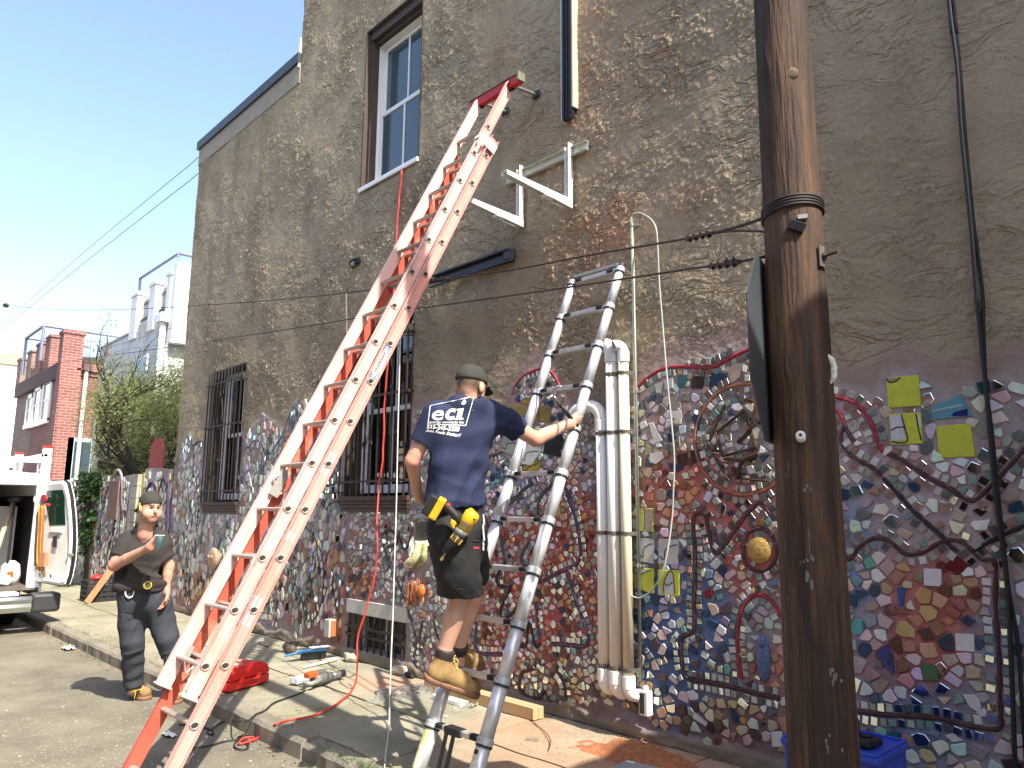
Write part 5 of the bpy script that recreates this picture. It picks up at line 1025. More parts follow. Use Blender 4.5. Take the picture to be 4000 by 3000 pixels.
# old conduit stub on the wall left of the red ladder
q0, q1 = W(1350, 1080, -.03), W(1352, 1215, -.03); MB().cyl(q0, q1, .012, 8); t_ = MB(); t_.cyl(W(1352, 1130, -.025), W(1355, 1360, -.025), .010, 8); tag(t_.build('old_conduit', pm('stucco_painted', (.16, .14, .11), .8), None), 'short thin conduit painted like the stucco left of the red ladder', 'conduit')
q = W(1395, 1020, -.03); e = empty('wall_hook', tuple(q), 'small dark metal hook on the stucco left of the red ladder', 'hook'); MB().box(q[0]-.04, q[0]+.04, -.05, -.012, q[2]-.03, q[2]+.03).build('plate', black_metal, e); MB().tube(spline([q+[0, -.03, .02], q+[-.05, -.06, -.02], q+[-.03, -.04, -.08], q+[.02, -.03, -.06]], 4), .012, 6).build('hook', black_metal, e)
# ============================================================ cords, rope
cord_r = pm('red_cord', (.62, .045, .03), .45, var=.08); cord_k = pm('black_cord', (.02, .02, .02), .5)
cable('hanging_cable', spline([W(1572, 660, .02), W(1569, 672, -.06), W(1567, 700, -.06), W(1560, 760, -.05), W(1558, 800, -.05), W(1552, 860, -.05), W(1548, 950, -.05), W(1540, 1100, -.05), W(1535, 1250, -.08), W(1520, 1400, -.10)], 5), .009, cord_r, 'red extension cord hanging out of the upper window', cat='cord')
RC = [(1518, 1400, -.12), (1510, 1475, -.12), (1505, 1540, -.12), (1500, 1600, -.12), (1501, 1680, -.13), (1496, 1750, -.14), (1495, 1800, -.15), (1482, 1880, -.17), (1478, 1940, -.2), (1474, 2000, -.25), (1472, 2060, -.3), (1474, 2150, -.35), (1462, 2260, -.38), (1440, 2340, -.4), (1425, 2400, -.42), (1402, 2470, -.45), (1395, 2520, -.47), (1396, 2580, -.5)]
P = [W(x, y, yy) for x, y, yy in RC]+[G(x, y, .012) for x, y in ((1394, 2630), (1388, 2670), (1365, 2710), (1340, 2730), (1300, 2760), (1240, 2790), (1180, 2805), (1120, 2815), (1075, 2830))]+[G(x, y, -.105) for x, y in ((1050, 2850), (1010, 2880), (985, 2893), (935, 2905), (950, 2885), (990, 2880), (975, 2900))]
cable('power_cable', spline(P, 6), .0075, cord_r, 'red extension cord dropping past the barred window to a tangle in the street', cat='cord', n=8)
P = [G(x, y, .012) for x, y in ((1190, 2700), (1140, 2720), (1070, 2745), (1035, 2775), (1000, 2790), (970, 2815), (935, 2818))]+[G(x, y, -.108) for x, y in ((900, 2813), (860, 2825), (830, 2845), (810, 2860), (830, 2870), (825, 2850), (760, 2835), (700, 2830))]
cable('power_cable', spline(P, 6), .006, cord_k, 'black power cord snaking from the rotary hammer over the kerb', cat='cord')
P = [G(x, y, -.108) for x, y in ((700, 2922), (760, 2920), (820, 2912), (880, 2895), (930, 2890), (960, 2900), (970, 2920), (940, 2928), (915, 2915), (925, 2895), (960, 2880), (990, 2880), (975, 2895), (940, 2890), (930, 2880), (960, 2872), (992, 2878))]
cable('power_cable', spline(P, 6), .0055, cord_k, 'black cord coiled with the red one in the street in front of the kerb', cat='cord')
P = [W(1566, 1310, -.62), W(1563, 1350, -.62), W(1559, 1500, -.66), W(1554, 1700, -.72), W(1550, 1900, -.78), W(1546, 2050, -.82), W(1541, 2200, -.86), W(1535, 2400, -.9), W(1528, 2560, -.95)]+[W(1522, 2750, -1.0), G(1519, 2850, .01), G(1505, 2960, .0), G(1500, 3040, .0)]
cable('rope', spline(P, 6), .0052, rope_m, 'thin white rope hanging straight down right of the red cord', cat='rope')
# ============================================================ things on the sidewalk
redp = pm('red_plastic', (.60, .025, .02), .38, var=.12, vs=20)
def frame2(a, b_):        # origin a, axis to b on the ground
    d = nrm([b_[0]-a[0], b_[1]-a[1], 0]); return d, np.array([-d[1], d[0], 0])
def blk(mb, o, dx, dy, x0, x1, y0, y1, z0, z1): 
    c = o+dx*(x0+x1)/2+dy*(y0+y1)/2+np.array([0, 0, (z0+z1)/2]); return mb.obox(c, dx, dy, [0, 0, 1], (x1-x0)/2, (y1-y0)/2, (z1-z0)/2)
# red tool case lying flat
a, b_ = G(905, 2705, 0), G(1064, 2658, 0); dx, dy = frame2(a, b_); o_ = np.array([a[0], a[1], 0])
e = empty('tool_case', tuple(o_), 'red plastic power-tool case lying on the sidewalk behind the red ladder', 'tool case'); LX, LY = .47, .38
mb = MB(); o_ = o_-dx*.03; blk(mb, o_, dx, dy, 0, LX, 0, LY, 0, .075); mb.build('case_base', redp, e, bevel=.015)
mb = MB(); vs = []
for (i, z) in ((0, .079), (.012, .14), (.05, .17)):
    vs += [o_+dx*(i)+dy*i+[0, 0, z], o_+dx*(LX-i)+dy*i+[0, 0, z], o_+dx*(LX-i)+dy*(LY-i)+[0, 0, z], o_+dx*i+dy*(LY-i)+[0, 0, z]]
mb.add(vs, [(3, 2, 1, 0)]+[(k*4+j, k*4+(j+1) % 4, k*4+4+(j+1) % 4, k*4+4+j) for k in (0, 1) for j in range(4)]+[(8, 9, 10, 11)]); mb.build('lid', redp, e, bevel=.008)
for xx in (.1, .3): mb = MB(); blk(mb, o_, dx, dy, xx, xx+.05, -.012, .0, .055, .10); mb.build('latch', redp, e, bevel=.003)
mb = MB(); blk(mb, o_, dx, dy, .13, .31, -.035, -.012, .062, .078); blk(mb, o_, dx, dy, .13, .15, -.012, .0, .062, .078); blk(mb, o_, dx, dy, .29, .31, -.012, 0, .062, .078); mb.build('handle', redp, e, bevel=.004)
def knife(c, d_, lab):
    e = empty('grey_tool', tuple(c), lab, 'hand tool'); p = nrm(np.array([-d_[1], d_[0], 0])); mb = MB(); mb.obox(c, d_, p, [0, 0, 1], .065, .016, .011); mb.build('body', alu_d, e, bevel=.006); mb = MB(); mb.obox(c+d_*.08, d_, p, [0, 0, 1], .02, .009, .003); mb.build('blade', steel, e)
q = J(925, 2614, PR(o_+[0, 0, .15])[2]); knife(o_+dx*.12+dy*.12+[0, 0, .182], nrm(dx*.8-dy*.5), 'larger grey hand tool on top of the red tool case'); knife(o_+dx*.26+dy*.20+[0, 0, .182], nrm(dx*.8-dy*.4), 'smaller grey hand tool on top of the red tool case')
# rotary hammer
a, b_ = G(1200, 2690, 0), G(1345, 2655, 0); dx, dy = frame2(a, b_); o_ = np.array([a[0], a[1], .055])
e = empty('rotary_hammer', (a[0], a[1], 0), 'grey and orange rotary hammer drill lying on the sidewalk by the red cord', 'power tool'); gp_ = pm('grey_tool_plastic', (.10, .10, .10), .5, var=.2); og = pm('orange_tool', (.50, .09, .02), .4)
MB().tube([o_+dx*.06, o_+dx*.12, o_+dx*.20, o_+dx*.26], [.045, .052, .046, .034], 14).build('motor_housing', gp_, e, smooth=True); MB().tube([o_+dx*.26, o_+dx*.30, o_+dx*.34, o_+dx*.36], [.030, .026, .030, .024], 14).build('chuck', steel, e, smooth=True); MB().tube([o_+dx*.355, o_+dx*.40], [.032, .030], 14).build('depth_collar', rubber, e)
mb = MB(); mb.obox(o_+dx*.05+[0, 0, .045]+dy*.01, dx, dy, [0, 0, 1], .055, .04, .022); mb.build('orange_cover', og, e, bevel=.012)
MB().tube(spline([o_+dx*.10-dy*.04, o_-dy*.075, o_-dx*.04-dy*.075, o_-dx*.05-dy*.02, o_+dx*.0+dy*.0], 5), .017, 10).build('handle', alu_d, e, smooth=True)
mb = MB(); mb.obox(o_+dx*.13+[0, 0, .05], dx, dy, [0, 0, 1], .05, .03, .02); mb.build('gear_cover', gp_, e, bevel=.01)
# dustpan-like blue brush, white caulk tube, plastic bag etc
a, b_ = G(1110, 2585, 0), G(1250, 2570, 0); dx, dy = frame2(a, b_); o_ = np.array([a[0], a[1], 0]); blu = pm('blue_plastic', (.10, .32, .62), .35, var=.1)
e = empty('bench_brush', tuple(o_), 'light blue hand brush with dark bristles lying on the sidewalk by the wall', 'brush')
MB().tube([o_+[0, 0, .05], o_+dx*.10+[0, 0, .065], o_+dx*.15+[0, 0, .07]], [.012, .012, .02], 8).build('handle', blu, e, smooth=True); mb = MB(); mb.obox(o_+dx*.27+[0, 0, .075], dx, dy, [0, 0, 1], .14, .028, .014); mb.build('brush_back', blu, e, bevel=.01); mb = MB(); mb.obox(o_+dx*.28+dy*(-.02)+[0, 0, .035], dx, dy, [0, 0, 1], .12, .03, .03); mb.build('bristles', rubber, e)
mb = MB(); mb.obox(o_+dx*.36+dy*.02+[0, 0, .10], dx, dy, nrm([0, .1, 1]), .10, .05, .002); tag(mb.build('printed_sheet', pm('white_paper', (.75, .75, .73), .6, var=.08)), 'white printed sheet lying on the blue brush', 'sheet')
a, b_ = G(1185, 2612, 0), G(1315, 2582, 0); tag(MB().tube([a+[0, 0, .012], a*.35+b_*.65+[0, 0, .016], a*.3+b_*.7+[0, 0, .02], b_+[0, 0, .02]], [.009, .013, .019, .019], 10).build('white_tube', white_pl, None, smooth=True), 'slim white plastic tube lying in front of the blue brush', 'tube')
a = G(1320, 2592, .0); cable('loose_wire', spline([G(x, y, .008) for x, y in ((1283, 2592), (1300, 2610), (1312, 2630), (1310, 2645), (1325, 2650), (1330, 2665), (1350, 2680), (1372, 2690), (1375, 2680), (1360, 2670))], 4), .0022, cord_k, 'thin black wire trailing from the white tube to the drill', cat='wire')
a, b_ = G(1140, 2678, 0), G(1215, 2655, 0); dx, dy = frame2(a, b_); mb = MB(); mb.obox((a+b_)/2+[0, 0, .03], dx, dy, [0, 0, 1], .10, .04, .028); tag(mb.build('clear_package', pm('clear_wrap', (.45, .46, .50), .2, var=.4, vs=40), None, bevel=.01), 'crinkled clear plastic package beside the rotary hammer', 'package')
q = G(1125, 2545, 0); e = empty('glass_bowl', tuple(q), 'dark amber glass bowl and bulbs lying against the foot of the mosaic', 'glassware'); MB().ell(q+[0, 0, .05], (.07, .06, .05)).build('bulb', pm('smoky_glass', (.10, .07, .04), .05, spec=1., var=.4), e, smooth=True); MB().ell(q+[.13, -.03, .045], (.06, .05, .045)).build('bulb', pm('smoky_glass', (0, 0, 0)), e, smooth=True); MB().lathe(q+[.07, .03, .05], [(.03, 0), (.05, .03), (.05, .05)]).build('rim', rubber, e)
q = G(1035, 2520, 0); e = empty('floor_clamp', tuple(q), 'small grey metal bracket lying on the sidewalk by the wall', 'metal piece'); MB().box(q[0]-.1, q[0]+.06, q[1]-.03, q[1]+.03, 0, .03).build('base', alu_d, e, bevel=.004); MB().box(q[0]+.03, q[0]+.06, q[1]-.03, q[1]+.03, .03, .10).build('upright', alu_d, e, bevel=.004)
# cardboard boxes along the wall
card = pm('cardboard', (.46, .30, .15), .85, var=.08, vs=8, bump=.1, bs=60); tape = pm('brown_print', (.16, .09, .05), .8)
qa, qb = G(1830, 2745, 0), G(2082, 2812, 0); yb = -.30
def carton(x0, x1, y0, y1, h, lab):
    e = empty('carton', (x0, y0, 0), lab, 'cardboard box', 'long cardboard boxes'); MB().box(x0, x1, y0, y1, 0, h).build('box', card, e, bevel=.003); MB().box(x0+.02, x1-.002, (y0+y1)/2-.02, (y0+y1)/2+.02, h+.0005, h+.0012).build('tape', pm('packing_tape', (.52, .38, .22), .3), e); MB().box(x1+.0002, x1+.0012, (y0+y1)/2-.002, (y0+y1)/2+.001, .0, h).build('flap_seam', tape, e)
    mb = MB()
    for k in range(9): mb.box((x0+x1)/2-.17+k*.018, (x0+x1)/2-.158+k*.018, y0-.0012, y0-.0004, h*.45, h*.45+.02)
    mb.build('printing', tape, e)
q = G(2075, 2813, 0); carton(q[0]-1.25, q[0]+.02, q[1]-.0, q[1]+.105, .080, 'long cardboard box lying along the foot of the mosaic behind the ladder')
q = G(1895, 2758, 0)
redc = pm('reddish_carton', (.38, .17, .09), .8, var=.1); e = empty('carton', (q[0]-.75, q[1]+.0, 0), 'reddish flat cardboard box partly under the boot, left of the longer one', 'cardboard box', 'long cardboard boxes'); MB().box(q[0]-.62, q[0]+.0, q[1]+.0, q[1]+.09, 0, .07).build('box', redc, e, bevel=.003)
tag(MB().box(q[0]-.45, q[0]-.1, q[1]-.16, q[1]-.08, .002, .03).build('white_trim', white_pl, None, bevel=.002), 'short white plastic trim piece in front of the cardboard boxes', 'trim piece')
# crinkled clear plastic wrap
clear = thin_glass('clear_film', (.93, .94, .94)); _t = clear.node_tree; _m = [q for q in _t.nodes if q.type == 'MIX_SHADER'][0]; _o = [q for q in _t.nodes if q.type == 'OUTPUT_MATERIAL'][0]; [q for q in _t.nodes if q.type == 'FRESNEL'][0].inputs[0].default_value = 1.35
_d = _t.nodes.new('ShaderNodeBsdfDiffuse'); _d.inputs[0].default_value = (.8, .8, .8, 1); _x = _t.nodes.new('ShaderNodeMixShader'); _x.inputs[0].default_value = .10; _t.links.new(_m.outputs[0], _x.inputs[1]); _t.links.new(_d.outputs[0], _x.inputs[2]); _t.links.new(_x.outputs[0], _o.inputs[0])
def film(px0, px1, py0, py1, h, lab, n=22):
    v = []; 
    for j in range(n):
        for i in range(n*2):
            u, w_ = i/(n*2-1), j/(n-1); g = G(px0+(px1-px0)*u+20*math.sin(w_*5), py0+(py1-py0)*w_-60*u*(px1-px0)/380, 0)
            z = abs(mnoise.noise(Vector((g[0]*9, g[1]*9, 1))))*h*1.6+abs(mnoise.noise(Vector((g[0]*26, g[1]*26, 4))))*h*.7; v.append((g[0]+.03*mnoise.noise(Vector((g[0]*12, g[1]*12, 9))), g[1]+.04*mnoise.noise(Vector((g[0]*11, g[1]*12, 19))), .004+z*math.sin(math.pi*min(1, max(0, w_)))))
    m = MB(); m.add(v, [(j*2*n+i, j*2*n+i+1, (j+1)*2*n+i+1, (j+1)*2*n+i) for j in range(n-1) for i in range(2*n-1)]); return tag(m.build('plastic_film', clear, None, smooth=True), lab, 'plastic wrap')
film(1450, 1740, 2700, 2760, .055, 'large crumpled sheet of clear plastic film on the sidewalk below the boots'); film(1790, 1850, 2765, 2785, .05, 'small scrap of clear plastic film on the sidewalk', 10)
for k, (px_, py_, s) in enumerate(((1720, 2795, .03), (1900, 2770, .02))):
    q = G(px_, py_, .003); tag(MB().add([q, q+[s*2, .01, .002], q+[s*2.4, s*.6, .008], q+[.01, s*.5, .003]], [(0, 1, 2, 3)]).build('paper_scrap', pm('white_paper', (0, 0, 0))), ['curled white paper scrap left of the right ladder tube', 'tiny white scrap beside the long cardboard box'][k], 'scrap')
q = G(2075, 2890, .0); tag(MB().tube([q+[-.03, -.02, .006], q+[.04, .03, .006]], .006, 6).build('drill_bit', steel, None), 'small masonry drill bit lying on the dusty sidewalk', 'drill bit')
cable('floor_wire', spline([G(x, y, .006) for x, y in ((2080, 2818), (2100, 2835), (2130, 2860), (2148, 2885), (2150, 2905), (2143, 2930))], 4), .003, cord_k, 'thin dark wire curving from the end of the long cardboard box', cat='wire')
# wall-side rubble under the basement window
for k, (px_, py_, s, lab) in enumerate(((1370, 2583, .11, 'flat broken stone at the left foot of the basement window'), (1560, 2632, .10, 'broken stone at the right foot of the basement window'), (1600, 2645, .06, 'dark small lump beside the broken stone at the basement window'))):
    q = G(px_, py_, 0); m = MB(); m.ell(q+[0, 0, s*.3], (s, s*.6, s*.42), 9, 6); m.v = [tuple(np.array(v_)+np.array(mnoise.noise_vector(Vector(v_)*14))*s*.28) for v_ in m.v]; tag(m.build('stone', concrete if k < 2 else rubber), lab, 'stone')
q = W(1300, 2450, -.03); e = empty('junction_box', tuple(q), 'pale square box fixed on the mosaic left of the basement window', 'junction box'); MB().box(q[0]-.055, q[0]+.045, -.10, -.01, q[2]-.09, q[2]+.08).build('box', pm('box_grey', (.45, .40, .36), .6, var=.15), e, bevel=.004); MB().box(q[0]+.046, q[0]+.052, -.08, -.02, q[2]-.08, q[2]+.07).build('side', pm('terracotta', (0, 0, 0)), e)
# blue crate with black tool on it, at the right foot of the pole
bl = pm('blue_bin', (.03, .07, .45), .4, var=.12, vs=10, dark=(.28, .13, .10), dth=.68)
ba = np.array([-2.02, -.62, 0]); X0, X1, Y0, Y1, ZT_ = -2.06, -1.28, -.95, -.42, .26
def bpix(px, py, y): return W(px, py, y)
e = empty('storage_bin', (X0, Y0, 0), 'bright blue plastic storage bin standing behind the wooden pole', 'storage bin')
rtp = W(3420, 2962, -.80); lt = W(3062, 2880, -.80); X0, X1 = lt[0], rtp[0]; ZT_ = rtp[2]; Y0 = -.80; Y1 = Y0
while PR((X1, Y1, ZT_))[0] < 3535 and Y1 < -.1: Y1 += .01
m = MB(); t = .012; m.box(X0, X1, Y0, Y0+t, 0, ZT_); m.box(X0, X1, Y1-t, Y1, 0, ZT_); m.box(X0, X0+t, Y0+t, Y1-t, 0, ZT_); m.box(X1-t, X1, Y0+t, Y1-t, 0, ZT_); m.build('body', bl, e, bevel=.004)
m = MB(); m.box(X0-.012, X1+.012, Y0-.012, Y1+.012, ZT_-.03, ZT_-.001); m.build('lid', bl, e, bevel=.006)
m = MB(); m.box(X0+.0, X1-.0, Y0-.006, Y0+.006, ZT_, ZT_+.012); m.box(X0, X1, Y1-.006, Y1+.006, ZT_, ZT_+.012); m.box(X0-.006, X0+.006, Y0, Y1, ZT_, ZT_+.012); m.box(X1-.006, X1+.006, Y0, Y1, ZT_, ZT_+.012); m.build('lid_rim', bl, e, bevel=.003)
yc2 = (Y0+Y1)/2; c = np.array([W(3330, 2900, yc2)[0], yc2, ZT_+.004]); e = empty('black_stand_tool', tuple(c), 'black plastic tool with a flat base standing on the blue bin', 'power tool')
m = MB(); m.obox(c+[.02, -.02, .018], nrm([1, -.2, 0]), nrm([.2, 1, 0]), [0, 0, 1], .10, .06, .016); m.build('base_plate', rubber, e, bevel=.01); m = MB(); m.obox(c+[.06, -.02, .036], nrm([1, -.2, 0]), nrm([.2, 1, 0]), [0, 0, 1], .03, .02, .004); m.build('slot', black_metal, e)
m = MB(); m.tube(spline([c+[-.01, 0, .03], c+[-.015, 0, .10], c+[-.03, 0, .17], c+[-.05, 0, .22]], 4), [.045]*4+[.042]*4+[.035]*4+[.022], 12); m.build('body', rubber, e, smooth=True)
# grey lid corner at the bottom of the picture
q = G(2470, 2962, .0); gy_ = pm('grey_lid_plastic', (.20, .23, .24), .45, var=.1); q = J(2490, 2975, 3.9); q = np.array([q[0], q[1], 0]); hz = .0
c = G(2440, 3010, .12); e = empty('grey_tool_box', (c[0], c[1], 0), 'grey plastic box lid with a small label on the dusty sidewalk', 'tool box'); dxx = nrm([.8, .6, 0]); dyy = nrm([-.6, .8, 0])
P_ = [G(2250, 3060, .12), G(2448, 2966, .12), G(2590, 3000, .12), G(2640, 3060, .12)]; 
P_ = [np.array(p) for p in P_]; m = MB(); m.prism([p-[0, 0, .12] for p in P_], (0, 0, .12)); m.build('lid', gy_, e, bevel=.008); lc_ = G(2463, 2976, .1215); m = MB(); m.obox(lc_, nrm(P_[2]-P_[1]), nrm(P_[0]-P_[1]), [0, 0, 1], .022, .010, .0006); m.build('label', pm('white_paper', (0, 0, 0)), e)
# street litter
for k, (px_, py_, s, lab) in enumerate(((265, 2535, .14, 'crumpled white paper lying in the street left of the standing man'), (800, 2737, .10, 'white paper strip at the kerb under the red ladder'), (1060, 2845, .035, 'small white scrap in the gutter beside the red cord'), (1110, 2890, .06, 'pale wood chip in the gutter near the broken kerb'), (660, 2872, .09, 'white scrap in the street between the ladder rails'))):
    q = G(px_, py_, -.112 if k != 1 else .006); m = MB(); nn = 6; vs = [(q[0]+s*(i/(nn-1)-.5)*1.6, q[1]+s*(j/(nn-1)-.5)*.7, q[2]+abs(mnoise.noise(Vector((i*.9, j*.9, k))))*s*.5) for j in range(nn) for i in range(nn)]
    m.add(vs, [(j*nn+i, j*nn+i+1, (j+1)*nn+i+1, (j+1)*nn+i) for j in range(nn-1) for i in range(nn-1)]); tag(m.build('litter', pm('white_paper', (0, 0, 0))), lab, 'litter')
# milk crate with plank, far down the sidewalk
qa, qb = G(330, 2345, 0), G(470, 2315, 0); cx_, cy_ = qa[0], qa[1]; e = empty('milk_crate', (cx_, cy_, 0), 'black plastic crate full of odds and ends on the sidewalk behind the standing man', 'crate')
ck = pm('black_crate', (.025, .025, .027), .5); cw, cdp, ch = .60, .40, .32; x0, y0 = cx_-.1, cy_-.05
for z in np.linspace(.02, ch, 5): 
    m = MB(); m.box(x0, x0+cdp, y0, y0+.015, z-.02, z+.0); m.box(x0, x0+cdp, y0+cw-.015, y0+cw, z-.02, z); m.box(x0, x0+.015, y0+.015, y0+cw-.015, z-.02, z); m.box(x0+cdp-.015, x0+cdp, y0+.015, y0+cw-.015, z-.02, z); m.build('rib', ck, e)
m = MB()
for k in range(7): m.box(x0+cdp-.017, x0+cdp-.002, y0+k*cw/6.3, y0+k*cw/6.3+.02, 0, ch); m.box(x0+k*cdp/6.3, x0+k*cdp/6.3+.02, y0+.002, y0+.017, 0, ch)
m.box(x0+.02, x0+cdp-.02, y0+.02, y0+cw-.02, .0, .2); m.build('side', ck, e)
m = MB(); m.ell((x0+.12, y0+.2, ch+.02), (.09, .10, .05)); tag(m.build('red_item', redp, None, smooth=True), 'red rounded item lying on top of the black crate', 'item')
m = MB(); m.beam((x0+cdp+.10, y0-.02, .0), (x0+cdp-.02, y0+.55, .85), .09, .03, (1, 0, 0)); tag(m.build('plank', pm('orange_wood', (.42, .18, .09), .7, var=.2, vs=20, stretch=(1, 1, .2)), None, bevel=.003), 'reddish wooden plank leaning over the black crate', 'plank')
# ============================================================ garden wall with mosaic, beyond the house
GX0 = W(290, 1890)[0]; gate_x = (W(552, 1850)[0], W(573, 1850)[0])
gwall = empty('garden_wall', (GX0, 0, 0), 'low mosaic-covered garden wall running on from the stucco house past the red arched panel', 'garden wall')
def gtop(x): return 2.02+.03*math.sin(x*2.3)+(.03 if x > -13.4 else 0)
def gmesh(x0, x1):
    xs_ = np.arange(x0, x1+.001, .05); zs_ = np.linspace(0, 1, 40); XX, TT = np.meshgrid(xs_, zs_); ZZ = TT*np.array([gtop(x) for x in xs_])[None, :]; YY = -.02-.02*fbm(XX*3, ZZ*3, 3, 7)
    PXg, PYg = PRv(XX, np.zeros_like(XX), ZZ); Cg = np.array([.36, .33, .30])*(1+.3*fbm(XX*2, ZZ*2, 3, 8))[..., None]; rd = np.clip(fbm(XX*1.1, ZZ*1.1, 2, 13)*1.5, 0, 1)[..., None]; Cg = Cg*(1-rd*.5)+np.array([.22, .10, .08])*rd*.5
    n = len(xs_); v = np.stack([XX.ravel(), YY.ravel(), ZZ.ravel()], 1); q = np.array([(j*n+i, j*n+i+1, (j+1)*n+i+1, (j+1)*n+i) for j in range(39) for i in range(n-1)])
    me = fastmesh('rendered_face', v, q); setcol(me, Cg.reshape(-1, 3)); me.shade_smooth(); return me
faces = []
for (x0, x1) in ((GX0, gate_x[0]-.35), (gate_x[1], BX0-.01)): faces.append(link('rendered_face', gmesh(x0, x1), wall_m, gwall))
b = MB(); b.box(GX0, gate_x[0]-.35, .005, .18, 0, 1.98); b.box(gate_x[1], BX0-.01, .005, .18, 0, 1.98); b.build('block_core', concrete, gwall)
m = MB()
for k in range(10):
    m = MB(); z = .0+k*.2; m.box(gate_x[0]-.34, gate_x[0]-.0, -.05, .16, z+.004, z+.196); m.build('concrete_block', concrete, gwall, bevel=.004)
GL = []
gb_, gl_ = [], []
def garc(cx, cz, rx, rz, a0, a1, n=24): return [np.array([cx+rx*math.cos(t), 0, cz+rz*math.sin(t)]) for t in np.linspace(a0, a1, n)]
for P in (garc(-12.85, 1.1, .35, .75, 0, math.pi), garc(-12.3, 1.0, .28, .9, -.2, math.pi), garc(-12.75, 1.0, .2, .5, 0, 6.28), garc(-15.0, 1.2, .4, .6, -1, 4), garc(-14.4, .9, .15, .9, 0, 6.28), garc(-16.8, .8, .3, .6, 0, 5), garc(-12.4, .45, .3, .3, 2, 6.5)):
    vs, fs = [], []
    for i, p in enumerate(P):
        t = nrm(P[min(i+1, len(P)-1)]-P[max(i-1, 0)]); n_ = np.array([-t[2], 0, t[0]])
        for q, yy in ((-1, -.01), (0, -.055), (1, -.01)): vs.append(p+n_*.022*q+[0, yy, 0])
    fs = [(i*3+k, i*3+k+1, (i+1)*3+k+1, (i+1)*3+k) for i in range(len(P)-1) for k in range(2)]
    m = MB(); m.add(vs, fs); m.build('mortar_line', linemats[PUR], gwall, smooth=True); gl_ += [(p[0], p[2]) for p in P]
ivx = (W(418, 1900)[0]-.05, W(352, 1900)[0])
def region_g(x, z, m):
    if x is None: return (GX0+.05, BX0-.03, .08, 2.0)
    return (GX0+.05 < x < gate_x[0]-.36 or gate_x[1]+.02 < x < BX0-.03) and .08 < z < gtop(x)-.02-max(m, 0)
mosaic(gwall, region_g, lambda x, z: .105, [], gl_, [], lambda x, z: -.035, lambda *a: 'left', garden=True, seed=11, sz=1.6)
# panel with brown opening
q = W(458, 1935); b = MB(); b.box(q[0]-.28, q[0]+.28, -.07, -.03, q[2]-.42, q[2]+.25); b.build('brown_niche', pm('niche_brown', (.20, .12, .09), .8, var=.3), gwall)
b = MB(); b.tube([p+np.array([0, -.03, 0]) for p in garc(q[0], q[2]-.05, .40, .50, 3.4, 9.1, 30)], .022, 8); b.build('niche_ring', pm('ring_pale', (.30, .25, .24), .6, var=.5, vs=30), gwall, smooth=True)
gp0 = W(545, 1860, .05); b = MB(); b.box(gate_x[0]+.0, gate_x[0]+.10, .02, .12, 0, 2.02); b.build('yellow_gate_post', pm('yellow_green_paint', (.42, .42, .10), .7, var=.15), gwall)
pa = W(288, 1890)[0]; tag(MB().box(pa-.35, pa-.02, -.04, .10, 0, 1.95).build('steel_post', pm('maroon_paint', (.12, .04, .04), .6, var=.3), None, bevel=.004), 'wide maroon steel post at the far end of the garden wall', 'post')
# red arched panel
q0, q1 = W(574, 1900, .10), W(626, 1900, .10); zt = W(603, 1712, .10)[2]; r_ = (q1[0]-q0[0])/2; e = empty('arched_panel', (q0[0], .1, 0), 'tall red round-topped board panel standing above the garden wall', 'panel')
rp_ = pm('red_board', (.36, .06, .05), .65, var=.2, vs=12, stretch=(1, 1, .2))
for k in range(4):
    xa = q0[0]+k*r_/2+.006; xb = q0[0]+(k+1)*r_/2-.006
    pts = [(xa, .10, 0), (xb, .10, 0)]+[(x, .10, zt-r_*.85+.85*math.sqrt(max(0, r_*r_-(x-q0[0]-r_)**2))) for x in np.linspace(xb, xa, 8)]
    MB().prism(pts, (0, .03, 0)).build('board', rp_, e)
# ivy
leafm = pm('ivy_leaf', (.045, .095, .025), .5, var=.5, vs=8); leafm.node_tree.nodes['Principled BSDF'].inputs['Subsurface Weight'].default_value = 0
m = MB(); cxi = (ivx[0]+ivx[1])/2; wi = (ivx[1]-ivx[0])/2
for k in range(2600):
    t = random.random()**.7; z = .55+1.6*t; w_ = abs(wi)*(.35+.7*t); x = cxi+random.gauss(0, .5)*w_; y = -.06-abs(random.gauss(0, .10))*(.5+t)
    if mnoise.noise(Vector((x*3, z*3, 2))) < -.15: continue
    s = random.uniform(.03, .06); a = Vector((random.gauss(0, 1), random.gauss(-1, .7), random.gauss(0, 1))).normalized(); u = a.orthogonal().normalized(); v_ = a.cross(u); c = Vector((x, y, z))
    m.add([c+u*s, c+v_*s*.7, c-u*s, c-v_*s*.7], [(0, 1, 2, 3)])
iv = empty('ivy', (cxi, -.1, .5), 'dark green ivy hanging over the garden wall', 'ivy'); o = m.build('leaves', leafm, iv); o['kind'] = 'stuff'
m = MB()
for k in range(9): x = cxi+random.uniform(-.4, .4)*abs(wi); m.tube(spline([(x, -.05, 0), (x+random.uniform(-.2, .2), -.08, .6), (x+random.uniform(-.3, .3), -.1, 1.3), (x+random.uniform(-.3, .3), -.08, 2)], 3), .012, 5)
m.build('vine_stem', pm('bark', (.055, .042, .032), .9, var=.3, vs=30, bump=.4), iv)
for k in range(14): pass
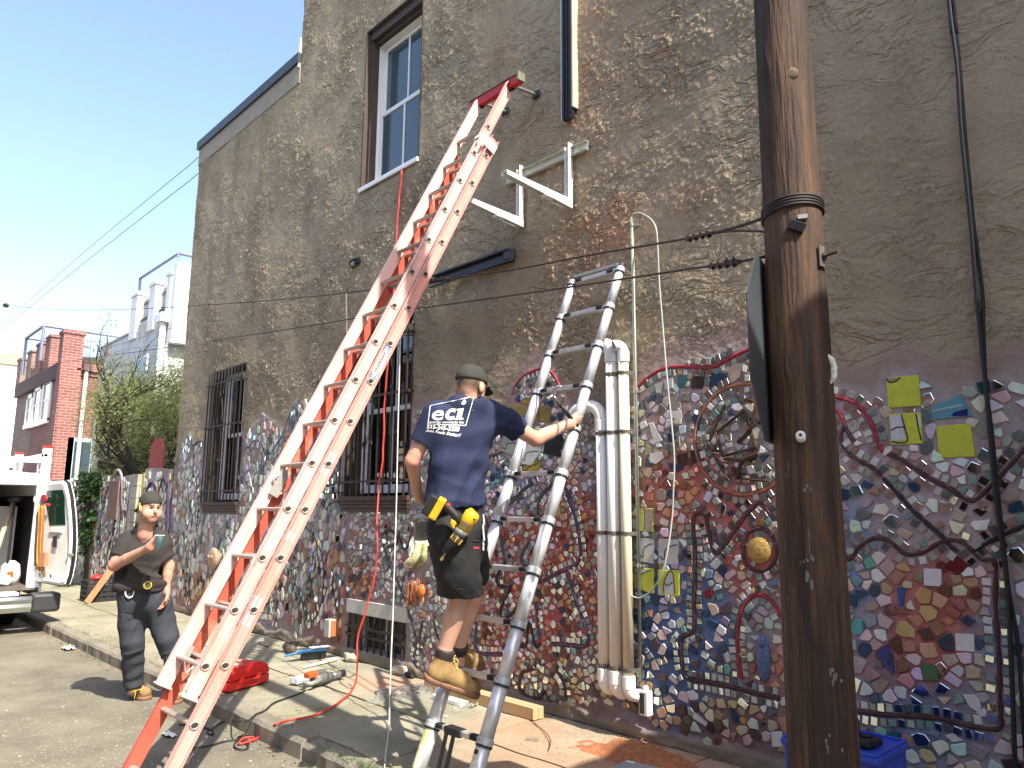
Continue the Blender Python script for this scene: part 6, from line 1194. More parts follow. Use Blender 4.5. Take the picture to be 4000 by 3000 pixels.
# ============================================================ brick row house
XB = -22.5; YB = WX(243, 1500, XB)[1]; YW = WX(385, 1450, XB)[1]; zr_ = WX(262, 1390, XB)[2]
def brickmat(name, c1, c2, mortar, sc=1.):
    m = bpy.data.materials.new(name); m.use_nodes = True; t = m.node_tree; N = t.nodes; L = t.links; b = N['Principled BSDF']; b.inputs['Roughness'].default_value = .85
    g = N.new('ShaderNodeNewGeometry'); sx = N.new('ShaderNodeSeparateXYZ'); L.new(g.outputs['Position'], sx.inputs[0]); ad = N.new('ShaderNodeMath'); L.new(sx.outputs[0], ad.inputs[0]); L.new(sx.outputs[1], ad.inputs[1])
    cb = N.new('ShaderNodeCombineXYZ'); L.new(ad.outputs[0], cb.inputs[0]); L.new(sx.outputs[2], cb.inputs[1])
    bt = N.new('ShaderNodeTexBrick'); bt.inputs['Scale'].default_value = 1; bt.inputs['Brick Width'].default_value = .22*sc; bt.inputs['Row Height'].default_value = .075*sc; bt.inputs['Mortar Size'].default_value = .007; bt.inputs['Color1'].default_value = (*c1, 1); bt.inputs['Color2'].default_value = (*c2, 1); bt.inputs['Mortar'].default_value = (*mortar, 1); bt.inputs['Bias'].default_value = 0
    L.new(cb.outputs[0], bt.inputs[0]); no = N.new('ShaderNodeTexNoise'); no.inputs['Scale'].default_value = 1.3; no.inputs['Detail'].default_value = 6; L.new(g.outputs['Position'], no.inputs[0]); mr = N.new('ShaderNodeMapRange'); mr.inputs['To Min'].default_value = .6; mr.inputs['To Max'].default_value = 1.4; L.new(no.outputs[0], mr.inputs[0])
    mx = N.new('ShaderNodeMix'); mx.data_type = 'RGBA'; mx.blend_type = 'MULTIPLY'; mx.inputs[0].default_value = 1; L.new(bt.outputs[0], mx.inputs[6]); L.new(mr.outputs[0], mx.inputs[7]); L.new(mx.outputs[2], b.inputs['Base Color'])
    bu = N.new('ShaderNodeBump'); bu.inputs['Strength'].default_value = .6; bu.inputs['Distance'].default_value = .01; bu.invert = True; L.new(bt.outputs['Fac'], bu.inputs['Height']); L.new(bu.outputs[0], b.inputs['Normal']); return m
bk = brickmat('red_brick', (.27, .095, .075), (.20, .07, .055), (.34, .27, .24)); bk_d = brickmat('old_brown_brick', (.20, .12, .09), (.26, .16, .12), (.36, .32, .27))
br = empty('brick_rowhouse', (XB, YB, 0), 'red brick rowhouse with brick posts and a pipe frame on its roof', 'building')
XL = W(72, 1474, YB)[0]; xm_ = W(137, 1500, YB)[0]
wins = [W(155, 1500, YB)[0], W(190, 1500, YB)[0]]
b = MB(); b.box(xm_, XB-.012, YB+.02, YW+6, 0, zr_-.15); b.build('wall', bk, br); b = MB(); b.box(XB-.01, XB, YB+.01, YW+6, 0, zr_); b.build('side_wall', bk, br)
b = MB(); b.box(XL, xm_-.004, YB+.03, YB+6, 0, zr_-.2); b.build('brown_wall', bk_d, br)
b = MB(); b.box(XL, XB, YB-.06, YB+.015, zr_-.55, zr_-.13); b.build('cornice', pm('dark_cornice', (.08, .03, .025), .7, var=.3), br); b = MB(); b.box(XB-.012, XB+.06, YB+.3, YW+4, zr_-.35, zr_-.30); b.box(XB-.012, XB+.04, YB+.3, YW+4, zr_-.48, zr_-.43); b.build('brick_course', bk, br); b = MB(); b.box(XB-.1, XB+.02, YB+.3, YW+4, zr_-.12, zr_+.03); b.build('parapet_cap', pm('dark_cap', (.07, .05, .045), .8, var=.5, vs=10), br)
ztp = WX(243, 1300, XB)[2]; b = MB(); b.box(XB-.35, XB+.06, YB-.09, YB+.40, 0, ztp); b.box(XB-.38, XB+.09, YB-.12, YB+.43, ztp, ztp+.09); b.build('corner_pier', bk, br)
for px_, top in ((195, 1322), (158, 1350), (122, 1380), (82, 1410)):
    q = W(px_, top, YB); b = MB(); b.box(q[0]-.30, q[0]+.30, YB-.03, YB+.35, zr_-.3, q[2]); b.box(q[0]-.34, q[0]+.34, YB-.06, YB+.38, q[2], q[2]+.07); b.build('roof_pier', bk if px_ > 130 else bk_d, br)
for (px_, y0_, y1_, wd_) in ((190, 1480, 1640, .95), (153, 1508, 1652, .95), (122, 1540, 1660, .8), (168, 1790, 1880, .9)):
    a, c = W(px_, y0_, YB), W(px_, y1_, YB); b = MB(); x = a[0]; e = empty('window'); e.parent = br; e.location = Vector((x, YB, c[2]))-world_loc(br)
    b.box(x-wd_/2, x-wd_/2+.13, YB-.03, YB+.018, c[2], a[2]); b.box(x+wd_/2-.13, x+wd_/2, YB-.03, YB+.018, c[2], a[2]); b.box(x-wd_/2, x+wd_/2, YB-.03, YB+.018, a[2]-.13, a[2]-.001); b.box(x-wd_/2, x+wd_/2, YB-.05, YB+.018, c[2]-.08, c[2]+.06); b.build('frame', white_pl, e); b = MB(); b.box(x-wd_/2+.13, x+wd_/2-.13, YB-.0, YB+.016, c[2]+.07, a[2]-.14); b.build('pane', frosted, e); b = MB(); b.box(x-wd_/2+.13, x+wd_/2-.13, YB-.012, YB-.001, (a[2]+c[2])/2-.03, (a[2]+c[2])/2+.03); b.build('meeting_rail', white_pl, e)
q = WX(250, 1440, XB); MB().cyl((XB+.10, YB+.52, 0), (XB+.10, YB+.52, q[2]), .055, 10).build('drainpipe', pm('pale_green_pipe', (.50, .56, .46), .5), br); MB().box(XB+.02, XB+.2, YB+.42, YB+.62, q[2], q[2]+.18).build('hopper', pm('hopper_dark', (.12, .07, .08), .6), br)
pipe_b = pm('railing_blue_grey', (.20, .22, .30), .5, metal=.3); zf = WX(175, 1270, XB)[2]
b = MB(); xr = XB-.1; yr = WX(172, 1272, xr)[1]; xl_ = W(103, 1325, yr)[0]
b.tube([(xr, yr, zr_-.2), (xr, yr, zf)], .04, 6); b.tube([(xr, yr, zf), (xr, YW+3.5, zf)], .04, 6); b.tube([(xr, yr, zf), (xl_, yr, zf)], .04, 6); b.tube([(xl_, yr, zf), (xl_, yr, zr_-.3)], .04, 6); b.tube([(xl_, yr, zf), (xl_, yr+1.6, zf)], .04, 6); b.build('roof_pipe_frame', pipe_b, br)
zt1, zb1 = WX(300, 1312, XB)[2], zr_+.02
for k in range(13):
    y = YB+.55+k*.17; b = MB(); b.tube([(XB-.05, y-.042, zb1), (XB-.05, y-.042, zt1-.06), (XB-.05, y-.02, zt1), (XB-.05, y+.02, zt1), (XB-.05, y+.042, zt1-.06), (XB-.05, y+.042, zb1)], .011, 5); b.build('hoop', pipe_b, br)
b = MB()
for f_ in (.08, .5, .85): b.box(XB-.06, XB-.04, YB+.45, YB+2.9, zb1+(zt1-zb1)*f_-.012, zb1+(zt1-zb1)*f_+.012)
b.build('fence_rail', pipe_b, br)
# lower extension with a barred window between brick and white house
q = WX(325, 1760, XB+.4); e = empty('window'); e.parent = br; b = MB(); b.box(XB+.01, XB+.06, q[1]-.30, q[1]+.32, q[2]-.8, q[2]+.35); b.build('frame', pm('pale_blue_frame', (.45, .52, .60), .6), e); b = MB(); b.box(XB+.065, XB+.07, q[1]-.14, q[1]+.26, q[2]-.7, q[2]+.25); b.build('pane', frosted, e)
# ============================================================ white roof-terrace house
wh = empty('white_house', (XB, YW, 0), 'white stuccoed house with a walled roof terrace and rusty window grilles, behind the tree', 'building'); wm = pm('white_stucco', (.62, .63, .62), .85, var=.12, vs=1.5, bump=.3, bs=20, dark=(.44, .46, .46), dth=.56); wbr = pm('white_clean', (.78, .78, .76), .8, var=.06)
xr_ = W(678, 1100, YW)[0]; xm2 = W(527, 1200, YW)[0]; zl = W(500, 1310, YW)[2]; zm_ = W(540, 1245, YW)[2]+.1; zh_ = W(678, 1076, YW)[2]
xg = W(505, 1315, YW)[0]
b = MB(); b.box(XB+.02, xm2, YW, YW+6, 0, zl); b.build('low_wing', wm, wh); b = MB(); b.box(xm2+.002, xr_, YW+.0, YW+7, 0, zm_-.25); b.build('wall', wm, wh)
b = MB(); b.box(XB+.02, xm2, YW-.03, YW+.1, zl, zl+.05); b.build('wing_coping', pm('grey_coping', (.35, .36, .37), .8), wh)
piers = [(522, 545), (590, 613), (655, 682)]
for a_, c_ in piers:
    xa, xb = W(a_, 1200, YW)[0], W(c_, 1200, YW)[0]; b = MB(); b.box(xa, min(xb, xr_), YW-.06, YW+.5, zm_-.6, zh_); b.box(xa-.04, min(xb, xr_)+.04, YW-.09, YW+.54, zh_, zh_+.09); b.build('terrace_pier', wbr, wh, bevel=.01)
for a_, c_ in ((545, 590), (613, 655)):
    xa, xb = W(a_, 1200, YW)[0], W(c_, 1200, YW)[0]; g_ = empty('grille'); g_.parent = wh; g_.location = Vector((xa, YW, zm_))-world_loc(wh)
    for x in np.linspace(xa+.08, xb-.08, 8): b = MB(); b.tube([(x, YW+.1, zm_-.25), (x, YW+.1, zh_-.05)], .022, 5); b.build('bar', pm('grille_grey', (.30, .31, .33), .6), g_)
    b = MB(); b.box(xa, xb, YW+.08, YW+.12, zh_-.25, zh_-.2); b.box(xa, xb, YW+.04, YW+.14, zm_-.28, zm_-.12); b.build('rail', pm('rusty_sill', (.13, .11, .08), .8, var=.4), g_)
    b = MB()
    for k in range(7): x = xa+(xb-xa)*(k+.4)/7; L_ = random.uniform(.15, .6); b.box(x-.015, x+.015, YW-.004, YW-.001, zm_-.3-L_, zm_-.28)
    b.build('rust_run', pm('rust_stain', (.42, .30, .19), .9, var=.3), wh)
b = MB(); b.box(xr_-.002, xr_+.25, YW-.03, YW+.9, zm_-1.1, zh_+.25); b.box(xr_-.3, xr_-.001, YW+.5, YW+7, zm_-.25, zh_+.05); b.build('stair_tower', wbr, wh, bevel=.01)
b = MB()
for (z0_, z1_) in ((0, zm_-1.1),): b.box(xr_-.30, xr_+.02, YW-.05, YW+.0, z0_, z1_)
b.build('corner_band', wbr, wh)
q = W(643, 1260, YW-.06); b = MB(); b.cyl((q[0], YW-.09, 0), (q[0], YW-.09, q[2]), .07, 10); b.box(q[0]-.15, q[0]+.15, YW-.2, YW-.003, q[2], q[2]+.2); b.build('drainpipe', white_pl, wh)
for (px_, y0_, y1_, hw_) in ((490, 1815, 1880, .35), (455, 1830, 1860, .5), (560, 1390, 1480, .35), (575, 1770, 1900, .3)):
    a, c = W(px_, y0_, YW-.01), W(px_, y1_, YW-.01); e = empty('window'); e.parent = wh; b = MB(); b.box(a[0]-hw_, a[0]+hw_, YW-.03, YW-.002, c[2], a[2]); b.build('frame', wbr, e); b = MB(); b.box(a[0]-hw_+.08, a[0]+hw_-.08, YW-.045, YW-.031, c[2]+.08, a[2]-.08); b.build('pane', frosted, e)
b = MB(); x = xr_; zf2 = W(700, 985, YW)[2]; A1 = W(700, 985, YW+.4); A0 = W(548, 1088, YW+.4); b.tube([(A0[0], YW+.4, zm_), (A0[0], YW+.4, A0[2]), (A1[0], YW+.4, A0[2]), (A1[0], YW+.4, zm_)], .04, 6); b.tube([(A1[0], YW+.4, A0[2]), (A1[0], YW+4, A0[2])], .04, 6); b.build('roof_pipe_frame', pipe_b, wh)
# far white building at the left edge
xf = -36; p0 = WX(86, 1430, xf); p1 = WX(-400, 1395, xf); b0_ = empty('far_building', (xf, p0[1], 0), 'plain white building at the far left end of the street', 'building')
b = MB(); b.box(xf-8, xf, p1[1], p0[1], 0, p0[2]); b.build('wall', pm('bright_white', (.85, .84, .80), .8, var=.04), b0_); b = MB(); b.box(xf-8, xf+.08, p1[1], p0[1]+.1, p0[2], p0[2]+.45); b.build('eave', pm('tan_eave', (.46, .30, .22), .7), b0_)
# out of view: brick blocks added on the right to shade the wall and its foot, the row across the street
nb = empty('shade_blocker', (1.5, -1.0, 0), 'unseen brick blocks added right of the picture to shade the wall', 'building')
NX = 1.3
b = MB(); b.box(NX, NX+6, -1.95, -.0, 0, 2.0+1.19*(NX+1.47)); b.build('low_shade_block', bk, nb); b = MB(); b.box(NX, NX+7, -.20, 5, 2.0+1.19*(NX+1.47)+.002, 11.5); b.build('wall', bk, nb)
op = empty('opposite_rowhouse', (-14, -9, 0), 'brick rowhouses across the street behind the camera', 'building')
b = MB(); b.box(-34, 9, -17, -9, -.12, 6.2); b.build('wall', bk, op); b = MB(); b.box(-34, 9, -9.001, -8.8, 6.0, 6.4); b.build('cornice', white_pl, op)
for k in range(14):
    for z in (1.0, 3.8):
        x = -32+k*3; e = empty('window'); e.parent = op; b = MB(); b.box(x-.5, x+.5, -8.999, -8.94, z, z+1.6); b.build('frame', white_pl, e); b = MB(); b.box(x-.42, x+.42, -8.939, -8.93, z+.08, z+1.52); b.build('pane', frosted, e)
# ============================================================ tree
tree = empty('garden_tree', (-14.0, .85, 0), 'thorny small tree with fresh yellow-green leaves in front of the white house', 'tree')
barkm = pm('bark', (0, 0, 0)); twigs = MB(); trunk = MB(); rnd = random.Random(5); tips = []
def clear_of(p): return PR(p)[0] > 372
def grow(p, d, L_, r, depth):
    n = 4; P = [np.array(p)]; dd = np.array(d)
    for i in range(n):
        dd = nrm(dd+np.array([rnd.gauss(0, .16), rnd.gauss(0, .16), rnd.gauss(0, .12)])); P.append(P[-1]+dd*L_/n)
        if not clear_of(P[-1]): P.pop(); break
        if depth >= 2: tips.append((P[-1], dd))
    n = len(P)-1
    if n < 1: return
    (trunk if depth < 2 else twigs).tube(P, [r*(1-.5*i/n) for i in range(n+1)], 7 if depth < 2 else 3, cap=False)
    if depth < 4:
        for k in range({0: 5, 1: 6, 2: 5, 3: 3}[depth]):
            i = min(n, rnd.randint(1 if depth else 3, 4)); a = nrm(dd+np.array([rnd.gauss(0, .75)-.12, rnd.gauss(0, .45)-.08, rnd.gauss(.0, .5)])); grow(P[i], a, L_*rnd.uniform(.55, .8), r*.5, depth+1)
b0 = W(690, 2000, .9); grow((b0[0], .9, 0), (-.10, -.02, 1), 2.15, .12, 0); grow((b0[0]-.1, .95, .6), (-.55, 0, .85), 2.0, .08, 0); grow((b0[0]-1.0, 1.0, .8), (-.6, -.05, .8), 1.7, .07, 0)
trunk.build('trunk', barkm, tree, smooth=True)
ec = W(548, 1570, .9); er = (abs(W(715, 1570, .9)[0]-W(372, 1570, .9)[0])/2, .75, abs(W(548, 1410, .9)[2]-W(548, 1740, .9)[2])/2); tw2 = MB()
for k in range(1500):
    u = np.array([rnd.gauss(0, .48), rnd.gauss(0, .45), rnd.gauss(-.05, .5)])
    if np.linalg.norm(u) > 1.05 or mnoise.noise(Vector(u)*2.6+Vector((3, 1, 2))) < -.12: continue
    p = ec+u*np.array(er); d = nrm(u*np.array([1, 1, .3])+np.array([rnd.gauss(0, .5), rnd.gauss(0, .5), rnd.gauss(-.35, .4)])); L_ = rnd.uniform(.18, .42); q = p+d*L_*.5+[0, 0, .02]; r = p+d*L_+[0, 0, -.05*rnd.random()]
    tw2.tube([p, q, r], [.006, .004, .002], 3, cap=False)
    for s_ in (p, (p+q)/2, q, (q+r)/2, r):
        if rnd.random() < .85: tips.append((s_, d))
twigs.add(tw2.v, tw2.f)
lf = MB(); 
for p, d in tips:
    px_, py_, _z = PR(p)
    if p[2] > 4.1 and rnd.random() < .6: continue
    for k in range(rnd.randint(3, 6)):
        c = p+np.array([rnd.gauss(0, .10), rnd.gauss(0, .10), rnd.gauss(0, .10)]); s = rnd.uniform(.018, .04); a = Vector((rnd.gauss(0, 1), rnd.gauss(0, 1), rnd.gauss(0, 1))).normalized(); u = a.orthogonal().normalized(); v_ = a.cross(u); c = Vector(c)
        lf.add([c+u*s, c+v_*s*.35, c-u*s, c-v_*s*.35], [(0, 1, 2, 3)])
print('tips', len(tips)); 
def leafmat(name, c):
    m = pm(name, c, .55, var=.45, vs=3); t = m.node_tree; N = t.nodes; L = t.links; b = N['Principled BSDF']; o = N['Material Output']; tr = N.new('ShaderNodeBsdfTranslucent'); tr.inputs[0].default_value = (c[0]*1.6, c[1]*1.7, c[2]*.8, 1); mx = N.new('ShaderNodeMixShader'); mx.inputs[0].default_value = .4; L.new(b.outputs[0], mx.inputs[1]); L.new(tr.outputs[0], mx.inputs[2]); L.new(mx.outputs[0], o.inputs[0]); return m
_tw = twigs.build('twigs', barkm, tree); _tw['kind'] = 'stuff'
o = lf.build('crown', leafmat('spring_leaf', (.19, .215, .085)), tree); o['kind'] = 'stuff'
# weeds at the foot of the steel post
m = MB()
for k in range(160):
    q = np.array([W(262, 2270, -.3)[0]+random.gauss(0, .12), -.32+random.gauss(0, .08), 0]); h = random.uniform(.06, .3); a = random.random()*6.3; t = q+[.1*math.cos(a), .1*math.sin(a), h]; m.add([q+[.012, 0, 0], q-[.012, 0, 0], t], [(0, 1, 2)])
o = m.build('weeds', leafm); tag(o, 'tuft of green weeds behind the open van door', 'weeds', kind='stuff')
# ============================================================ van
van = empty('white_van', (-13.5, -2.7, -.12), 'white work van with ladder rack, its rear door swung open', 'van')
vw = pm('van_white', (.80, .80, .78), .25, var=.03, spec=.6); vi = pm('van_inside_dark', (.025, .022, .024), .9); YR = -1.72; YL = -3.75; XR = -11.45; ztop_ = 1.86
vint = pm('van_inner_panel', (.60, .58, .54), .5, var=.1, vs=8)
prof = [(-1.0, .30), (-1.02, .8), (-1.0, 1.15), (-.93, 1.6), (-.86, 1.78), (-.72, 1.88), (-.3, 1.93)]; prof = prof+[(-a, z) for a, z in prof[::-1]]; yc = (YR+YL)/2; xs_v = [(XR, 1.0, 0), (XR-3.2, 1.0, 0), (XR-4.4, .98, -.02), (XR-4.9, .93, -.42)]
m = MB(); vs = []; n = len(prof)
for x, s, dz in xs_v:
    for (y, z) in prof: vs.append((x, yc+y*s, (z if z < 1.2 else z+dz*(z-1.2)/.7*1.5)))
m.add(vs, [(i*n+k, i*n+k+1, (i+1)*n+k+1, (i+1)*n+k) for i in range(3) for k in range(n-1)]+[tuple(3*n+k for k in range(n))]); o = m.build('body', vw, van, smooth=False); s = o.modifiers.new('s', 'SOLIDIFY'); s.thickness = .03; s.offset = -1
m = MB(); m.box(XR-6.0, XR-4.85, yc-.92, yc+.92, .3, 1.0); m.build('bonnet', vw, van, bevel=.08)
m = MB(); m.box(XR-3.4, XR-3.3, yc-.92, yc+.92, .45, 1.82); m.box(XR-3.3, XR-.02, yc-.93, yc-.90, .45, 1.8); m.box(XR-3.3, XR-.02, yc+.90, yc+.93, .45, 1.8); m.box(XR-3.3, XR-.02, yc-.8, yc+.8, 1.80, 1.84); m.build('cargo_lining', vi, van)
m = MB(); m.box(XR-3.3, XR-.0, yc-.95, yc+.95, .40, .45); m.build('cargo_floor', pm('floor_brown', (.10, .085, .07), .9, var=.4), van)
for s_ in (-1, 1): m = MB(); m.box(XR-.06, XR+.012, yc+s_*.93-.10, yc+s_*.93+.06, .42, 1.80); m.build('rear_pillar', vw, van, bevel=.02)
m = MB(); m.box(XR-.06, XR+.012, yc-.85, yc+.85, 1.72, 1.88); m.build('rear_header', vw, van, bevel=.03)
chrome = pm('chrome', (.62, .66, .66), .12, metal=1., var=.08)
zb0 = .14
m = MB(); m.box(XR+.02, XR+.26, YL-.02, YR-.30, .36, .40); m.build('bumper_step', vw, van, bevel=.01)
m = MB(); m.add([(XR+x_, y, z) for y in (YL+.0, YR-.16) for x_, z in ((.05, .355), (.27, .35), (.30, .31), (.27, .26), (.29, .22), (.27, .16), (.05, .13))], [(0, 1, 2, 3, 4, 5, 6)[::-1], tuple(range(7, 14))]+[(k, (k+1) % 7, 7+(k+1) % 7, 7+k) for k in range(7)]); m.build('bumper', chrome, van)
m = MB(); m.box(XR+.02, XR+.30, YR-.158, YR+.16, .14, .375); m.build('bumper_end', pm('bumper_plastic', (.035, .035, .04), .5), van, bevel=.04)
def wheel(x, y):
    t = MB(); t.lathe((x, y-.11, .22), [(.20, 0), (.32, .0), (.345, .03), (.345, .19), (.32, .22), (.20, .22)], (0, 1, 0), 24); w_ = t.build('wheel', rubber, van, smooth=False); r = MB(); r.lathe((x, y-.12, .22), [(.0, .02), (.12, .0), (.19, .02), (.19, .2), (.0, .24)], (0, 1, 0), 18); r.build('rim', alu_d, w_)
for x in (XR-1.0, XR-4.9):
    for y in (yc-.82, yc+.80): wheel(x, y)
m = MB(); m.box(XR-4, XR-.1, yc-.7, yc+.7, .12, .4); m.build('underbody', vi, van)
# open rear door: curved, seen from its inner side
hp, fp = np.array([XR+.02, YR-.10, 0]), np.array([XR+.76, YR+.17, 0]); dd_ = nrm(fp-hp); dn = np.array([dd_[1], -dd_[0], 0])
def onplane(px, py, off=0.):
    d = ray(px, py); o0 = hp+dn*off; t = ((o0-CAM)@dn)/(d@dn); return CAM+d*t
door = empty('rear_door', tuple(hp)); door.parent = van; door.location = Vector(hp)-world_loc(van)
outl = [(150, 1888), (175, 1878), (243, 1874), (256, 1886), (268, 1940), (276, 2020), (279, 2100), (275, 2180), (262, 2252), (250, 2285), (234, 2290), (118, 2272), (112, 2255), (126, 2180), (143, 2050)]
O = [onplane(*p) for p in outl]; MB().prism([p-dn*.07 for p in O], -dn*.012).build('door_skin', vw, door)
cen = sum(O)/len(O)
rim_ = [cen+(p-cen)*np.array([.90, .90, .93]) for p in O]
def band(A, B, off0, off1, m_, nm):
    m = MB(); n = len(A); vs = [a-dn*off0 for a in A]+[b-dn*off1 for b in B]; m.add(vs, [(i, (i+1) % n, n+(i+1) % n, n+i) for i in range(n)]); return m.build(nm, m_, door)
band(O, O, .07, .02, rubber, 'door_edge'); band([cen+(p-cen)*.985 for p in O], rim_, .02, .0, vw, 'door_frame'); band(rim_, [cen+(p-cen)*.86 for p in rim_], .0, .03, vw, 'door_frame_inner')
MB().prism([cen+(p-cen)*.86-dn*.032 for p in rim_], -dn*.004).build('inner_panel', vint, door)
wp = [(168, 1906), (232, 1902), (243, 1940), (247, 2050), (186, 2052), (172, 1960)]; MB().prism([onplane(*p)-dn*.026 for p in wp], -dn*.003).build('window', pm('green_tint', (.008, .03, .02), .1, var=.2), door)
for p4 in ([(135, 2225), (200, 2235), (205, 2262), (130, 2256)], [(190, 2068), (235, 2068), (236, 2080), (190, 2078)]): MB().prism([onplane(*p)-dn*.005 for p in p4], -dn*.02).build('pressing', vint, door)
for p4 in ([(205, 2095), (220, 2092), (218, 2140), (203, 2135)], [(135, 2190), (144, 2180), (142, 2225), (134, 2222)], [(152, 2240), (156, 2240), (156, 2252), (152, 2252)], [(170, 2242), (174, 2242), (174, 2254), (170, 2254)], [(194, 2244), (199, 2244), (199, 2256), (194, 2256)]): MB().prism([onplane(*p)-dn*.004 for p in p4], -dn*.008).build('panel_hole', vi, door)
MB().prism([onplane(*p)+dn*.004 for p in ((264, 2160), (284, 2162), (284, 2172), (264, 2172))], -dn*.012).build('catch', alu_d, door)
# gauges and hoses hanging on the door
gm = empty('gauge_manifold', tuple(onplane(165, 1950)), 'pair of refrigerant gauges with yellow and red hoses hanging on the open van door', 'gauges')
for (px_, py_, c_) in ((158, 1950, 'white_pl'), (186, 1948, 'red')):
    q = onplane(px_, py_)+dn*.03; MB().lathe(q, [(.055, 0), (.055, .03), (.045, .032)], dn, 16).build('dial', white_pl if c_ == 'white_pl' else pm('dark_dial', (.30, .04, .04), .3), gm)
q = onplane(172, 1955)+dn*.02; mb = MB(); mb.obox(q, dd_, dn, [0, 0, 1], .05, .02, .045); mb.build('gauge_body', pm('sky_blue_plastic', (.15, .40, .60), .4), gm)
for (px_, c_) in ((152, (.05, .15, .45)), (196, (.5, .03, .02))): q = onplane(px_, 1972)+dn*.03; MB().cyl(q-dd_*.03, q+dd_*.03, .018, 8).build('valve_knob', pm('knob%d' % px_, c_, .4), gm)
for k, (px_, c_) in enumerate(((158, (.03, .03, .03)), (166, (.55, .40, .03)), (172, (.40, .05, .03)), (178, (.50, .30, .02)), (184, (.25, .12, .06)))):
    MB().tube(spline([onplane(px_, 1970)+dn*.04, onplane(px_+random.uniform(-3, 3), 2060)+dn*.05, onplane(px_-4, 2140)+dn*.05, onplane(px_-8+k*2, 2210+10*k)+dn*.04], 5), .012, 6).build('hose', pm('hose%d' % k, c_, .45), gm, smooth=True)
tag(MB().prism([onplane(*p)+dn*.03 for p in ((180, 2158), (200, 2158), (196, 2212), (172, 2212))], dn*.05).build('wood_block', pm('orange_wood', (0, 0, 0)), None), 'orange-brown wooden block standing in the pocket of the open van door', 'wood block')
# rack
rk = empty('ladder_rack', (XR-1, yc, 1.95)); rk.parent = van; rk.location = Vector((XR-1, yc, 1.95))-world_loc(van); rz = 2.02
for x in (XR-.15, XR-1.9, XR-3.4):
    MB().box(x-.04, x+.04, YL+.15, YR-.02, rz, rz+.07).build('cross_bar', vw, rk, bevel=.01)
    for y in (YR-.08, YL+.2): MB().box(x-.05, x+.05, y-.05, y+.05, 1.72, rz+.20).build('post', vw, rk, bevel=.01); MB().box(x-.052, x+.052, y-.052, y+.052, rz+.201, rz+.23).build('post_cap', redp, rk)
for y in (YR-.1, yc): MB().box(XR-3.5, XR-.1, y-.03, y+.03, rz+.075, rz+.13).build('side_rail', vw, rk, bevel=.01)
# contents of the van: each its own thing
def vthing(name, lab, cat, build): o = build(); return tag(o, lab, cat)
fl = .451
vthing('leaning_sheet', 'tall white panel leaning inside the back of the van', 'panel', lambda: MB().obox((XR-.9, YR-.35, fl+.50), [0, 1, 0], [1, 0, 0], [0, 0, 1], .14, .01, .50).build('leaning_sheet', vint, None, bevel=.003))
vthing('leaning_plank', 'pale wooden plank leaning inside the van', 'plank', lambda: MB().beam((XR-.15, YR-.60, fl), (XR-.6, YR-.32, fl+1.05), .05, .03).build('leaning_plank', pm('pale_wood', (.42, .34, .25), .7, var=.2), None))
vthing('hand_pump', 'black T-handled pump standing inside the van', 'pump', lambda: MB().cyl((XR-.35, YR-.35, fl), (XR-.35, YR-.35, fl+1.05), .016, 8).lathe((XR-.35, YR-.35, fl+1.05), [(.03, 0), (.09, .03), (.09, .06), (.03, .08)]).build('hand_pump', rubber, None))
vthing('cardboard_flat', 'brown cardboard standing inside the van', 'cardboard box', lambda: MB().obox((XR-.35, YR-.72, fl+.30), nrm([.1, 1, 0]), nrm([1, -.1, 0]), [0, 0, 1], .09, .03, .30).build('cardboard_flat', card, None))
vthing('wire_coil', 'coil of brown cable standing inside the van', 'cable coil', lambda: MB().lathe((XR-.25, YR-.85, fl+.20), [(.10, 0), (.20, 0), (.20, .08), (.10, .08)], (1, .2, 0), 20).build('wire_coil', pm('brown_cable', (.30, .12, .06), .5, var=.4, vs=60), None))
vthing('blue_bucket', 'blue bucket at the edge of the van floor', 'bucket', lambda: MB().lathe((XR-.12, YR-.78, fl), [(.09, 0), (.11, .2), (.115, .2), (.115, .215)]).build('blue_bucket', pm('blue_bin', (0, 0, 0)), None))
def rags():
    m = MB(); m.ell((XR-.15, YR-.55, fl+.07), (.10, .16, .085), 16, 10); m.ell((XR-.2, YR-.42, fl+.06), (.1, .12, .07), 16, 10); m.v = [tuple(np.array(v_)+np.array(mnoise.noise_vector(Vector(v_)*18))*.03) for v_ in m.v]; return m.build('white_rags', pm('white_cloth', (.75, .74, .72), .9), None, smooth=True)
vthing('white_rags', 'heap of white rags at the edge of the van floor', 'rags', rags)
vthing('vacuum_pump', 'white and grey pump with an orange cap inside the van', 'pump', lambda: MB().lathe((XR-.4, YR-.30, fl), [(.11, 0), (.12, .12), (.10, .25), (.04, .30)], n=16).build('vacuum_pump', white_pl, None, smooth=True)); tag(MB().lathe((XR-.22, YR-.33, fl+.10), [(.035, 0), (.035, .07), (.01, .08)]).build('orange_bottle', og, None), 'small orange bottle on the van floor', 'bottle')
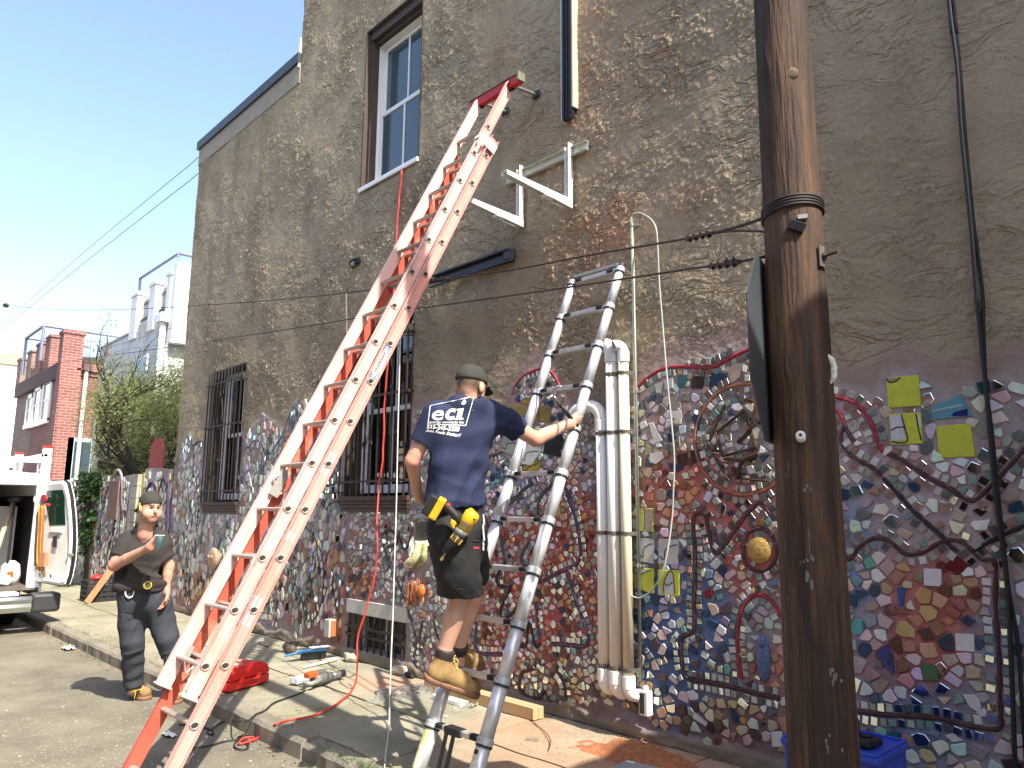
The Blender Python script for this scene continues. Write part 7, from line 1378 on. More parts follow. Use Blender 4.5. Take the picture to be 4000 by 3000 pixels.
# ============================================================ people: smooth bodies grown from a distance field
class Field:
    def __init__(s, lo, hi, h):
        s.h = h; s.lo = np.array(lo, float)-3*h; n = np.ceil((np.array(hi)-s.lo)/h).astype(int)+4; s.n = n; s.d = np.full(tuple(n), .25, np.float32)
    def _sub(s, lo, hi, k):
        a = np.maximum(((np.array(lo)-k-s.lo)/s.h).astype(int)-1, 0); b = np.minimum(((np.array(hi)+k-s.lo)/s.h).astype(int)+3, s.n); sl = tuple(slice(i, j) for i, j in zip(a, b))
        g = np.meshgrid(*[s.lo[i]+s.h*np.arange(a[i], b[i]) for i in range(3)], indexing='ij'); return sl, np.stack(g, -1)
    def _mix(s, sl, v, k, op):
        d = s.d[sl]
        if op == 'u': hh = np.maximum(k-abs(d-v), 0)/k; s.d[sl] = np.minimum(d, v)-hh*hh*k*.25
        elif op == 'sub': hh = np.maximum(k-abs(d+v), 0)/k; s.d[sl] = np.maximum(d, -v)+hh*hh*k*.25
    def cap(s, a, b, ra, rb=None, k=.02, op='u', sq=(1, 1, 1)):
        rb = ra if rb is None else rb; a, b = np.array(a, float), np.array(b, float); R = max(ra, rb)+.03; sl, P = s._sub(np.minimum(a, b)-R, np.maximum(a, b)+R, k)
        ab = b-a; t = np.clip(((P-a)@ab)/max(ab@ab, 1e-9), 0, 1); q = P-(a+t[..., None]*ab); v = np.linalg.norm(q/np.array(sq), axis=-1)-(ra+(rb-ra)*t); s._mix(sl, v.astype(np.float32), k, op); return s
    def chain(s, pts, rs, k=.02):
        for i in range(len(pts)-1): s.cap(pts[i], pts[i+1], rs[i], rs[i+1], k if i == 0 else .007)
        return s
    def ell(s, c, r, R=None, k=.02, op='u'):
        c = np.array(c, float); r = np.array(r, float); M_ = max(r)+.02; sl, P = s._sub(c-M_, c+M_, k); q = P-c
        if R is not None: q = q@np.asarray(R).T
        k0 = np.linalg.norm(q/r, axis=-1); k1 = np.linalg.norm(q/(r*r), axis=-1); v = k0*(k0-1)/np.maximum(k1, 1e-6); s._mix(sl, v.astype(np.float32), k, op); return s
    def cut(s, p, n, k=.004):
        n = nrm(n); g = np.meshgrid(*[s.lo[i]+s.h*np.arange(s.n[i]) for i in range(3)], indexing='ij'); v = ((np.stack(g, -1)-np.array(p))@n).astype(np.float32); s.d = np.maximum(s.d, v); return s
    def cutlocal(s, p, n, c, r):
        """remove what lies beyond the plane, only inside a ball"""
        n = nrm(n); sl, P = s._sub(np.array(c)-r, np.array(c)+r, 0); v = (P-np.array(p))@n; inb = np.linalg.norm(P-np.array(c), axis=-1)-r; s.d[sl] = np.maximum(s.d[sl], -np.maximum(-v, inb)).astype(np.float32); return s
    def mesh(s, smooth=1, name='m'):
        d = s.d; h = s.h; ins = d < 0; n = d.shape
        c = [d[i:n[0]-1+i, j:n[1]-1+j, k:n[2]-1+k] for i in (0, 1) for j in (0, 1) for k in (0, 1)]
        sg = sum((q < 0).astype(np.int8) for q in c); act = (sg > 0) & (sg < 8); idx = np.full(act.shape, -1, np.int64); I = np.argwhere(act); idx[act] = np.arange(len(I))
        pos = np.zeros((len(I), 3)); cnt = np.zeros(len(I)); off = np.array([(i, j, k) for i in (0, 1) for j in (0, 1) for k in (0, 1)]); cv = [q[act] for q in c]
        for a in range(8):
            for b in range(a+1, 8):
                if abs(off[a]-off[b]).sum() != 1: continue
                da, db = cv[a], cv[b]; m = (da < 0) != (db < 0); t = np.where(m, da/np.where(m, da-db, 1), 0); p = off[a]+(off[b]-off[a])*t[:, None]; pos[m] += p[m]; cnt[m] += 1
        V = s.lo+h*(I+pos/np.maximum(cnt, 1)[:, None]); Q = []
        for ax in range(3):
            o1, o2 = [(1, 2), (2, 0), (0, 1)][ax]; e = [slice(0, n[i]-1) for i in range(3)]; e2 = list(e); e2[ax] = slice(1, n[ax]); A = ins[tuple(e)]; B = ins[tuple(e2)]; m = A != B
            m[tuple([0 if i == o1 else slice(None) for i in range(3)])] = False; m[tuple([0 if i == o2 else slice(None) for i in range(3)])] = False
            K = np.argwhere(m); u = np.zeros(3, int); u[o1] = 1; w = np.zeros(3, int); w[o2] = 1
            q = np.stack([idx[tuple(K.T)], idx[tuple((K-u).T)], idx[tuple((K-u-w).T)], idx[tuple((K-w).T)]], 1); f = A[tuple(K.T)]; q[~f] = q[~f][:, ::-1]; Q.append(q)
        Q = np.concatenate(Q); Q = Q[(Q >= 0).all(1)]
        for _ in range(smooth):
            acc = np.zeros_like(V); ct = np.zeros(len(V))
            for a, b in ((0, 1), (1, 2), (2, 3), (3, 0)):
                np.add.at(acc, Q[:, a], V[Q[:, b]]); np.add.at(ct, Q[:, a], 1); np.add.at(acc, Q[:, b], V[Q[:, a]]); np.add.at(ct, Q[:, b], 1)
            V = V*.5+.5*acc/np.maximum(ct, 1)[:, None]
        me = fastmesh(name, V, Q); me.shade_smooth(); return me
def folds(me, fn, amp):
    n = len(me.vertices); co = np.zeros(n*3, np.float32); me.vertices.foreach_get('co', co); co = co.reshape(-1, 3); no = np.zeros(n*3, np.float32); me.vertex_normals.foreach_get('vector', no); no = no.reshape(-1, 3)
    for i in range(n):
        co[i] += no[i]*fn(co[i])*amp
    me.vertices.foreach_set('co', co.ravel()); me.update()
def nz(v): return mnoise.noise(Vector(v))
def ridged(p, ang, s_along, s_across, seed=0.):
    """creases: long ridges running at an angle in the upright plane facing the viewer"""
    a = p@_rt; b = p@_up; c = p@_f; u = a*math.cos(ang)+b*math.sin(ang); v = -a*math.sin(ang)+b*math.cos(ang)
    w = .5*mnoise.noise(Vector((u*3, v*3, c*3+seed))); return 1-2.2*abs(mnoise.noise(Vector((u*s_along+seed, (v+.06*w)*s_across, c*s_along+7))))-.3
def colour(me, fn):
    n = len(me.vertices); co = np.zeros(n*3, np.float32); me.vertices.foreach_get('co', co); setcol(me, np.array([fn(p) for p in co.reshape(-1, 3)]))
def blocks(col1, p, pts): return None
skin = pm('skin', (1, 1, 1), .5, var=.08, vs=40, attr='Col', bump=.06, bs=300, bd=.002)
for m_ in (skin,): b_ = m_.node_tree.nodes['Principled BSDF']; b_.inputs['Subsurface Weight'].default_value = .12; b_.inputs['Subsurface Radius'].default_value = (.02, .008, .004); b_.inputs['Subsurface Scale'].default_value = .5
suede = pm('tan_suede', (.29, .185, .07), .85, var=.3, vs=14, bump=.3, bs=90, dark=(.19, .12, .05), dth=.54); sole_m = pm('boot_sole', (.20, .10, .06), .7, var=.3, vs=30); padm = pm('padded_collar', (.035, .025, .025), .6); lace = pm('yellow_lace', (.50, .36, .05), .7)
def hand(F, wrist, palm_dir, nrm_dir, side, curl, r=.0095, thumb=1, L=.085, spread=1., thumb_dir=None):
    """palm plus four unequal bent fingers and a thumb; side: towards the thumb"""
    w = np.array(wrist, float); d = nrm(palm_dir); s_ = nrm(side); n_ = nrm(nrm_dir)
    for k in range(4):
        o = (1.5-k)*.021*spread; F.cap(w+d*.01+s_*o*.6, w+d*L+s_*o, .016, .0125, .014)
    F.cap(w-d*.01, w+d*.03, .024, .028, .02)
    for k in range(4):
        o = (1.5-k)*.021*spread; ln = (.041, .046, .043, .034)[k]; p = w+d*(L-.004)+s_*o; dd = d.copy(); P = [p]
        for j, f in enumerate((1., .72, .58)):
            a = curl[j]*(1+.06*k); dd = nrm(dd*math.cos(a)+np.cross(np.cross(d, n_), dd)*0+(n_*math.cos(0)-dd*(dd@n_))*math.sin(a)); dd = nrm(dd); p = p+dd*ln*f; P.append(p)
        F.chain(P, [r*1.08, r, r*.93, r*.82], .005)
    t0 = w+d*.025+s_*.026; td = nrm(thumb_dir if thumb_dir is not None else d*.55+s_*.8+n_*.35)*1.; t1 = t0+td*.038; t2 = t1+nrm(td*.7+d*.5+n_*.25)*.030; t3 = t2+nrm(td*.4+d*.7+n_*.4)*.022
    F.chain([t0, t1, t2, t3], [.015, .0125, .0115, .0095], .012)
def boot_mesh(person, ankle, heel, toe, up, name='boot', width=.048):
    """work boot: heel->toe direction along the sole"""
    ankle, heel, toe = map(np.array, (ankle, heel, toe)); d = nrm(toe-heel); u = nrm(np.array(up)-d*(np.array(up)@d)); s_ = np.cross(d, u); L_ = np.linalg.norm(toe-heel)
    F = Field(np.minimum.reduce([ankle, heel, toe])-.12, np.maximum.reduce([ankle, heel, toe])+.14, .006)
    base = u*.055
    F.cap(heel+d*.045+base, heel+d*.09+base+u*.01, .046, .048, .03); F.cap(heel+d*.09+base, toe-d*.06+u*.045, .047, .046, .03); F.ell(toe-d*.062+u*.048, (.058, .052, .040), np.array([d, s_, u]), .03)
    F.cap(heel+d*.06+u*.06, ankle, .046, .050, .03); F.cap(heel+d*.10+u*.08, toe-d*.12+u*.07, .045, .036, .03)
    F.cut(heel+u*.024, -u); me = F.mesh(1, 'upper'); bt = empty(name, tuple(heel)); bt.parent = person; bt.location = Vector(heel)-world_loc(person)
    link('upper', me, suede, bt)
    F2 = Field(np.minimum(heel, toe)-.1, np.maximum(heel, toe)+.1, .006); F2.cap(heel+d*.045+u*.02, toe-d*.05+u*.02, .052, .055, .02); F2.ell(toe-d*.055+u*.02, (.062, .058, .05), np.array([d, s_, u]), .02); F2.cut(heel+u*.030, u); F2.cut(heel+u*.0, -u)
    link('sole', F2.mesh(1, 'sole'), sole_m, bt)
    ax = nrm(ankle-(heel+d*.07+u*.05)); m = MB()
    m = MB(); m.lathe(ankle-ax*.01, [(.046, -.01), (.055, .0), (.052, .009), (.057, .016), (.053, .025), (.057, .033), (.052, .043), (.044, .046)], ax, 18); m.build('padded_collar', padm, bt, smooth=True)
    m = MB(); f0 = ankle+d*.045; f1 = heel+d*.155+u*.105
    for k in range(5):
        t = k/4; p = f0*(1-t)+f1*t; m.tube([p-s_*.022+d*.004, p+d*.010+u*.004, p+s_*.022+d*.004], .0035, 5); 
    m.tube(spline([f0+d*.01, f0+d*.03-s_*.03+u*.01, f0+d*.02-s_*.045-u*.03], 4), .003, 5); m.tube(spline([f0+d*.01, f0+d*.04+s_*.01, f0+d*.05+s_*.02-u*.05], 4), .003, 5); m.build('lace', lace, bt)
    return bt
SK = np.array([.47, .275, .195]); SKR = np.array([.50, .235, .17]); HAIR = np.array([.055, .035, .022])
# ------------------------------------------------------------ the man on the telescopic ladder
pl = empty('person', tuple(T0-np.array([.35, .25, 0])), 'person in navy printed t-shirt and black shorts climbing the telescopic ladder, seen from behind', 'person')
ZL = 4.20
hipL, hipR = J(1735, 2070, 4.12), J(1835, 2070, 4.22); pel = (hipL+hipR)/2; chest = J(1795, 1720, 4.20); neck = J(1826, 1575, 4.20); headc = J(1840, 1508, 4.22)
shL, shR = J(1700, 1618, 4.13), J(1915, 1612, 4.32); elL, wrL = J(1610, 1800, 4.10), J(1632, 1930, 4.30); elR = J(2092, 1716, 4.46)
rh = tp(5.05, 0)  # placeholder: where the right hand holds the tube
for k_ in np.arange(3, 8, .02):
    if abs(PR(tp(k_, 0))[1]-1640) < 8: rh = tp(k_, 0); break
wrR = J(2205, 1662, PR(rh)[2]-.06)
kneL, ankL = J(1800, 2330, 4.20), J(1735, 2545, 4.17); kneR, ankR = J(1842, 2330, 4.42), J(1790, 2530, 4.40)
allp = np.array([hipL, hipR, headc, shL, shR, elL, wrL, elR, rh, kneL, ankL, ankR, J(1880, 2650, 4.3)])
F = Field(allp.min(0)-.16, allp.max(0)+.16, .0065)
facing = nrm([(_rt*.55+_f*.85)[0], (_rt*.55+_f*.85)[1], -.25]); hr = nrm(np.cross(facing, [0, 0, 1])); hu = np.cross(hr, facing); HR = np.array([hr, facing, hu])
F.ell(headc+hu*.018, (.076, .096, .092), HR, .02); F.ell(headc+facing*.035-hu*.05, (.055, .062, .06), HR, .03); F.cap(headc+facing*.103-hu*.02, headc+facing*.095-hu*.045, .012, .016, .02)
for s_ in (-1, 1): F.ell(headc+hr*s_*.081-hu*.018-facing*.005, (.012, .022, .032), HR, .008)
F.cap(headc-hu*.03-facing*.03, neck-np.array([0, 0, .05])+facing*.03, .054, .045, .02); F.cap(shL, shR, .04, .04, .05); F.cap(neck-[0, 0, .03], chest, .055, .06, .05); F.cap(chest, pel, .06, .06, .05)
F.chain([shL, elL, wrL], [.052, .040, .027], .03); F.chain([shR, elR], [.054, .043], .03); F.chain([elR, elR*.55+wrR*.45, wrR], [.043, .040, .027], .02)
F.chain([hipL, kneL], [.09, .062], .03); F.chain([kneL, kneL*.65+ankL*.35+nrm(-_f)*.015, ankL], [.058, .057, .040], .025); F.chain([hipR, kneR], [.09, .062], .03); F.chain([kneR, kneR*.65+ankR*.35, ankR], [.058, .056, .040], .025)
pd = nrm(rh-wrR); 
F.cap(ankL, ankL-[0, 0, .08], .04, .04, .02); F.cap(ankR, ankR-[0, 0, .08], .04, .04, .02)
# right hand closing on the tube: fingers go behind it and come round on the right
toC = nrm(CAM-rh); hd = nrm(rh-wrR+toC*.035)
hand(F, wrR+toC*.012, hd, -toC*.8+np.array([0, 0, -.1]), TD*.9+hd*.1, (.55, .95, .8), .0088, L=.075, thumb_dir=nrm(TD*.8+hd*.6))
bxc = J(1672, 2052, 4.47)       # clear box in the left hand
hd2 = nrm(bxc-wrL+np.array([0, 0, .0])+_rt*.05); hand(F, wrL, hd2, nrm(_rt*.9-_f*.2), nrm(_f), (.35, .5, .5), .0088, L=.075)
me = F.mesh(1, 'body')
hn = hu
def skcol(p):
    q = p-headc
    loc = np.array([q@hr, q@facing, q@hu])
    if np.linalg.norm(q) < .14 and loc[2] > -.052 and abs(loc[0]) < .078 and loc[1] < .055+.5*loc[2] and not (abs(abs(loc[0])-.085) < .012 and loc[1] > -.02 and loc[2] < .01):
        if loc[1] < .0 and loc[2] < -.052: return SK
        f = min(1, max(0, (loc[2]+.055)/.03)); return SK*(1-f)*.8+np.array([.09, .055, .035])*f
    f = .5+.5*nz(p*14); c = (SK*(1-.25*f)+SKR*.25*f)*np.array([1.14, 1.16, 1.18])
    if np.linalg.norm(p-elR) < .07 or np.linalg.norm(p-elL) < .06 or np.linalg.norm(p-rh) < .10: c = c*np.array([1.05, .88, .86])
    return c
colour(me, skcol); me.materials.clear(); link('body', me, skin, pl)
# cap, worn forward
F = Field(headc-.16, headc+.18, .006); F.ell(headc+hu*.030-facing*.004, (.084, .105, .094), HR, .01); F.cut(headc+hu*.018-facing*.03, -(hu-facing*.12)); capm = pm('black_cap', (.035, .033, .028), .85, var=.25, vs=12, bump=.2, bs=200)
cp = link('cap', F.mesh(1, 'cap'), capm, pl); m = MB(); bc = headc+hu*.022+facing*.095; vs = []
for i in range(9):
    a = math.pi*(i/8); vs += [bc+hr*.072*math.cos(a)-facing*.02+facing*.0*math.sin(a), bc+hr*.068*math.cos(a)+facing*.075*math.sin(a)-hu*.012]
m.add(vs, [(i*2, i*2+1, i*2+3, i*2+2) for i in range(8)]); o = m.build('visor', capm, cp); s = o.modifiers.new('s', 'SOLIDIFY'); s.thickness = .004; m = MB(); m.ell(headc+hu*.124-facing*.004, (.008, .008, .004)); m.build('cap_button', capm, cp); m = MB()
for k in range(6):
    a0 = k*math.pi/3+.3; m.tube([headc+hu*.030-facing*.004+(hr*.0845*math.cos(a0)*math.sin(t)+facing*.1055*math.sin(a0)*math.sin(t)+hu*.0945*math.cos(t)) for t in np.linspace(.05, 1.5, 10)], .0013, 4)
m.build('seam', capm, cp)
# t-shirt
F = Field(allp.min(0)-.12, allp.max(0)+.12, .0075); navy = pm('navy_cotton', (.012, .019, .055), .85, var=.15, vs=8, bump=.2, bs=250, bd=.002)
wst = J(1776, 1945, 4.17); hemc = J(1779, 1985, 4.16); bw = J(1790, 1800, 4.18)
shl, shr = J(1718, 1622, 4.14), J(1898, 1612, 4.30)
ax_s = nrm(shr-shl); 
def slab(c, hw, dep, k=.05): F.cap(c-ax_s*hw, c+ax_s*hw, dep, dep, k)
F.cap(J(1786, 1574, 4.145), J(1866, 1576, 4.215), .050, .050, .03); slab(J(1800, 1630, 4.20), .125, .078, .05); slab(J(1797, 1700, 4.20), .105, .098, .06); slab(bw, .085, .100, .06); slab(J(1784, 1880, 4.18), .072, .098, .05); slab(wst, .072, .100, .05); slab(hemc, .073, .103, .04)
for t in (0, .5, 1): pass
F.chain([shL+[0, 0, .0], shL*.38+elL*.62], [.070, .066], .05); F.chain([shR, shR*.42+elR*.58], [.074, .076], .06); F.cap(chest+ax_s*.06, shR-np.array([0, 0, .06]), .09, .07, .06)
dl = nrm(elL-shL); pL_ = shL*.40+elL*.60; F.cutlocal(pL_, dl, pL_+dl*.09, .10); dr = nrm(elR-shR); pR_ = shR*.40+elR*.60; F.cutlocal(pR_, dr, pR_+dr*.10, .115)
F.cut(J(1780, 1974, 4.17), nrm(-_up+_rt*.02)); 
nk = headc-hu*.085-facing*.01; sl_, P_ = F._sub(nk-.1, nk+.1, 0)
me = F.mesh(2, 'tshirt')
def fold_shirt(p):
    px_, py_, z = PR(p); t = max(0, min(1, (py_-1650)/300)); dsg = (px_-1780)*.018+(py_-1900)*.018
    f = .55*t*math.sin(dsg+2.2*nz(p*6))*max(0, nz(p*4)+.55); arm = max(0, min(1, (px_-1930)/60)); f += arm*.7*math.sin((px_+py_*.8)*.05+2*nz(p*9)); f += .8*nz(p*11)*(.35+t*.6); f = f*.35; low = max(0, min(1, (py_-1690)/120)); f += ridged(p, 1.0, 2.5, 11, 3)*low*.9+ridged(p, -.5, 3, 12, 9)*max(0, min(1, (py_-1780)/100))*.6+ridged(p, -.45, 3.5, 16, 5)*arm*.8+ridged(p, .25, 3, 14, 6)*(1-low)*.22; f += .5*math.exp(-((px_-1905+(py_-1750)*.5)/28)**2)*(1 if py_ > 1650 else 0)*math.sin(py_*.05)
    return f
folds(me, fold_shirt, .011); sh = link('tshirt', me, navy, pl)
# the print on its back: laid on the cloth
bv = BVHTree.FromPolygons([tuple(v.co+world_loc(sh.parent)) for v in me.vertices], [tuple(p.vertices) for p in me.polygons])
prn = pm('white_print', (.78, .78, .78), .7, var=.05)
QUAD = [N_((438, 452))if False else (1500+430*.4219, 1400+440*.4219), (1500+832*.4219, 1400+352*.4219), (1500+755*.4219, 1400+622*.4219), (1500+408*.4219, 1400+606*.4219)]
def q2(u, v):        # u right 0..1, v down 0..1 in the frame of the logo
    a, b, c, d = [np.array(p, float) for p in QUAD]; return (a*(1-u)+b*u)*(1-v)+(d*(1-u)+c*u)*v
def onshirt(u, v, lift=.0022):
    px_, py_ = q2(u, v); d = ray(px_, py_); r = bv.ray_cast(Vector(CAM), Vector(nrm(d)))
    if r[0] is None: return None
    return np.array(r[0])+np.array(r[1])*lift*(1 if Vector(r[1]).dot(Vector(d)) < 0 else -1)
def printmesh(tris, name, mat_, parent):
    m = MB()
    def rec(t, n):
        L_ = max(math.dist(t[i], t[(i+1) % 3]) for i in range(3))
        if n > 0 and L_ > .05:
            i = max(range(3), key=lambda k: math.dist(t[k], t[(k+1) % 3])); a, b, c = t[i], t[(i+1) % 3], t[(i+2) % 3]; mm = ((a[0]+b[0])/2, (a[1]+b[1])/2); rec((a, mm, c), n-1); rec((mm, b, c), n-1); return
        P = [onshirt(*q) for q in t]
        if all(p is not None for p in P): m.add(P, [(0, 1, 2)])
    for t in tris: rec(t, 4)
    if m.v: return m.build(name, mat_, parent)
def text_tris(txt, u0, u1, v0, v1, bold=.0, shear=0.):
    me = fontmesh(txt, 1., bold, shear); co = np.array([v.co[:2] for v in me.vertices]); lo, hi = co.min(0), co.max(0); me.calc_loop_triangles(); T = []
    for t in me.loop_triangles: T.append(tuple((u0+(u1-u0)*(co[i][0]-lo[0])/(hi[0]-lo[0]), v1+(v0-v1)*(co[i][1]-lo[1])/(hi[1]-lo[1])) for i in t.vertices))
    bpy.data.meshes.remove(me); return T
def strip(p0, p1, w):
    d = nrm([p1[0]-p0[0], p1[1]-p0[1]]); n = (-d[1]*w, d[0]*w*1.6); a, b, c, d_ = (p0[0]-n[0], p0[1]-n[1]), (p1[0]-n[0], p1[1]-n[1]), (p1[0]+n[0], p1[1]+n[1]), (p0[0]+n[0], p0[1]+n[1]); return [(a, b, c), (a, c, d_)]
T = []
for s_ in (((.0, .0), (1., .0)), ((1., .0), (1., 1.)), ((1., 1.), (.0, 1.)), ((.0, 1.), (.0, .0))): T += strip(*s_, .010)
printmesh(T, 'logo_frame', prn, sh)
def blob_poly(pts, c): return [(c, pts[i], pts[(i+1) % len(pts)]) for i in range(len(pts))]
LT = text_tris('e', .07, .365, .32, .81, .012)+text_tris('c', .405, .64, .32, .81, .03)
for (u0, u1, v0, v1) in ((.70, .83, .36, .80), (.655, .70, .36, .43), (.655, .885, .73, .80)): LT += [((u0, v0), (u1, v0), (u1, v1)), ((u0, v0), (u1, v1), (u0, v1))]
printmesh(LT, 'logo_letters', prn, sh)
fl_ = [(.80+.052*math.sin(t)*(1-.62*max(0, -math.cos(t))**1.2)+.0, .155-.11*(-math.cos(t)) if False else .15+.12*math.cos(t+math.pi)*-1) for t in np.linspace(0, 2*math.pi, 15)[:-1]]
fl_ = [(.785, .24), (.745, .20), (.735, .15), (.755, .10), (.775, .07), (.79, .02), (.805, .08), (.835, .12), (.845, .17), (.83, .22)]; printmesh(blob_poly(fl_, (.79, .15)), 'logo_flame', prn, sh)
printmesh(text_tris('energy concepts inc', .03, .93, .84, .97, .012), 'logo_text', prn, sh)
printmesh(text_tris('215-245-3200', -.02, .86, 1.04, 1.24, .03), 'phone_text', prn, sh)
printmesh(text_tris('Just Feels Better!', -.04, .94, 1.28, 1.46, .018, .3), 'slogan_text', prn, sh)
# shorts
F = Field(np.array([pel, hipL, kneL, kneR]).min(0)-.22, np.array([pel, hipR, kneL, kneR, wst]).max(0)+.2, .0075); blk_ = pm('black_twill', (.012, .012, .013), .8, var=.2, vs=10, bump=.3, bs=300, bd=.002)
wb = J(1782, 1950, 4.17); F.cap(wb-ax_s*.065, wb+ax_s*.065, .095, .095, .04); hm = J(1785, 2060, 4.16); F.cap(hm-ax_s*.070, hm+ax_s*.075, .108, .108, .05); cr = J(1790, 2140, 4.18); F.cap(cr-ax_s*.06, cr+ax_s*.07, .100, .100, .05)
kL2, kR2 = J(1800, 2320, 4.17), J(1815, 2320, 4.42); F.chain([J(1768, 2110, 4.10), J(1785, 2230, 4.12), kL2], [.115, .118, .125], .05); F.chain([J(1820, 2110, 4.30), J(1835, 2220, 4.36), kR2+_rt*-.02], [.11, .115, .115], .05)
F.cut(J(1800, 2312, 4.2), nrm(-_up-_rt*.02)); F.cut(J(1780, 1930, 4.17), _up); me = F.mesh(2, 'shorts'); folds(me, lambda p: .5*nz(p*7)+.8*ridged(p, .5, 2.5, 11, 2)*max(.2, min(1, (PR(p)[1]-2050)/200))+.5*ridged(p, -.9, 3, 12, 4), .012); so_ = link('shorts', me, blk_, pl)
bvs = BVHTree.FromPolygons([tuple(v.co+world_loc(so_.parent)) for v in me.vertices], [tuple(p.vertices) for p in me.polygons])
def onshorts(px_, py_, lift=.004):
    d = ray(px_, py_); r = bvs.ray_cast(Vector(CAM), Vector(nrm(d))); 
    if r[0] is None: return J(px_, py_, 4.06)
    return np.array(r[0])-nrm(d)*lift
Zs = lambda x, y: (1600+x*.3314, 1850+y*.3314)
def opatch(pts, nm, m_, lift=.003): P = [onshorts(*Zs(*p), lift) for p in pts]; mb = MB(); mb.add(P, [tuple(range(len(P)))]); return mb.build(nm, m_, so_)
opatch([(755, 862), (822, 864), (820, 888), (755, 886)], 'brand_patch', pm('patch_red', (.45, .05, .05), .6)); mb = MB(); mb.tube([onshorts(*Zs(x, y), .003) for x, y in ((665, 800), (740, 793), (840, 797))], .0022, 4); mb.tube([onshorts(*Zs(x, y), .003) for x, y in ((480, 1362), (600, 1362), (800, 1382), (930, 1385))], .0018, 4); mb.tube([onshorts(*Zs(x, y), .003) for x, y in ((850, 400), (858, 600), (850, 900))], .002, 4); mb.build('stitched_seam', padm, so_)
mb = MB()
for k in range(7): p = onshorts(*Zs(868+6*math.sin(k*2), 480+k*60), .008); mb.beam(p, p+[.004, 0, -.03], .009, .004)
kc = mb.build('key_lanyard', pm('lanyard', (.55, .55, .55), .5, var=.9, vs=120), None); tag(kc, 'black and white cord lanyard hanging from the side of the black shorts', 'lanyard')
# boots
boot_mesh(pl, ankL+np.array([0, 0, .0])-_up*.02, J(1655, 2650, 4.13), J(1862, 2722, 4.24), nrm(_up*.96+_rt*.3)); boot_mesh(pl, ankR-_up*.015, J(1742, 2655, 4.37), J(1884, 2608, 4.58), nrm(_up+_rt*-.15))
# clear box of screws in the left hand
cbm = thin_glass('clear_box', (.72, .75, .75)); e = empty('screw_box', tuple(bxc), 'clear plastic box of screws in the left hand of the climber', 'box'); ux, uz = nrm(_rt), nrm(_up); uy = np.cross(uz, ux)
bxc = J(1663, 2060, 4.44); MB().obox(bxc, ux, uy, uz, .055, .05, .062).build('box', cbm, e, bevel=.006); MB().obox(bxc-uz*.012+ux*.004, ux, uy, uz, .042, .042, .040).build('screws', pm('screws', (.12, .16, .15), .4, metal=.5, var=.8, vs=120), e); MB().obox(bxc+uz*.064, ux, uy, uz, .058, .053, .004).build('lid', pm('translucent_lid', (.45, .47, .47), .4), e)
# hammer in the right hand
e = empty('claw_hammer', tuple(rh), 'steel claw hammer with a dark handle held against the right ladder tube', 'hammer'); Zh = PR(rh)[2]-.07
h0, h1 = J(2255, 1665, Zh+.03), J(2180, 1572, Zh-.02); hh = J(2160, 1545, Zh-.03); MB().tube([h0, h0*.4+h1*.6, h1], [.015, .013, .011], 8).build('grip', rubber, e, smooth=True); MB().tube([h1, hh], .009, 8).build('shank', steel, e, smooth=True)
MB().tube([hh+(J(2138, 1560, Zh-.03)-hh)*k for k in (0, .5, .8, 1)], [.012, .010, .015, .015], 10).build('face', steel, e, smooth=True); 
for s_ in (-.008, .008): MB().tube(spline([hh, J(2167, 1520, Zh-.03)+_f*s_, J(2180, 1508, Zh-.03)+_f*s_*1.5, J(2195, 1512, Zh-.03)+_f*s_*2], 4), [.010]*4+[.008]*4+[.005]*4+[.003], 7).build('claw', steel, e, smooth=True)
# cordless drill hung on the shorts
dr_ = empty('cordless_drill', tuple(onshorts(1780, 2020)), 'yellow and black cordless drill hanging from the back of the black shorts', 'drill'); yel = pm('tool_yellow', (.62, .38, .015), .4, var=.1, vs=20)
def Q(x, y, l=.0): q = J(*Zs(x, y), 4.0+l); return q
to = -_f
dz_ = min(PR(onshorts(1800, 2080))[2], PR(onshorts(1700, 2020))[2])-.055
Q = lambda x, y, l=.0: J(*Zs(x, y), dz_+l)
MB().tube([Q(770, 450), Q(740, 480), Q(620, 660)], [.030, .042, .040], 14).build('motor_body', yel, dr_, smooth=True); MB().tube([Q(620, 655), Q(580, 720)], [.041, .036], 14).build('gear_case', pm('tool_grey', (.16, .16, .16), .45), dr_, smooth=True)
MB().tube([Q(580, 720), Q(530, 800), Q(470, 850), Q(425, 930)], [.035, .033, .024, .018], 14).build('chuck', rubber, dr_, smooth=True); MB().tube([Q(425, 930), Q(375, 1010)], [.006, .005], 8).build('bit', steel, dr_); MB().tube([Q(395, 985), Q(370, 1020)], .009, 6).build('bit_socket', pm('brass', (.4, .28, .1), .4, metal=.6), dr_)
ta_ = nrm(Q(580, 720)-Q(470, 850)); side_ = nrm(np.cross(ta_, to))
for k in range(5):
    c_ = Q(578, 735)+side_*(k-2)*.014+to*(.033-.006*abs(k-2)); MB().beam(c_, c_-ta_*.03, .006, .004, tuple(to)).build('clutch_rib', yel, dr_)
MB().prism([Q(x, y)+to*.035 for x, y in ((640, 545), (700, 575), (660, 650), (600, 620))], to*.008).build('nameplate', pm('nameplate', (.10, .10, .07), .5), dr_)
for k in range(3): a_ = Q(700+k*22, 490+k*12)+to*.036; MB().beam(a_, Q(745+k*18, 515+k*8)+to*.036, .006, .004, tuple(to)).build('vent_slot', rubber, dr_)
MB().tube([Q(600, 590), Q(540, 490), Q(450, 400), Q(400, 370)], [.026, .022, .022, .026], 12).build('grip', rubber, dr_, smooth=True); MB().prism([Q(x, y)+to*.02 for x, y in ((490, 530), (560, 560), (600, 600), (570, 650), (510, 640), (480, 580))], -to*.045).build('trigger_guard', yel, dr_, bevel=.005); MB().lathe(Q(560, 605)+to*.02, [(.009, 0), (.009, .004)], to, 8).build('button', rubber, dr_)
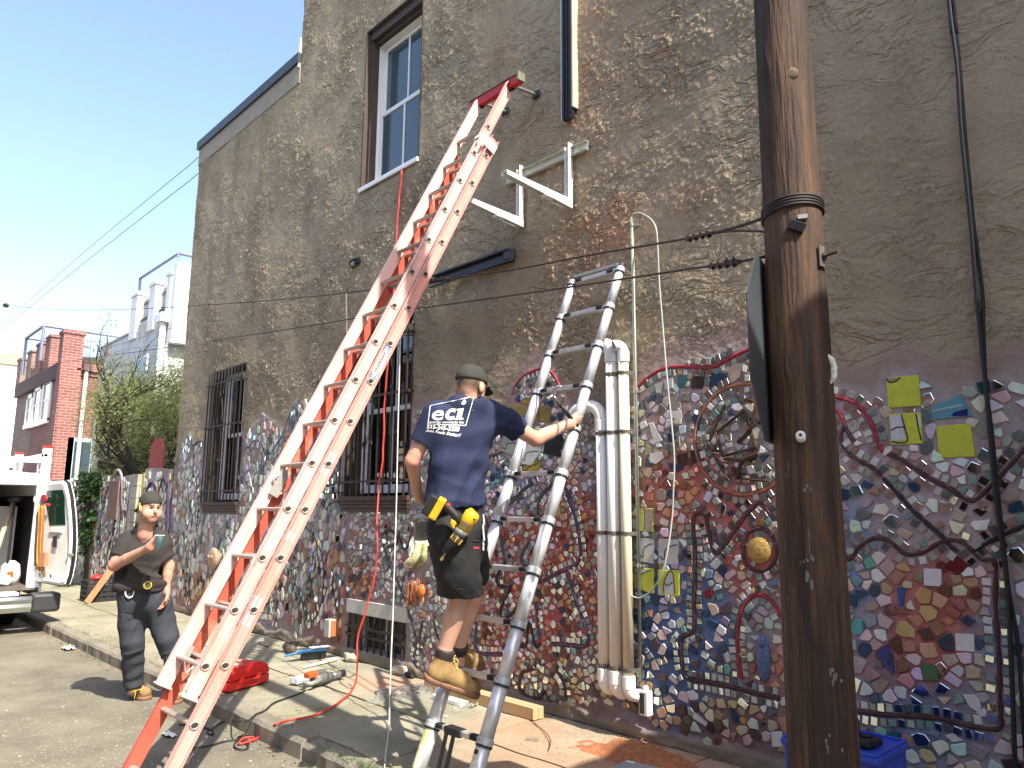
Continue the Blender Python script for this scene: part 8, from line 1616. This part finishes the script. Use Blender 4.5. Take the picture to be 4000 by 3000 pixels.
bd_ = nrm(Q(440, 300)-Q(290, 560)); bs_ = nrm(np.cross(bd_, to)); bc_ = (Q(440, 300)+Q(290, 560))/2; MB().obox(bc_-bs_*0+nrm(Q(250, 380)-Q(360, 440))*.018, bd_, nrm(Q(250, 380)-Q(360, 440)), to, .060, .022, .038).build('battery_clip', yel, dr_, bevel=.008); MB().obox(bc_+nrm(Q(250, 380)-Q(360, 440))*.058, bd_, nrm(Q(250, 380)-Q(360, 440)), to, .058, .028, .036).build('battery', pm('tool_black', (.02, .02, .022), .3), dr_, bevel=.01)
MB().ell(Q(458, 370)+to*.01, (.012, .012, .012)).build('red_knob', redp, dr_, smooth=True)
# ------------------------------------------------------------ the man drinking in the street
ft = G(524, 2722, -.12); ZB = PR(ft)[2]
ps = empty('person', tuple(ft), 'person in dark t-shirt and backward cap standing in the street with a cup', 'person')
def S_(px, py, dz=0.): return J(px, py, ZB-.12+dz)
hc = S_(588, 1982, -.03); fc = nrm([(_rt*.78-_f*.68)[0], (_rt*.78-_f*.68)[1], -.10]); hr = nrm(np.cross(fc, [0, 0, 1])); hr = -hr if hr@_rt < 0 else hr; hu = np.cross(hr, fc); hu = hu if hu[2] > 0 else -hu; HR = np.array([hr, fc, hu])
nk = S_(572, 2062, .0); ch = S_(572, 2150, .0); pv = S_(562, 2300, .0); shA, shB = S_(500, 2104, .03), S_(632, 2108, .02); elA, wrA = S_(447, 2208, -.10), S_(578, 2140, -.26); elB, wrB = S_(658, 2212, .03), S_(650, 2298, -.03)
hpA, hpB = S_(522, 2330), S_(606, 2330); knA, knB = S_(517, 2500, -.05), S_(652, 2490, .0); anA, anB = S_(522, 2665, .02), S_(700, 2640, .12)
F = Field(np.array([hc, elA, elB, anA, anB, wrA]).min(0)-.2, np.array([hc, elA, elB, anA, anB, wrA]).max(0)+.2, .0065)
F.ell(hc+hu*.022-fc*.012, (.080, .096, .106), HR, .02); F.ell(hc+fc*.022-hu*.052, (.070, .070, .066), HR, .03); F.ell(hc+fc*.056-hu*.096, (.038, .028, .024), HR, .022)
F.cap(hc+fc*.083+hu*.012, hc+fc*.104-hu*.026, .008, .0135, .012); F.cap(hc+fc*.086-hr*.030+hu*.022, hc+fc*.086+hr*.030+hu*.022, .010, .010, .014)
for s_ in (-1, 1):
    F.ell(hc+hr*s_*.079-hu*.012-fc*.008, (.010, .020, .030), HR, .008); F.ell(hc+hr*s_*.088-hu*.012-fc*.008, (.009, .020, .030), HR, .008); F.ell(hc+hr*s_*.031+fc*.094+hu*.001, (.017, .010, .009), HR, .008, 'sub'); F.ell(hc+hr*s_*.045+fc*.055-hu*.050, (.028, .026, .030), HR, .03)
F.cap(hc+fc*.088-hr*.020-hu*.060, hc+fc*.088+hr*.020-hu*.060, .0085, .0085, .006); F.cap(hc-hu*.05-fc*.02, nk-[0, 0, .05], .060, .070, .03)
axb = nrm(shB-shA); F.cap(shA, shB, .045, .045, .05); F.cap(ch-axb*.04, ch+axb*.04, .07, .07, .05); F.cap(pv-axb*.04, pv+axb*.04, .07, .07, .05); F.cap(ch, pv, .07, .07, .05)
F.chain([shA, elA], [.058, .046], .03); F.chain([elA, elA*.6+wrA*.4, wrA], [.045, .042, .028], .02); F.chain([shB, elB], [.056, .044], .03); F.chain([elB, elB*.6+wrB*.4, wrB], [.043, .040, .027], .02)
F.chain([hpA, knA, anA], [.09, .06, .045], .03); F.chain([hpB, knB, anB], [.09, .06, .045], .03)
cupc = S_(622, 2118, -.33); toC = nrm(CAM-cupc); hdA = nrm(cupc-wrA+toC*.03-np.array([0, 0, .0])); hand(F, wrA+toC*.01, hdA, -toC*.9, np.array([0, 0, 1.]), (.35, .9, .7), .0092, L=.070, thumb_dir=nrm(hdA*.8+np.array([0, 0, .4])-toC*.4))
hand(F, wrB, nrm([0, -.05, -1]+fc*.2), nrm(-_rt+fc*.4), nrm(fc), (.35, .35, .3), .0092, L=.080)
me = F.mesh(1, 'body')
def skcol2(p):
    q = p-hc; l = np.array([q@hr, q@fc, q@hu]); f = .5+.5*nz(p*14); c = SK*(1-.3*f)+SKR*.3*f; c = c*1.02
    if np.linalg.norm(q) < .16:
        if l[1] > .04:
            for s_ in (-1, 1):
                if abs(l[0]-s_*.030) < .019 and abs(l[2]-.026) < .006: return HAIR*1.2
                if abs(l[0]-s_*.030) < .008 and abs(l[2]-.001) < .005: return np.array([.03, .02, .015])
                if abs(l[0]-s_*.030) < .014 and abs(l[2]-.001) < .008: return c*.75
            if abs(l[0]) < .022 and abs(l[2]+.060) < .005: return np.array([.30, .11, .09])
            if abs(l[0]) < .028 and -.056 < l[2] < -.044: return c*.70
        if l[2] < -.066 or (abs(l[0]) > .045 and l[2] < -.05 and l[1] > -.02): return c*.86 if l[2] > -.13 else c
        if l[1] < .02 and l[2] > -.045 and not (abs(abs(l[0])-.082) < .013): return HAIR*1.6
    if np.linalg.norm(p-elA) < .07 or np.linalg.norm(p-cupc) < .10 or p[2] < 1.05-.12 and np.linalg.norm(p-wrB) < .2: c = c*np.array([1.05, .86, .84])
    return c
colour(me, skcol2); link('body', me, skin, ps)
F = Field(hc-.2, hc+.2, .006); F.ell(hc+hu*.036-fc*.014, (.087, .106, .099), HR, .01); F.cut(hc+hu*.040+fc*.085, -(hu-fc*.28)); cp = link('cap', F.mesh(1, 'cap'), capm, ps); m = MB(); bc = hc-fc*.100-hu*.016; vs = []
for i in range(9):
    a = math.pi*(i/8); vs += [bc+hr*.075*math.cos(a)+fc*(.02-.012*math.sin(a)), bc+hr*.078*math.cos(a)+fc*(.02-.130*math.sin(a))-hu*.045*math.sin(a)]
m.add(vs, [(i*2, i*2+1, i*2+3, i*2+2) for i in range(8)]); o = m.build('visor', capm, cp); s = o.modifiers.new('s', 'SOLIDIFY'); s.thickness = .005
q = hc-hr*.095+fc*.015+hu*.010; q = q if True else q; pc = MB(); pc.tube([q+fc*-.01+hu*.028, q+fc*.012-hu*.03], .005, 6); tag(pc.build('pencil', pm('pencil_yellow', (.70, .42, .05), .4), None), 'yellow pencil tucked behind the ear of the standing man', 'pencil')
# black-brown t-shirt
F = Field(np.array([hc, elA, elB, pv]).min(0)-.2, np.array([hc, elA, elB, pv]).max(0)+.2, .0075); tsm = pm('charcoal_cotton', (.032, .026, .025), .88, var=.15, vs=8, bump=.2, bs=250, bd=.002)
def sl2(c, hw, dep, k=.05): F.cap(c-axb*hw, c+axb*hw, dep, dep, k)
F.cap(S_(546, 2068, .01), S_(604, 2070, .01), .050, .050, .04); sl2(S_(568, 2116, .02), .125, .072); sl2(S_(565, 2160, .0), .110, .110); sl2(S_(560, 2220, .0), .095, .120); sl2(S_(555, 2275, .0), .098, .124); sl2(S_(554, 2300, .0), .098, .120, .04)
F.chain([shA, shA*.30+elA*.70], [.064, .070], .04); F.chain([shB, shB*.35+elB*.65], [.062, .065], .04); dl = nrm(elA-shA); pA = shA*.30+elA*.70; F.cutlocal(pA, dl, pA+dl*.10, .12); dl = nrm(elB-shB); pB = shB*.35+elB*.65; F.cutlocal(pB, dl, pB+dl*.10, .12)
F.cut(S_(560, 2296, 0), nrm(-_up)); F.ell(S_(586, 2036, -.06), (.062, .070, .036), None, .01, 'sub'); me = F.mesh(2, 'tshirt')
folds(me, lambda p: .3*nz(p*9)+.9*ridged(p, -.25, 3, 15, 2)*max(.15, min(1, (PR(p)[1]-2180)/60))+.6*ridged(p, .8, 3.5, 13, 4), .013); link('tshirt', me, tsm, ps)
# trousers
F = Field(np.array([pv, anA, anB]).min(0)-.22, np.array([pv, anA, anB]).max(0)+.22, .0075); trm = pm('slate_twill', (.035, .040, .052), .85, var=.2, vs=9, bump=.3, bs=280, bd=.002); 
w0 = S_(556, 2292); F.cap(w0-axb*.085, w0+axb*.085, .115, .115, .04); w1 = S_(560, 2345); F.cap(w1-axb*.085, w1+axb*.09, .115, .115, .05); F.chain([S_(525, 2350), S_(517, 2440, -.03), knA, S_(520, 2600, .0), S_(520, 2665, .02)], [.115, .105, .090, .078, .076], .05); F.chain([S_(606, 2350), S_(632, 2430, .02), knB, S_(678, 2570, .06), anB], [.118, .105, .090, .080, .078], .05)
F.cut(S_(560, 2278), nrm(_up)); F.cutlocal(S_(521, 2678, .02), nrm(-_up), S_(521, 2725, .02), .11); me = F.mesh(2, 'trousers'); folds(me, lambda p: .4*nz(p*8)+.7*ridged(p, 1.2, 2.5, 12, 2)+.9*ridged(p, .15, 3.5, 17, 5)*max(0, min(1, (PR(p)[1]-2500)/90)), .013); tr = link('trousers', me, trm, ps)
bvt = BVHTree.FromPolygons([tuple(v.co+world_loc(tr.parent)) for v in me.vertices], [tuple(p.vertices) for p in me.polygons])
def ontr(px_, py_, lift=.004):
    d = ray(px_, py_); r = bvt.ray_cast(Vector(CAM), Vector(nrm(d))); return (np.array(r[0]) if r[0] else S_(px_, py_, -.13))-nrm(d)*lift
mb = MB(); mb.tube([ontr(x, y) for x, y in ((470, 2395), (500, 2390), (528, 2398), (525, 2412), (505, 2420), (472, 2410), (470, 2395))], .003, 4); mb.tube([ontr(x, y) for x, y in ((472, 2330), (485, 2350), (490, 2380))], .003, 4); mb.build('pocket_seam', pm('seam_dark', (.015, .017, .022), .9), tr)
tb_ = MB(); q = S_(577, 2286, -.195); e = empty('tape_measure', tuple(q), 'black and yellow tape measure clipped to the belt of the standing man', 'tape measure'); vv = nrm(CAM-q); MB().lathe(q-vv*.02, [(.034, 0), (.042, .005), (.042, .035), (.034, .04)], vv, 18).build('case', rubber, e, smooth=False); MB().lathe(q+vv*.0202, [(.031, 0), (.029, .003)], vv, 18).build('yellow_ring', yel, e); MB().lathe(q+vv*.0235, [(.024, 0), (.022, .002)], vv, 18).build('face', pm('tape_face', (.05, .06, .03), .4, var=.9, vs=150), e)
P = spline([ontr(490, 2308, .01), ontr(491, 2325, .015), ontr(503, 2335, .018), ontr(518, 2328, .015), ontr(524, 2306, .01)], 5); MB().tube(P, .0055, 6).build('loop', white_pl, None, smooth=True); bpy.data.objects['loop'].name = 'hose_loop'; tag(bpy.data.objects['hose_loop'], 'short pale hose with a brass end hooked in the trouser pocket', 'hose')
boot_mesh(ps, anA-np.array([0, 0, .06])+_up*.0, G(492, 2718, -.12)+np.array([-.02, .06, 0]), G(572, 2736, -.12)-np.array([0, .0, 0]), (0, 0, 1)); q = np.array([anB[0], anB[1], -.12]); boot_mesh(ps, anB-np.array([0, 0, .04]), q-np.array([.05, -.02, 0]), q+np.array([.20, -.10, 0]), (0, 0, 1))
# cup
e = empty('drinking_cup', tuple(cupc), 'small pale blue cup held up in the hand of the standing man', 'cup'); cu = pm('cup_blue', (.20, .40, .45), .3, var=.3, vs=60)
MB().lathe(cupc-[0, 0, .05], [(.022, 0), (.034, .10), (.036, .102), (.031, .095), (.019, .01)], n=20).build('cup_body', cu, e, smooth=True); MB().lathe(cupc+[0, 0, .048], [(.035, 0), (.038, .003), (.035, .006), (.030, .004)], n=20).build('rim', pm('cup_rim', (.6, .75, .7), .3), e)
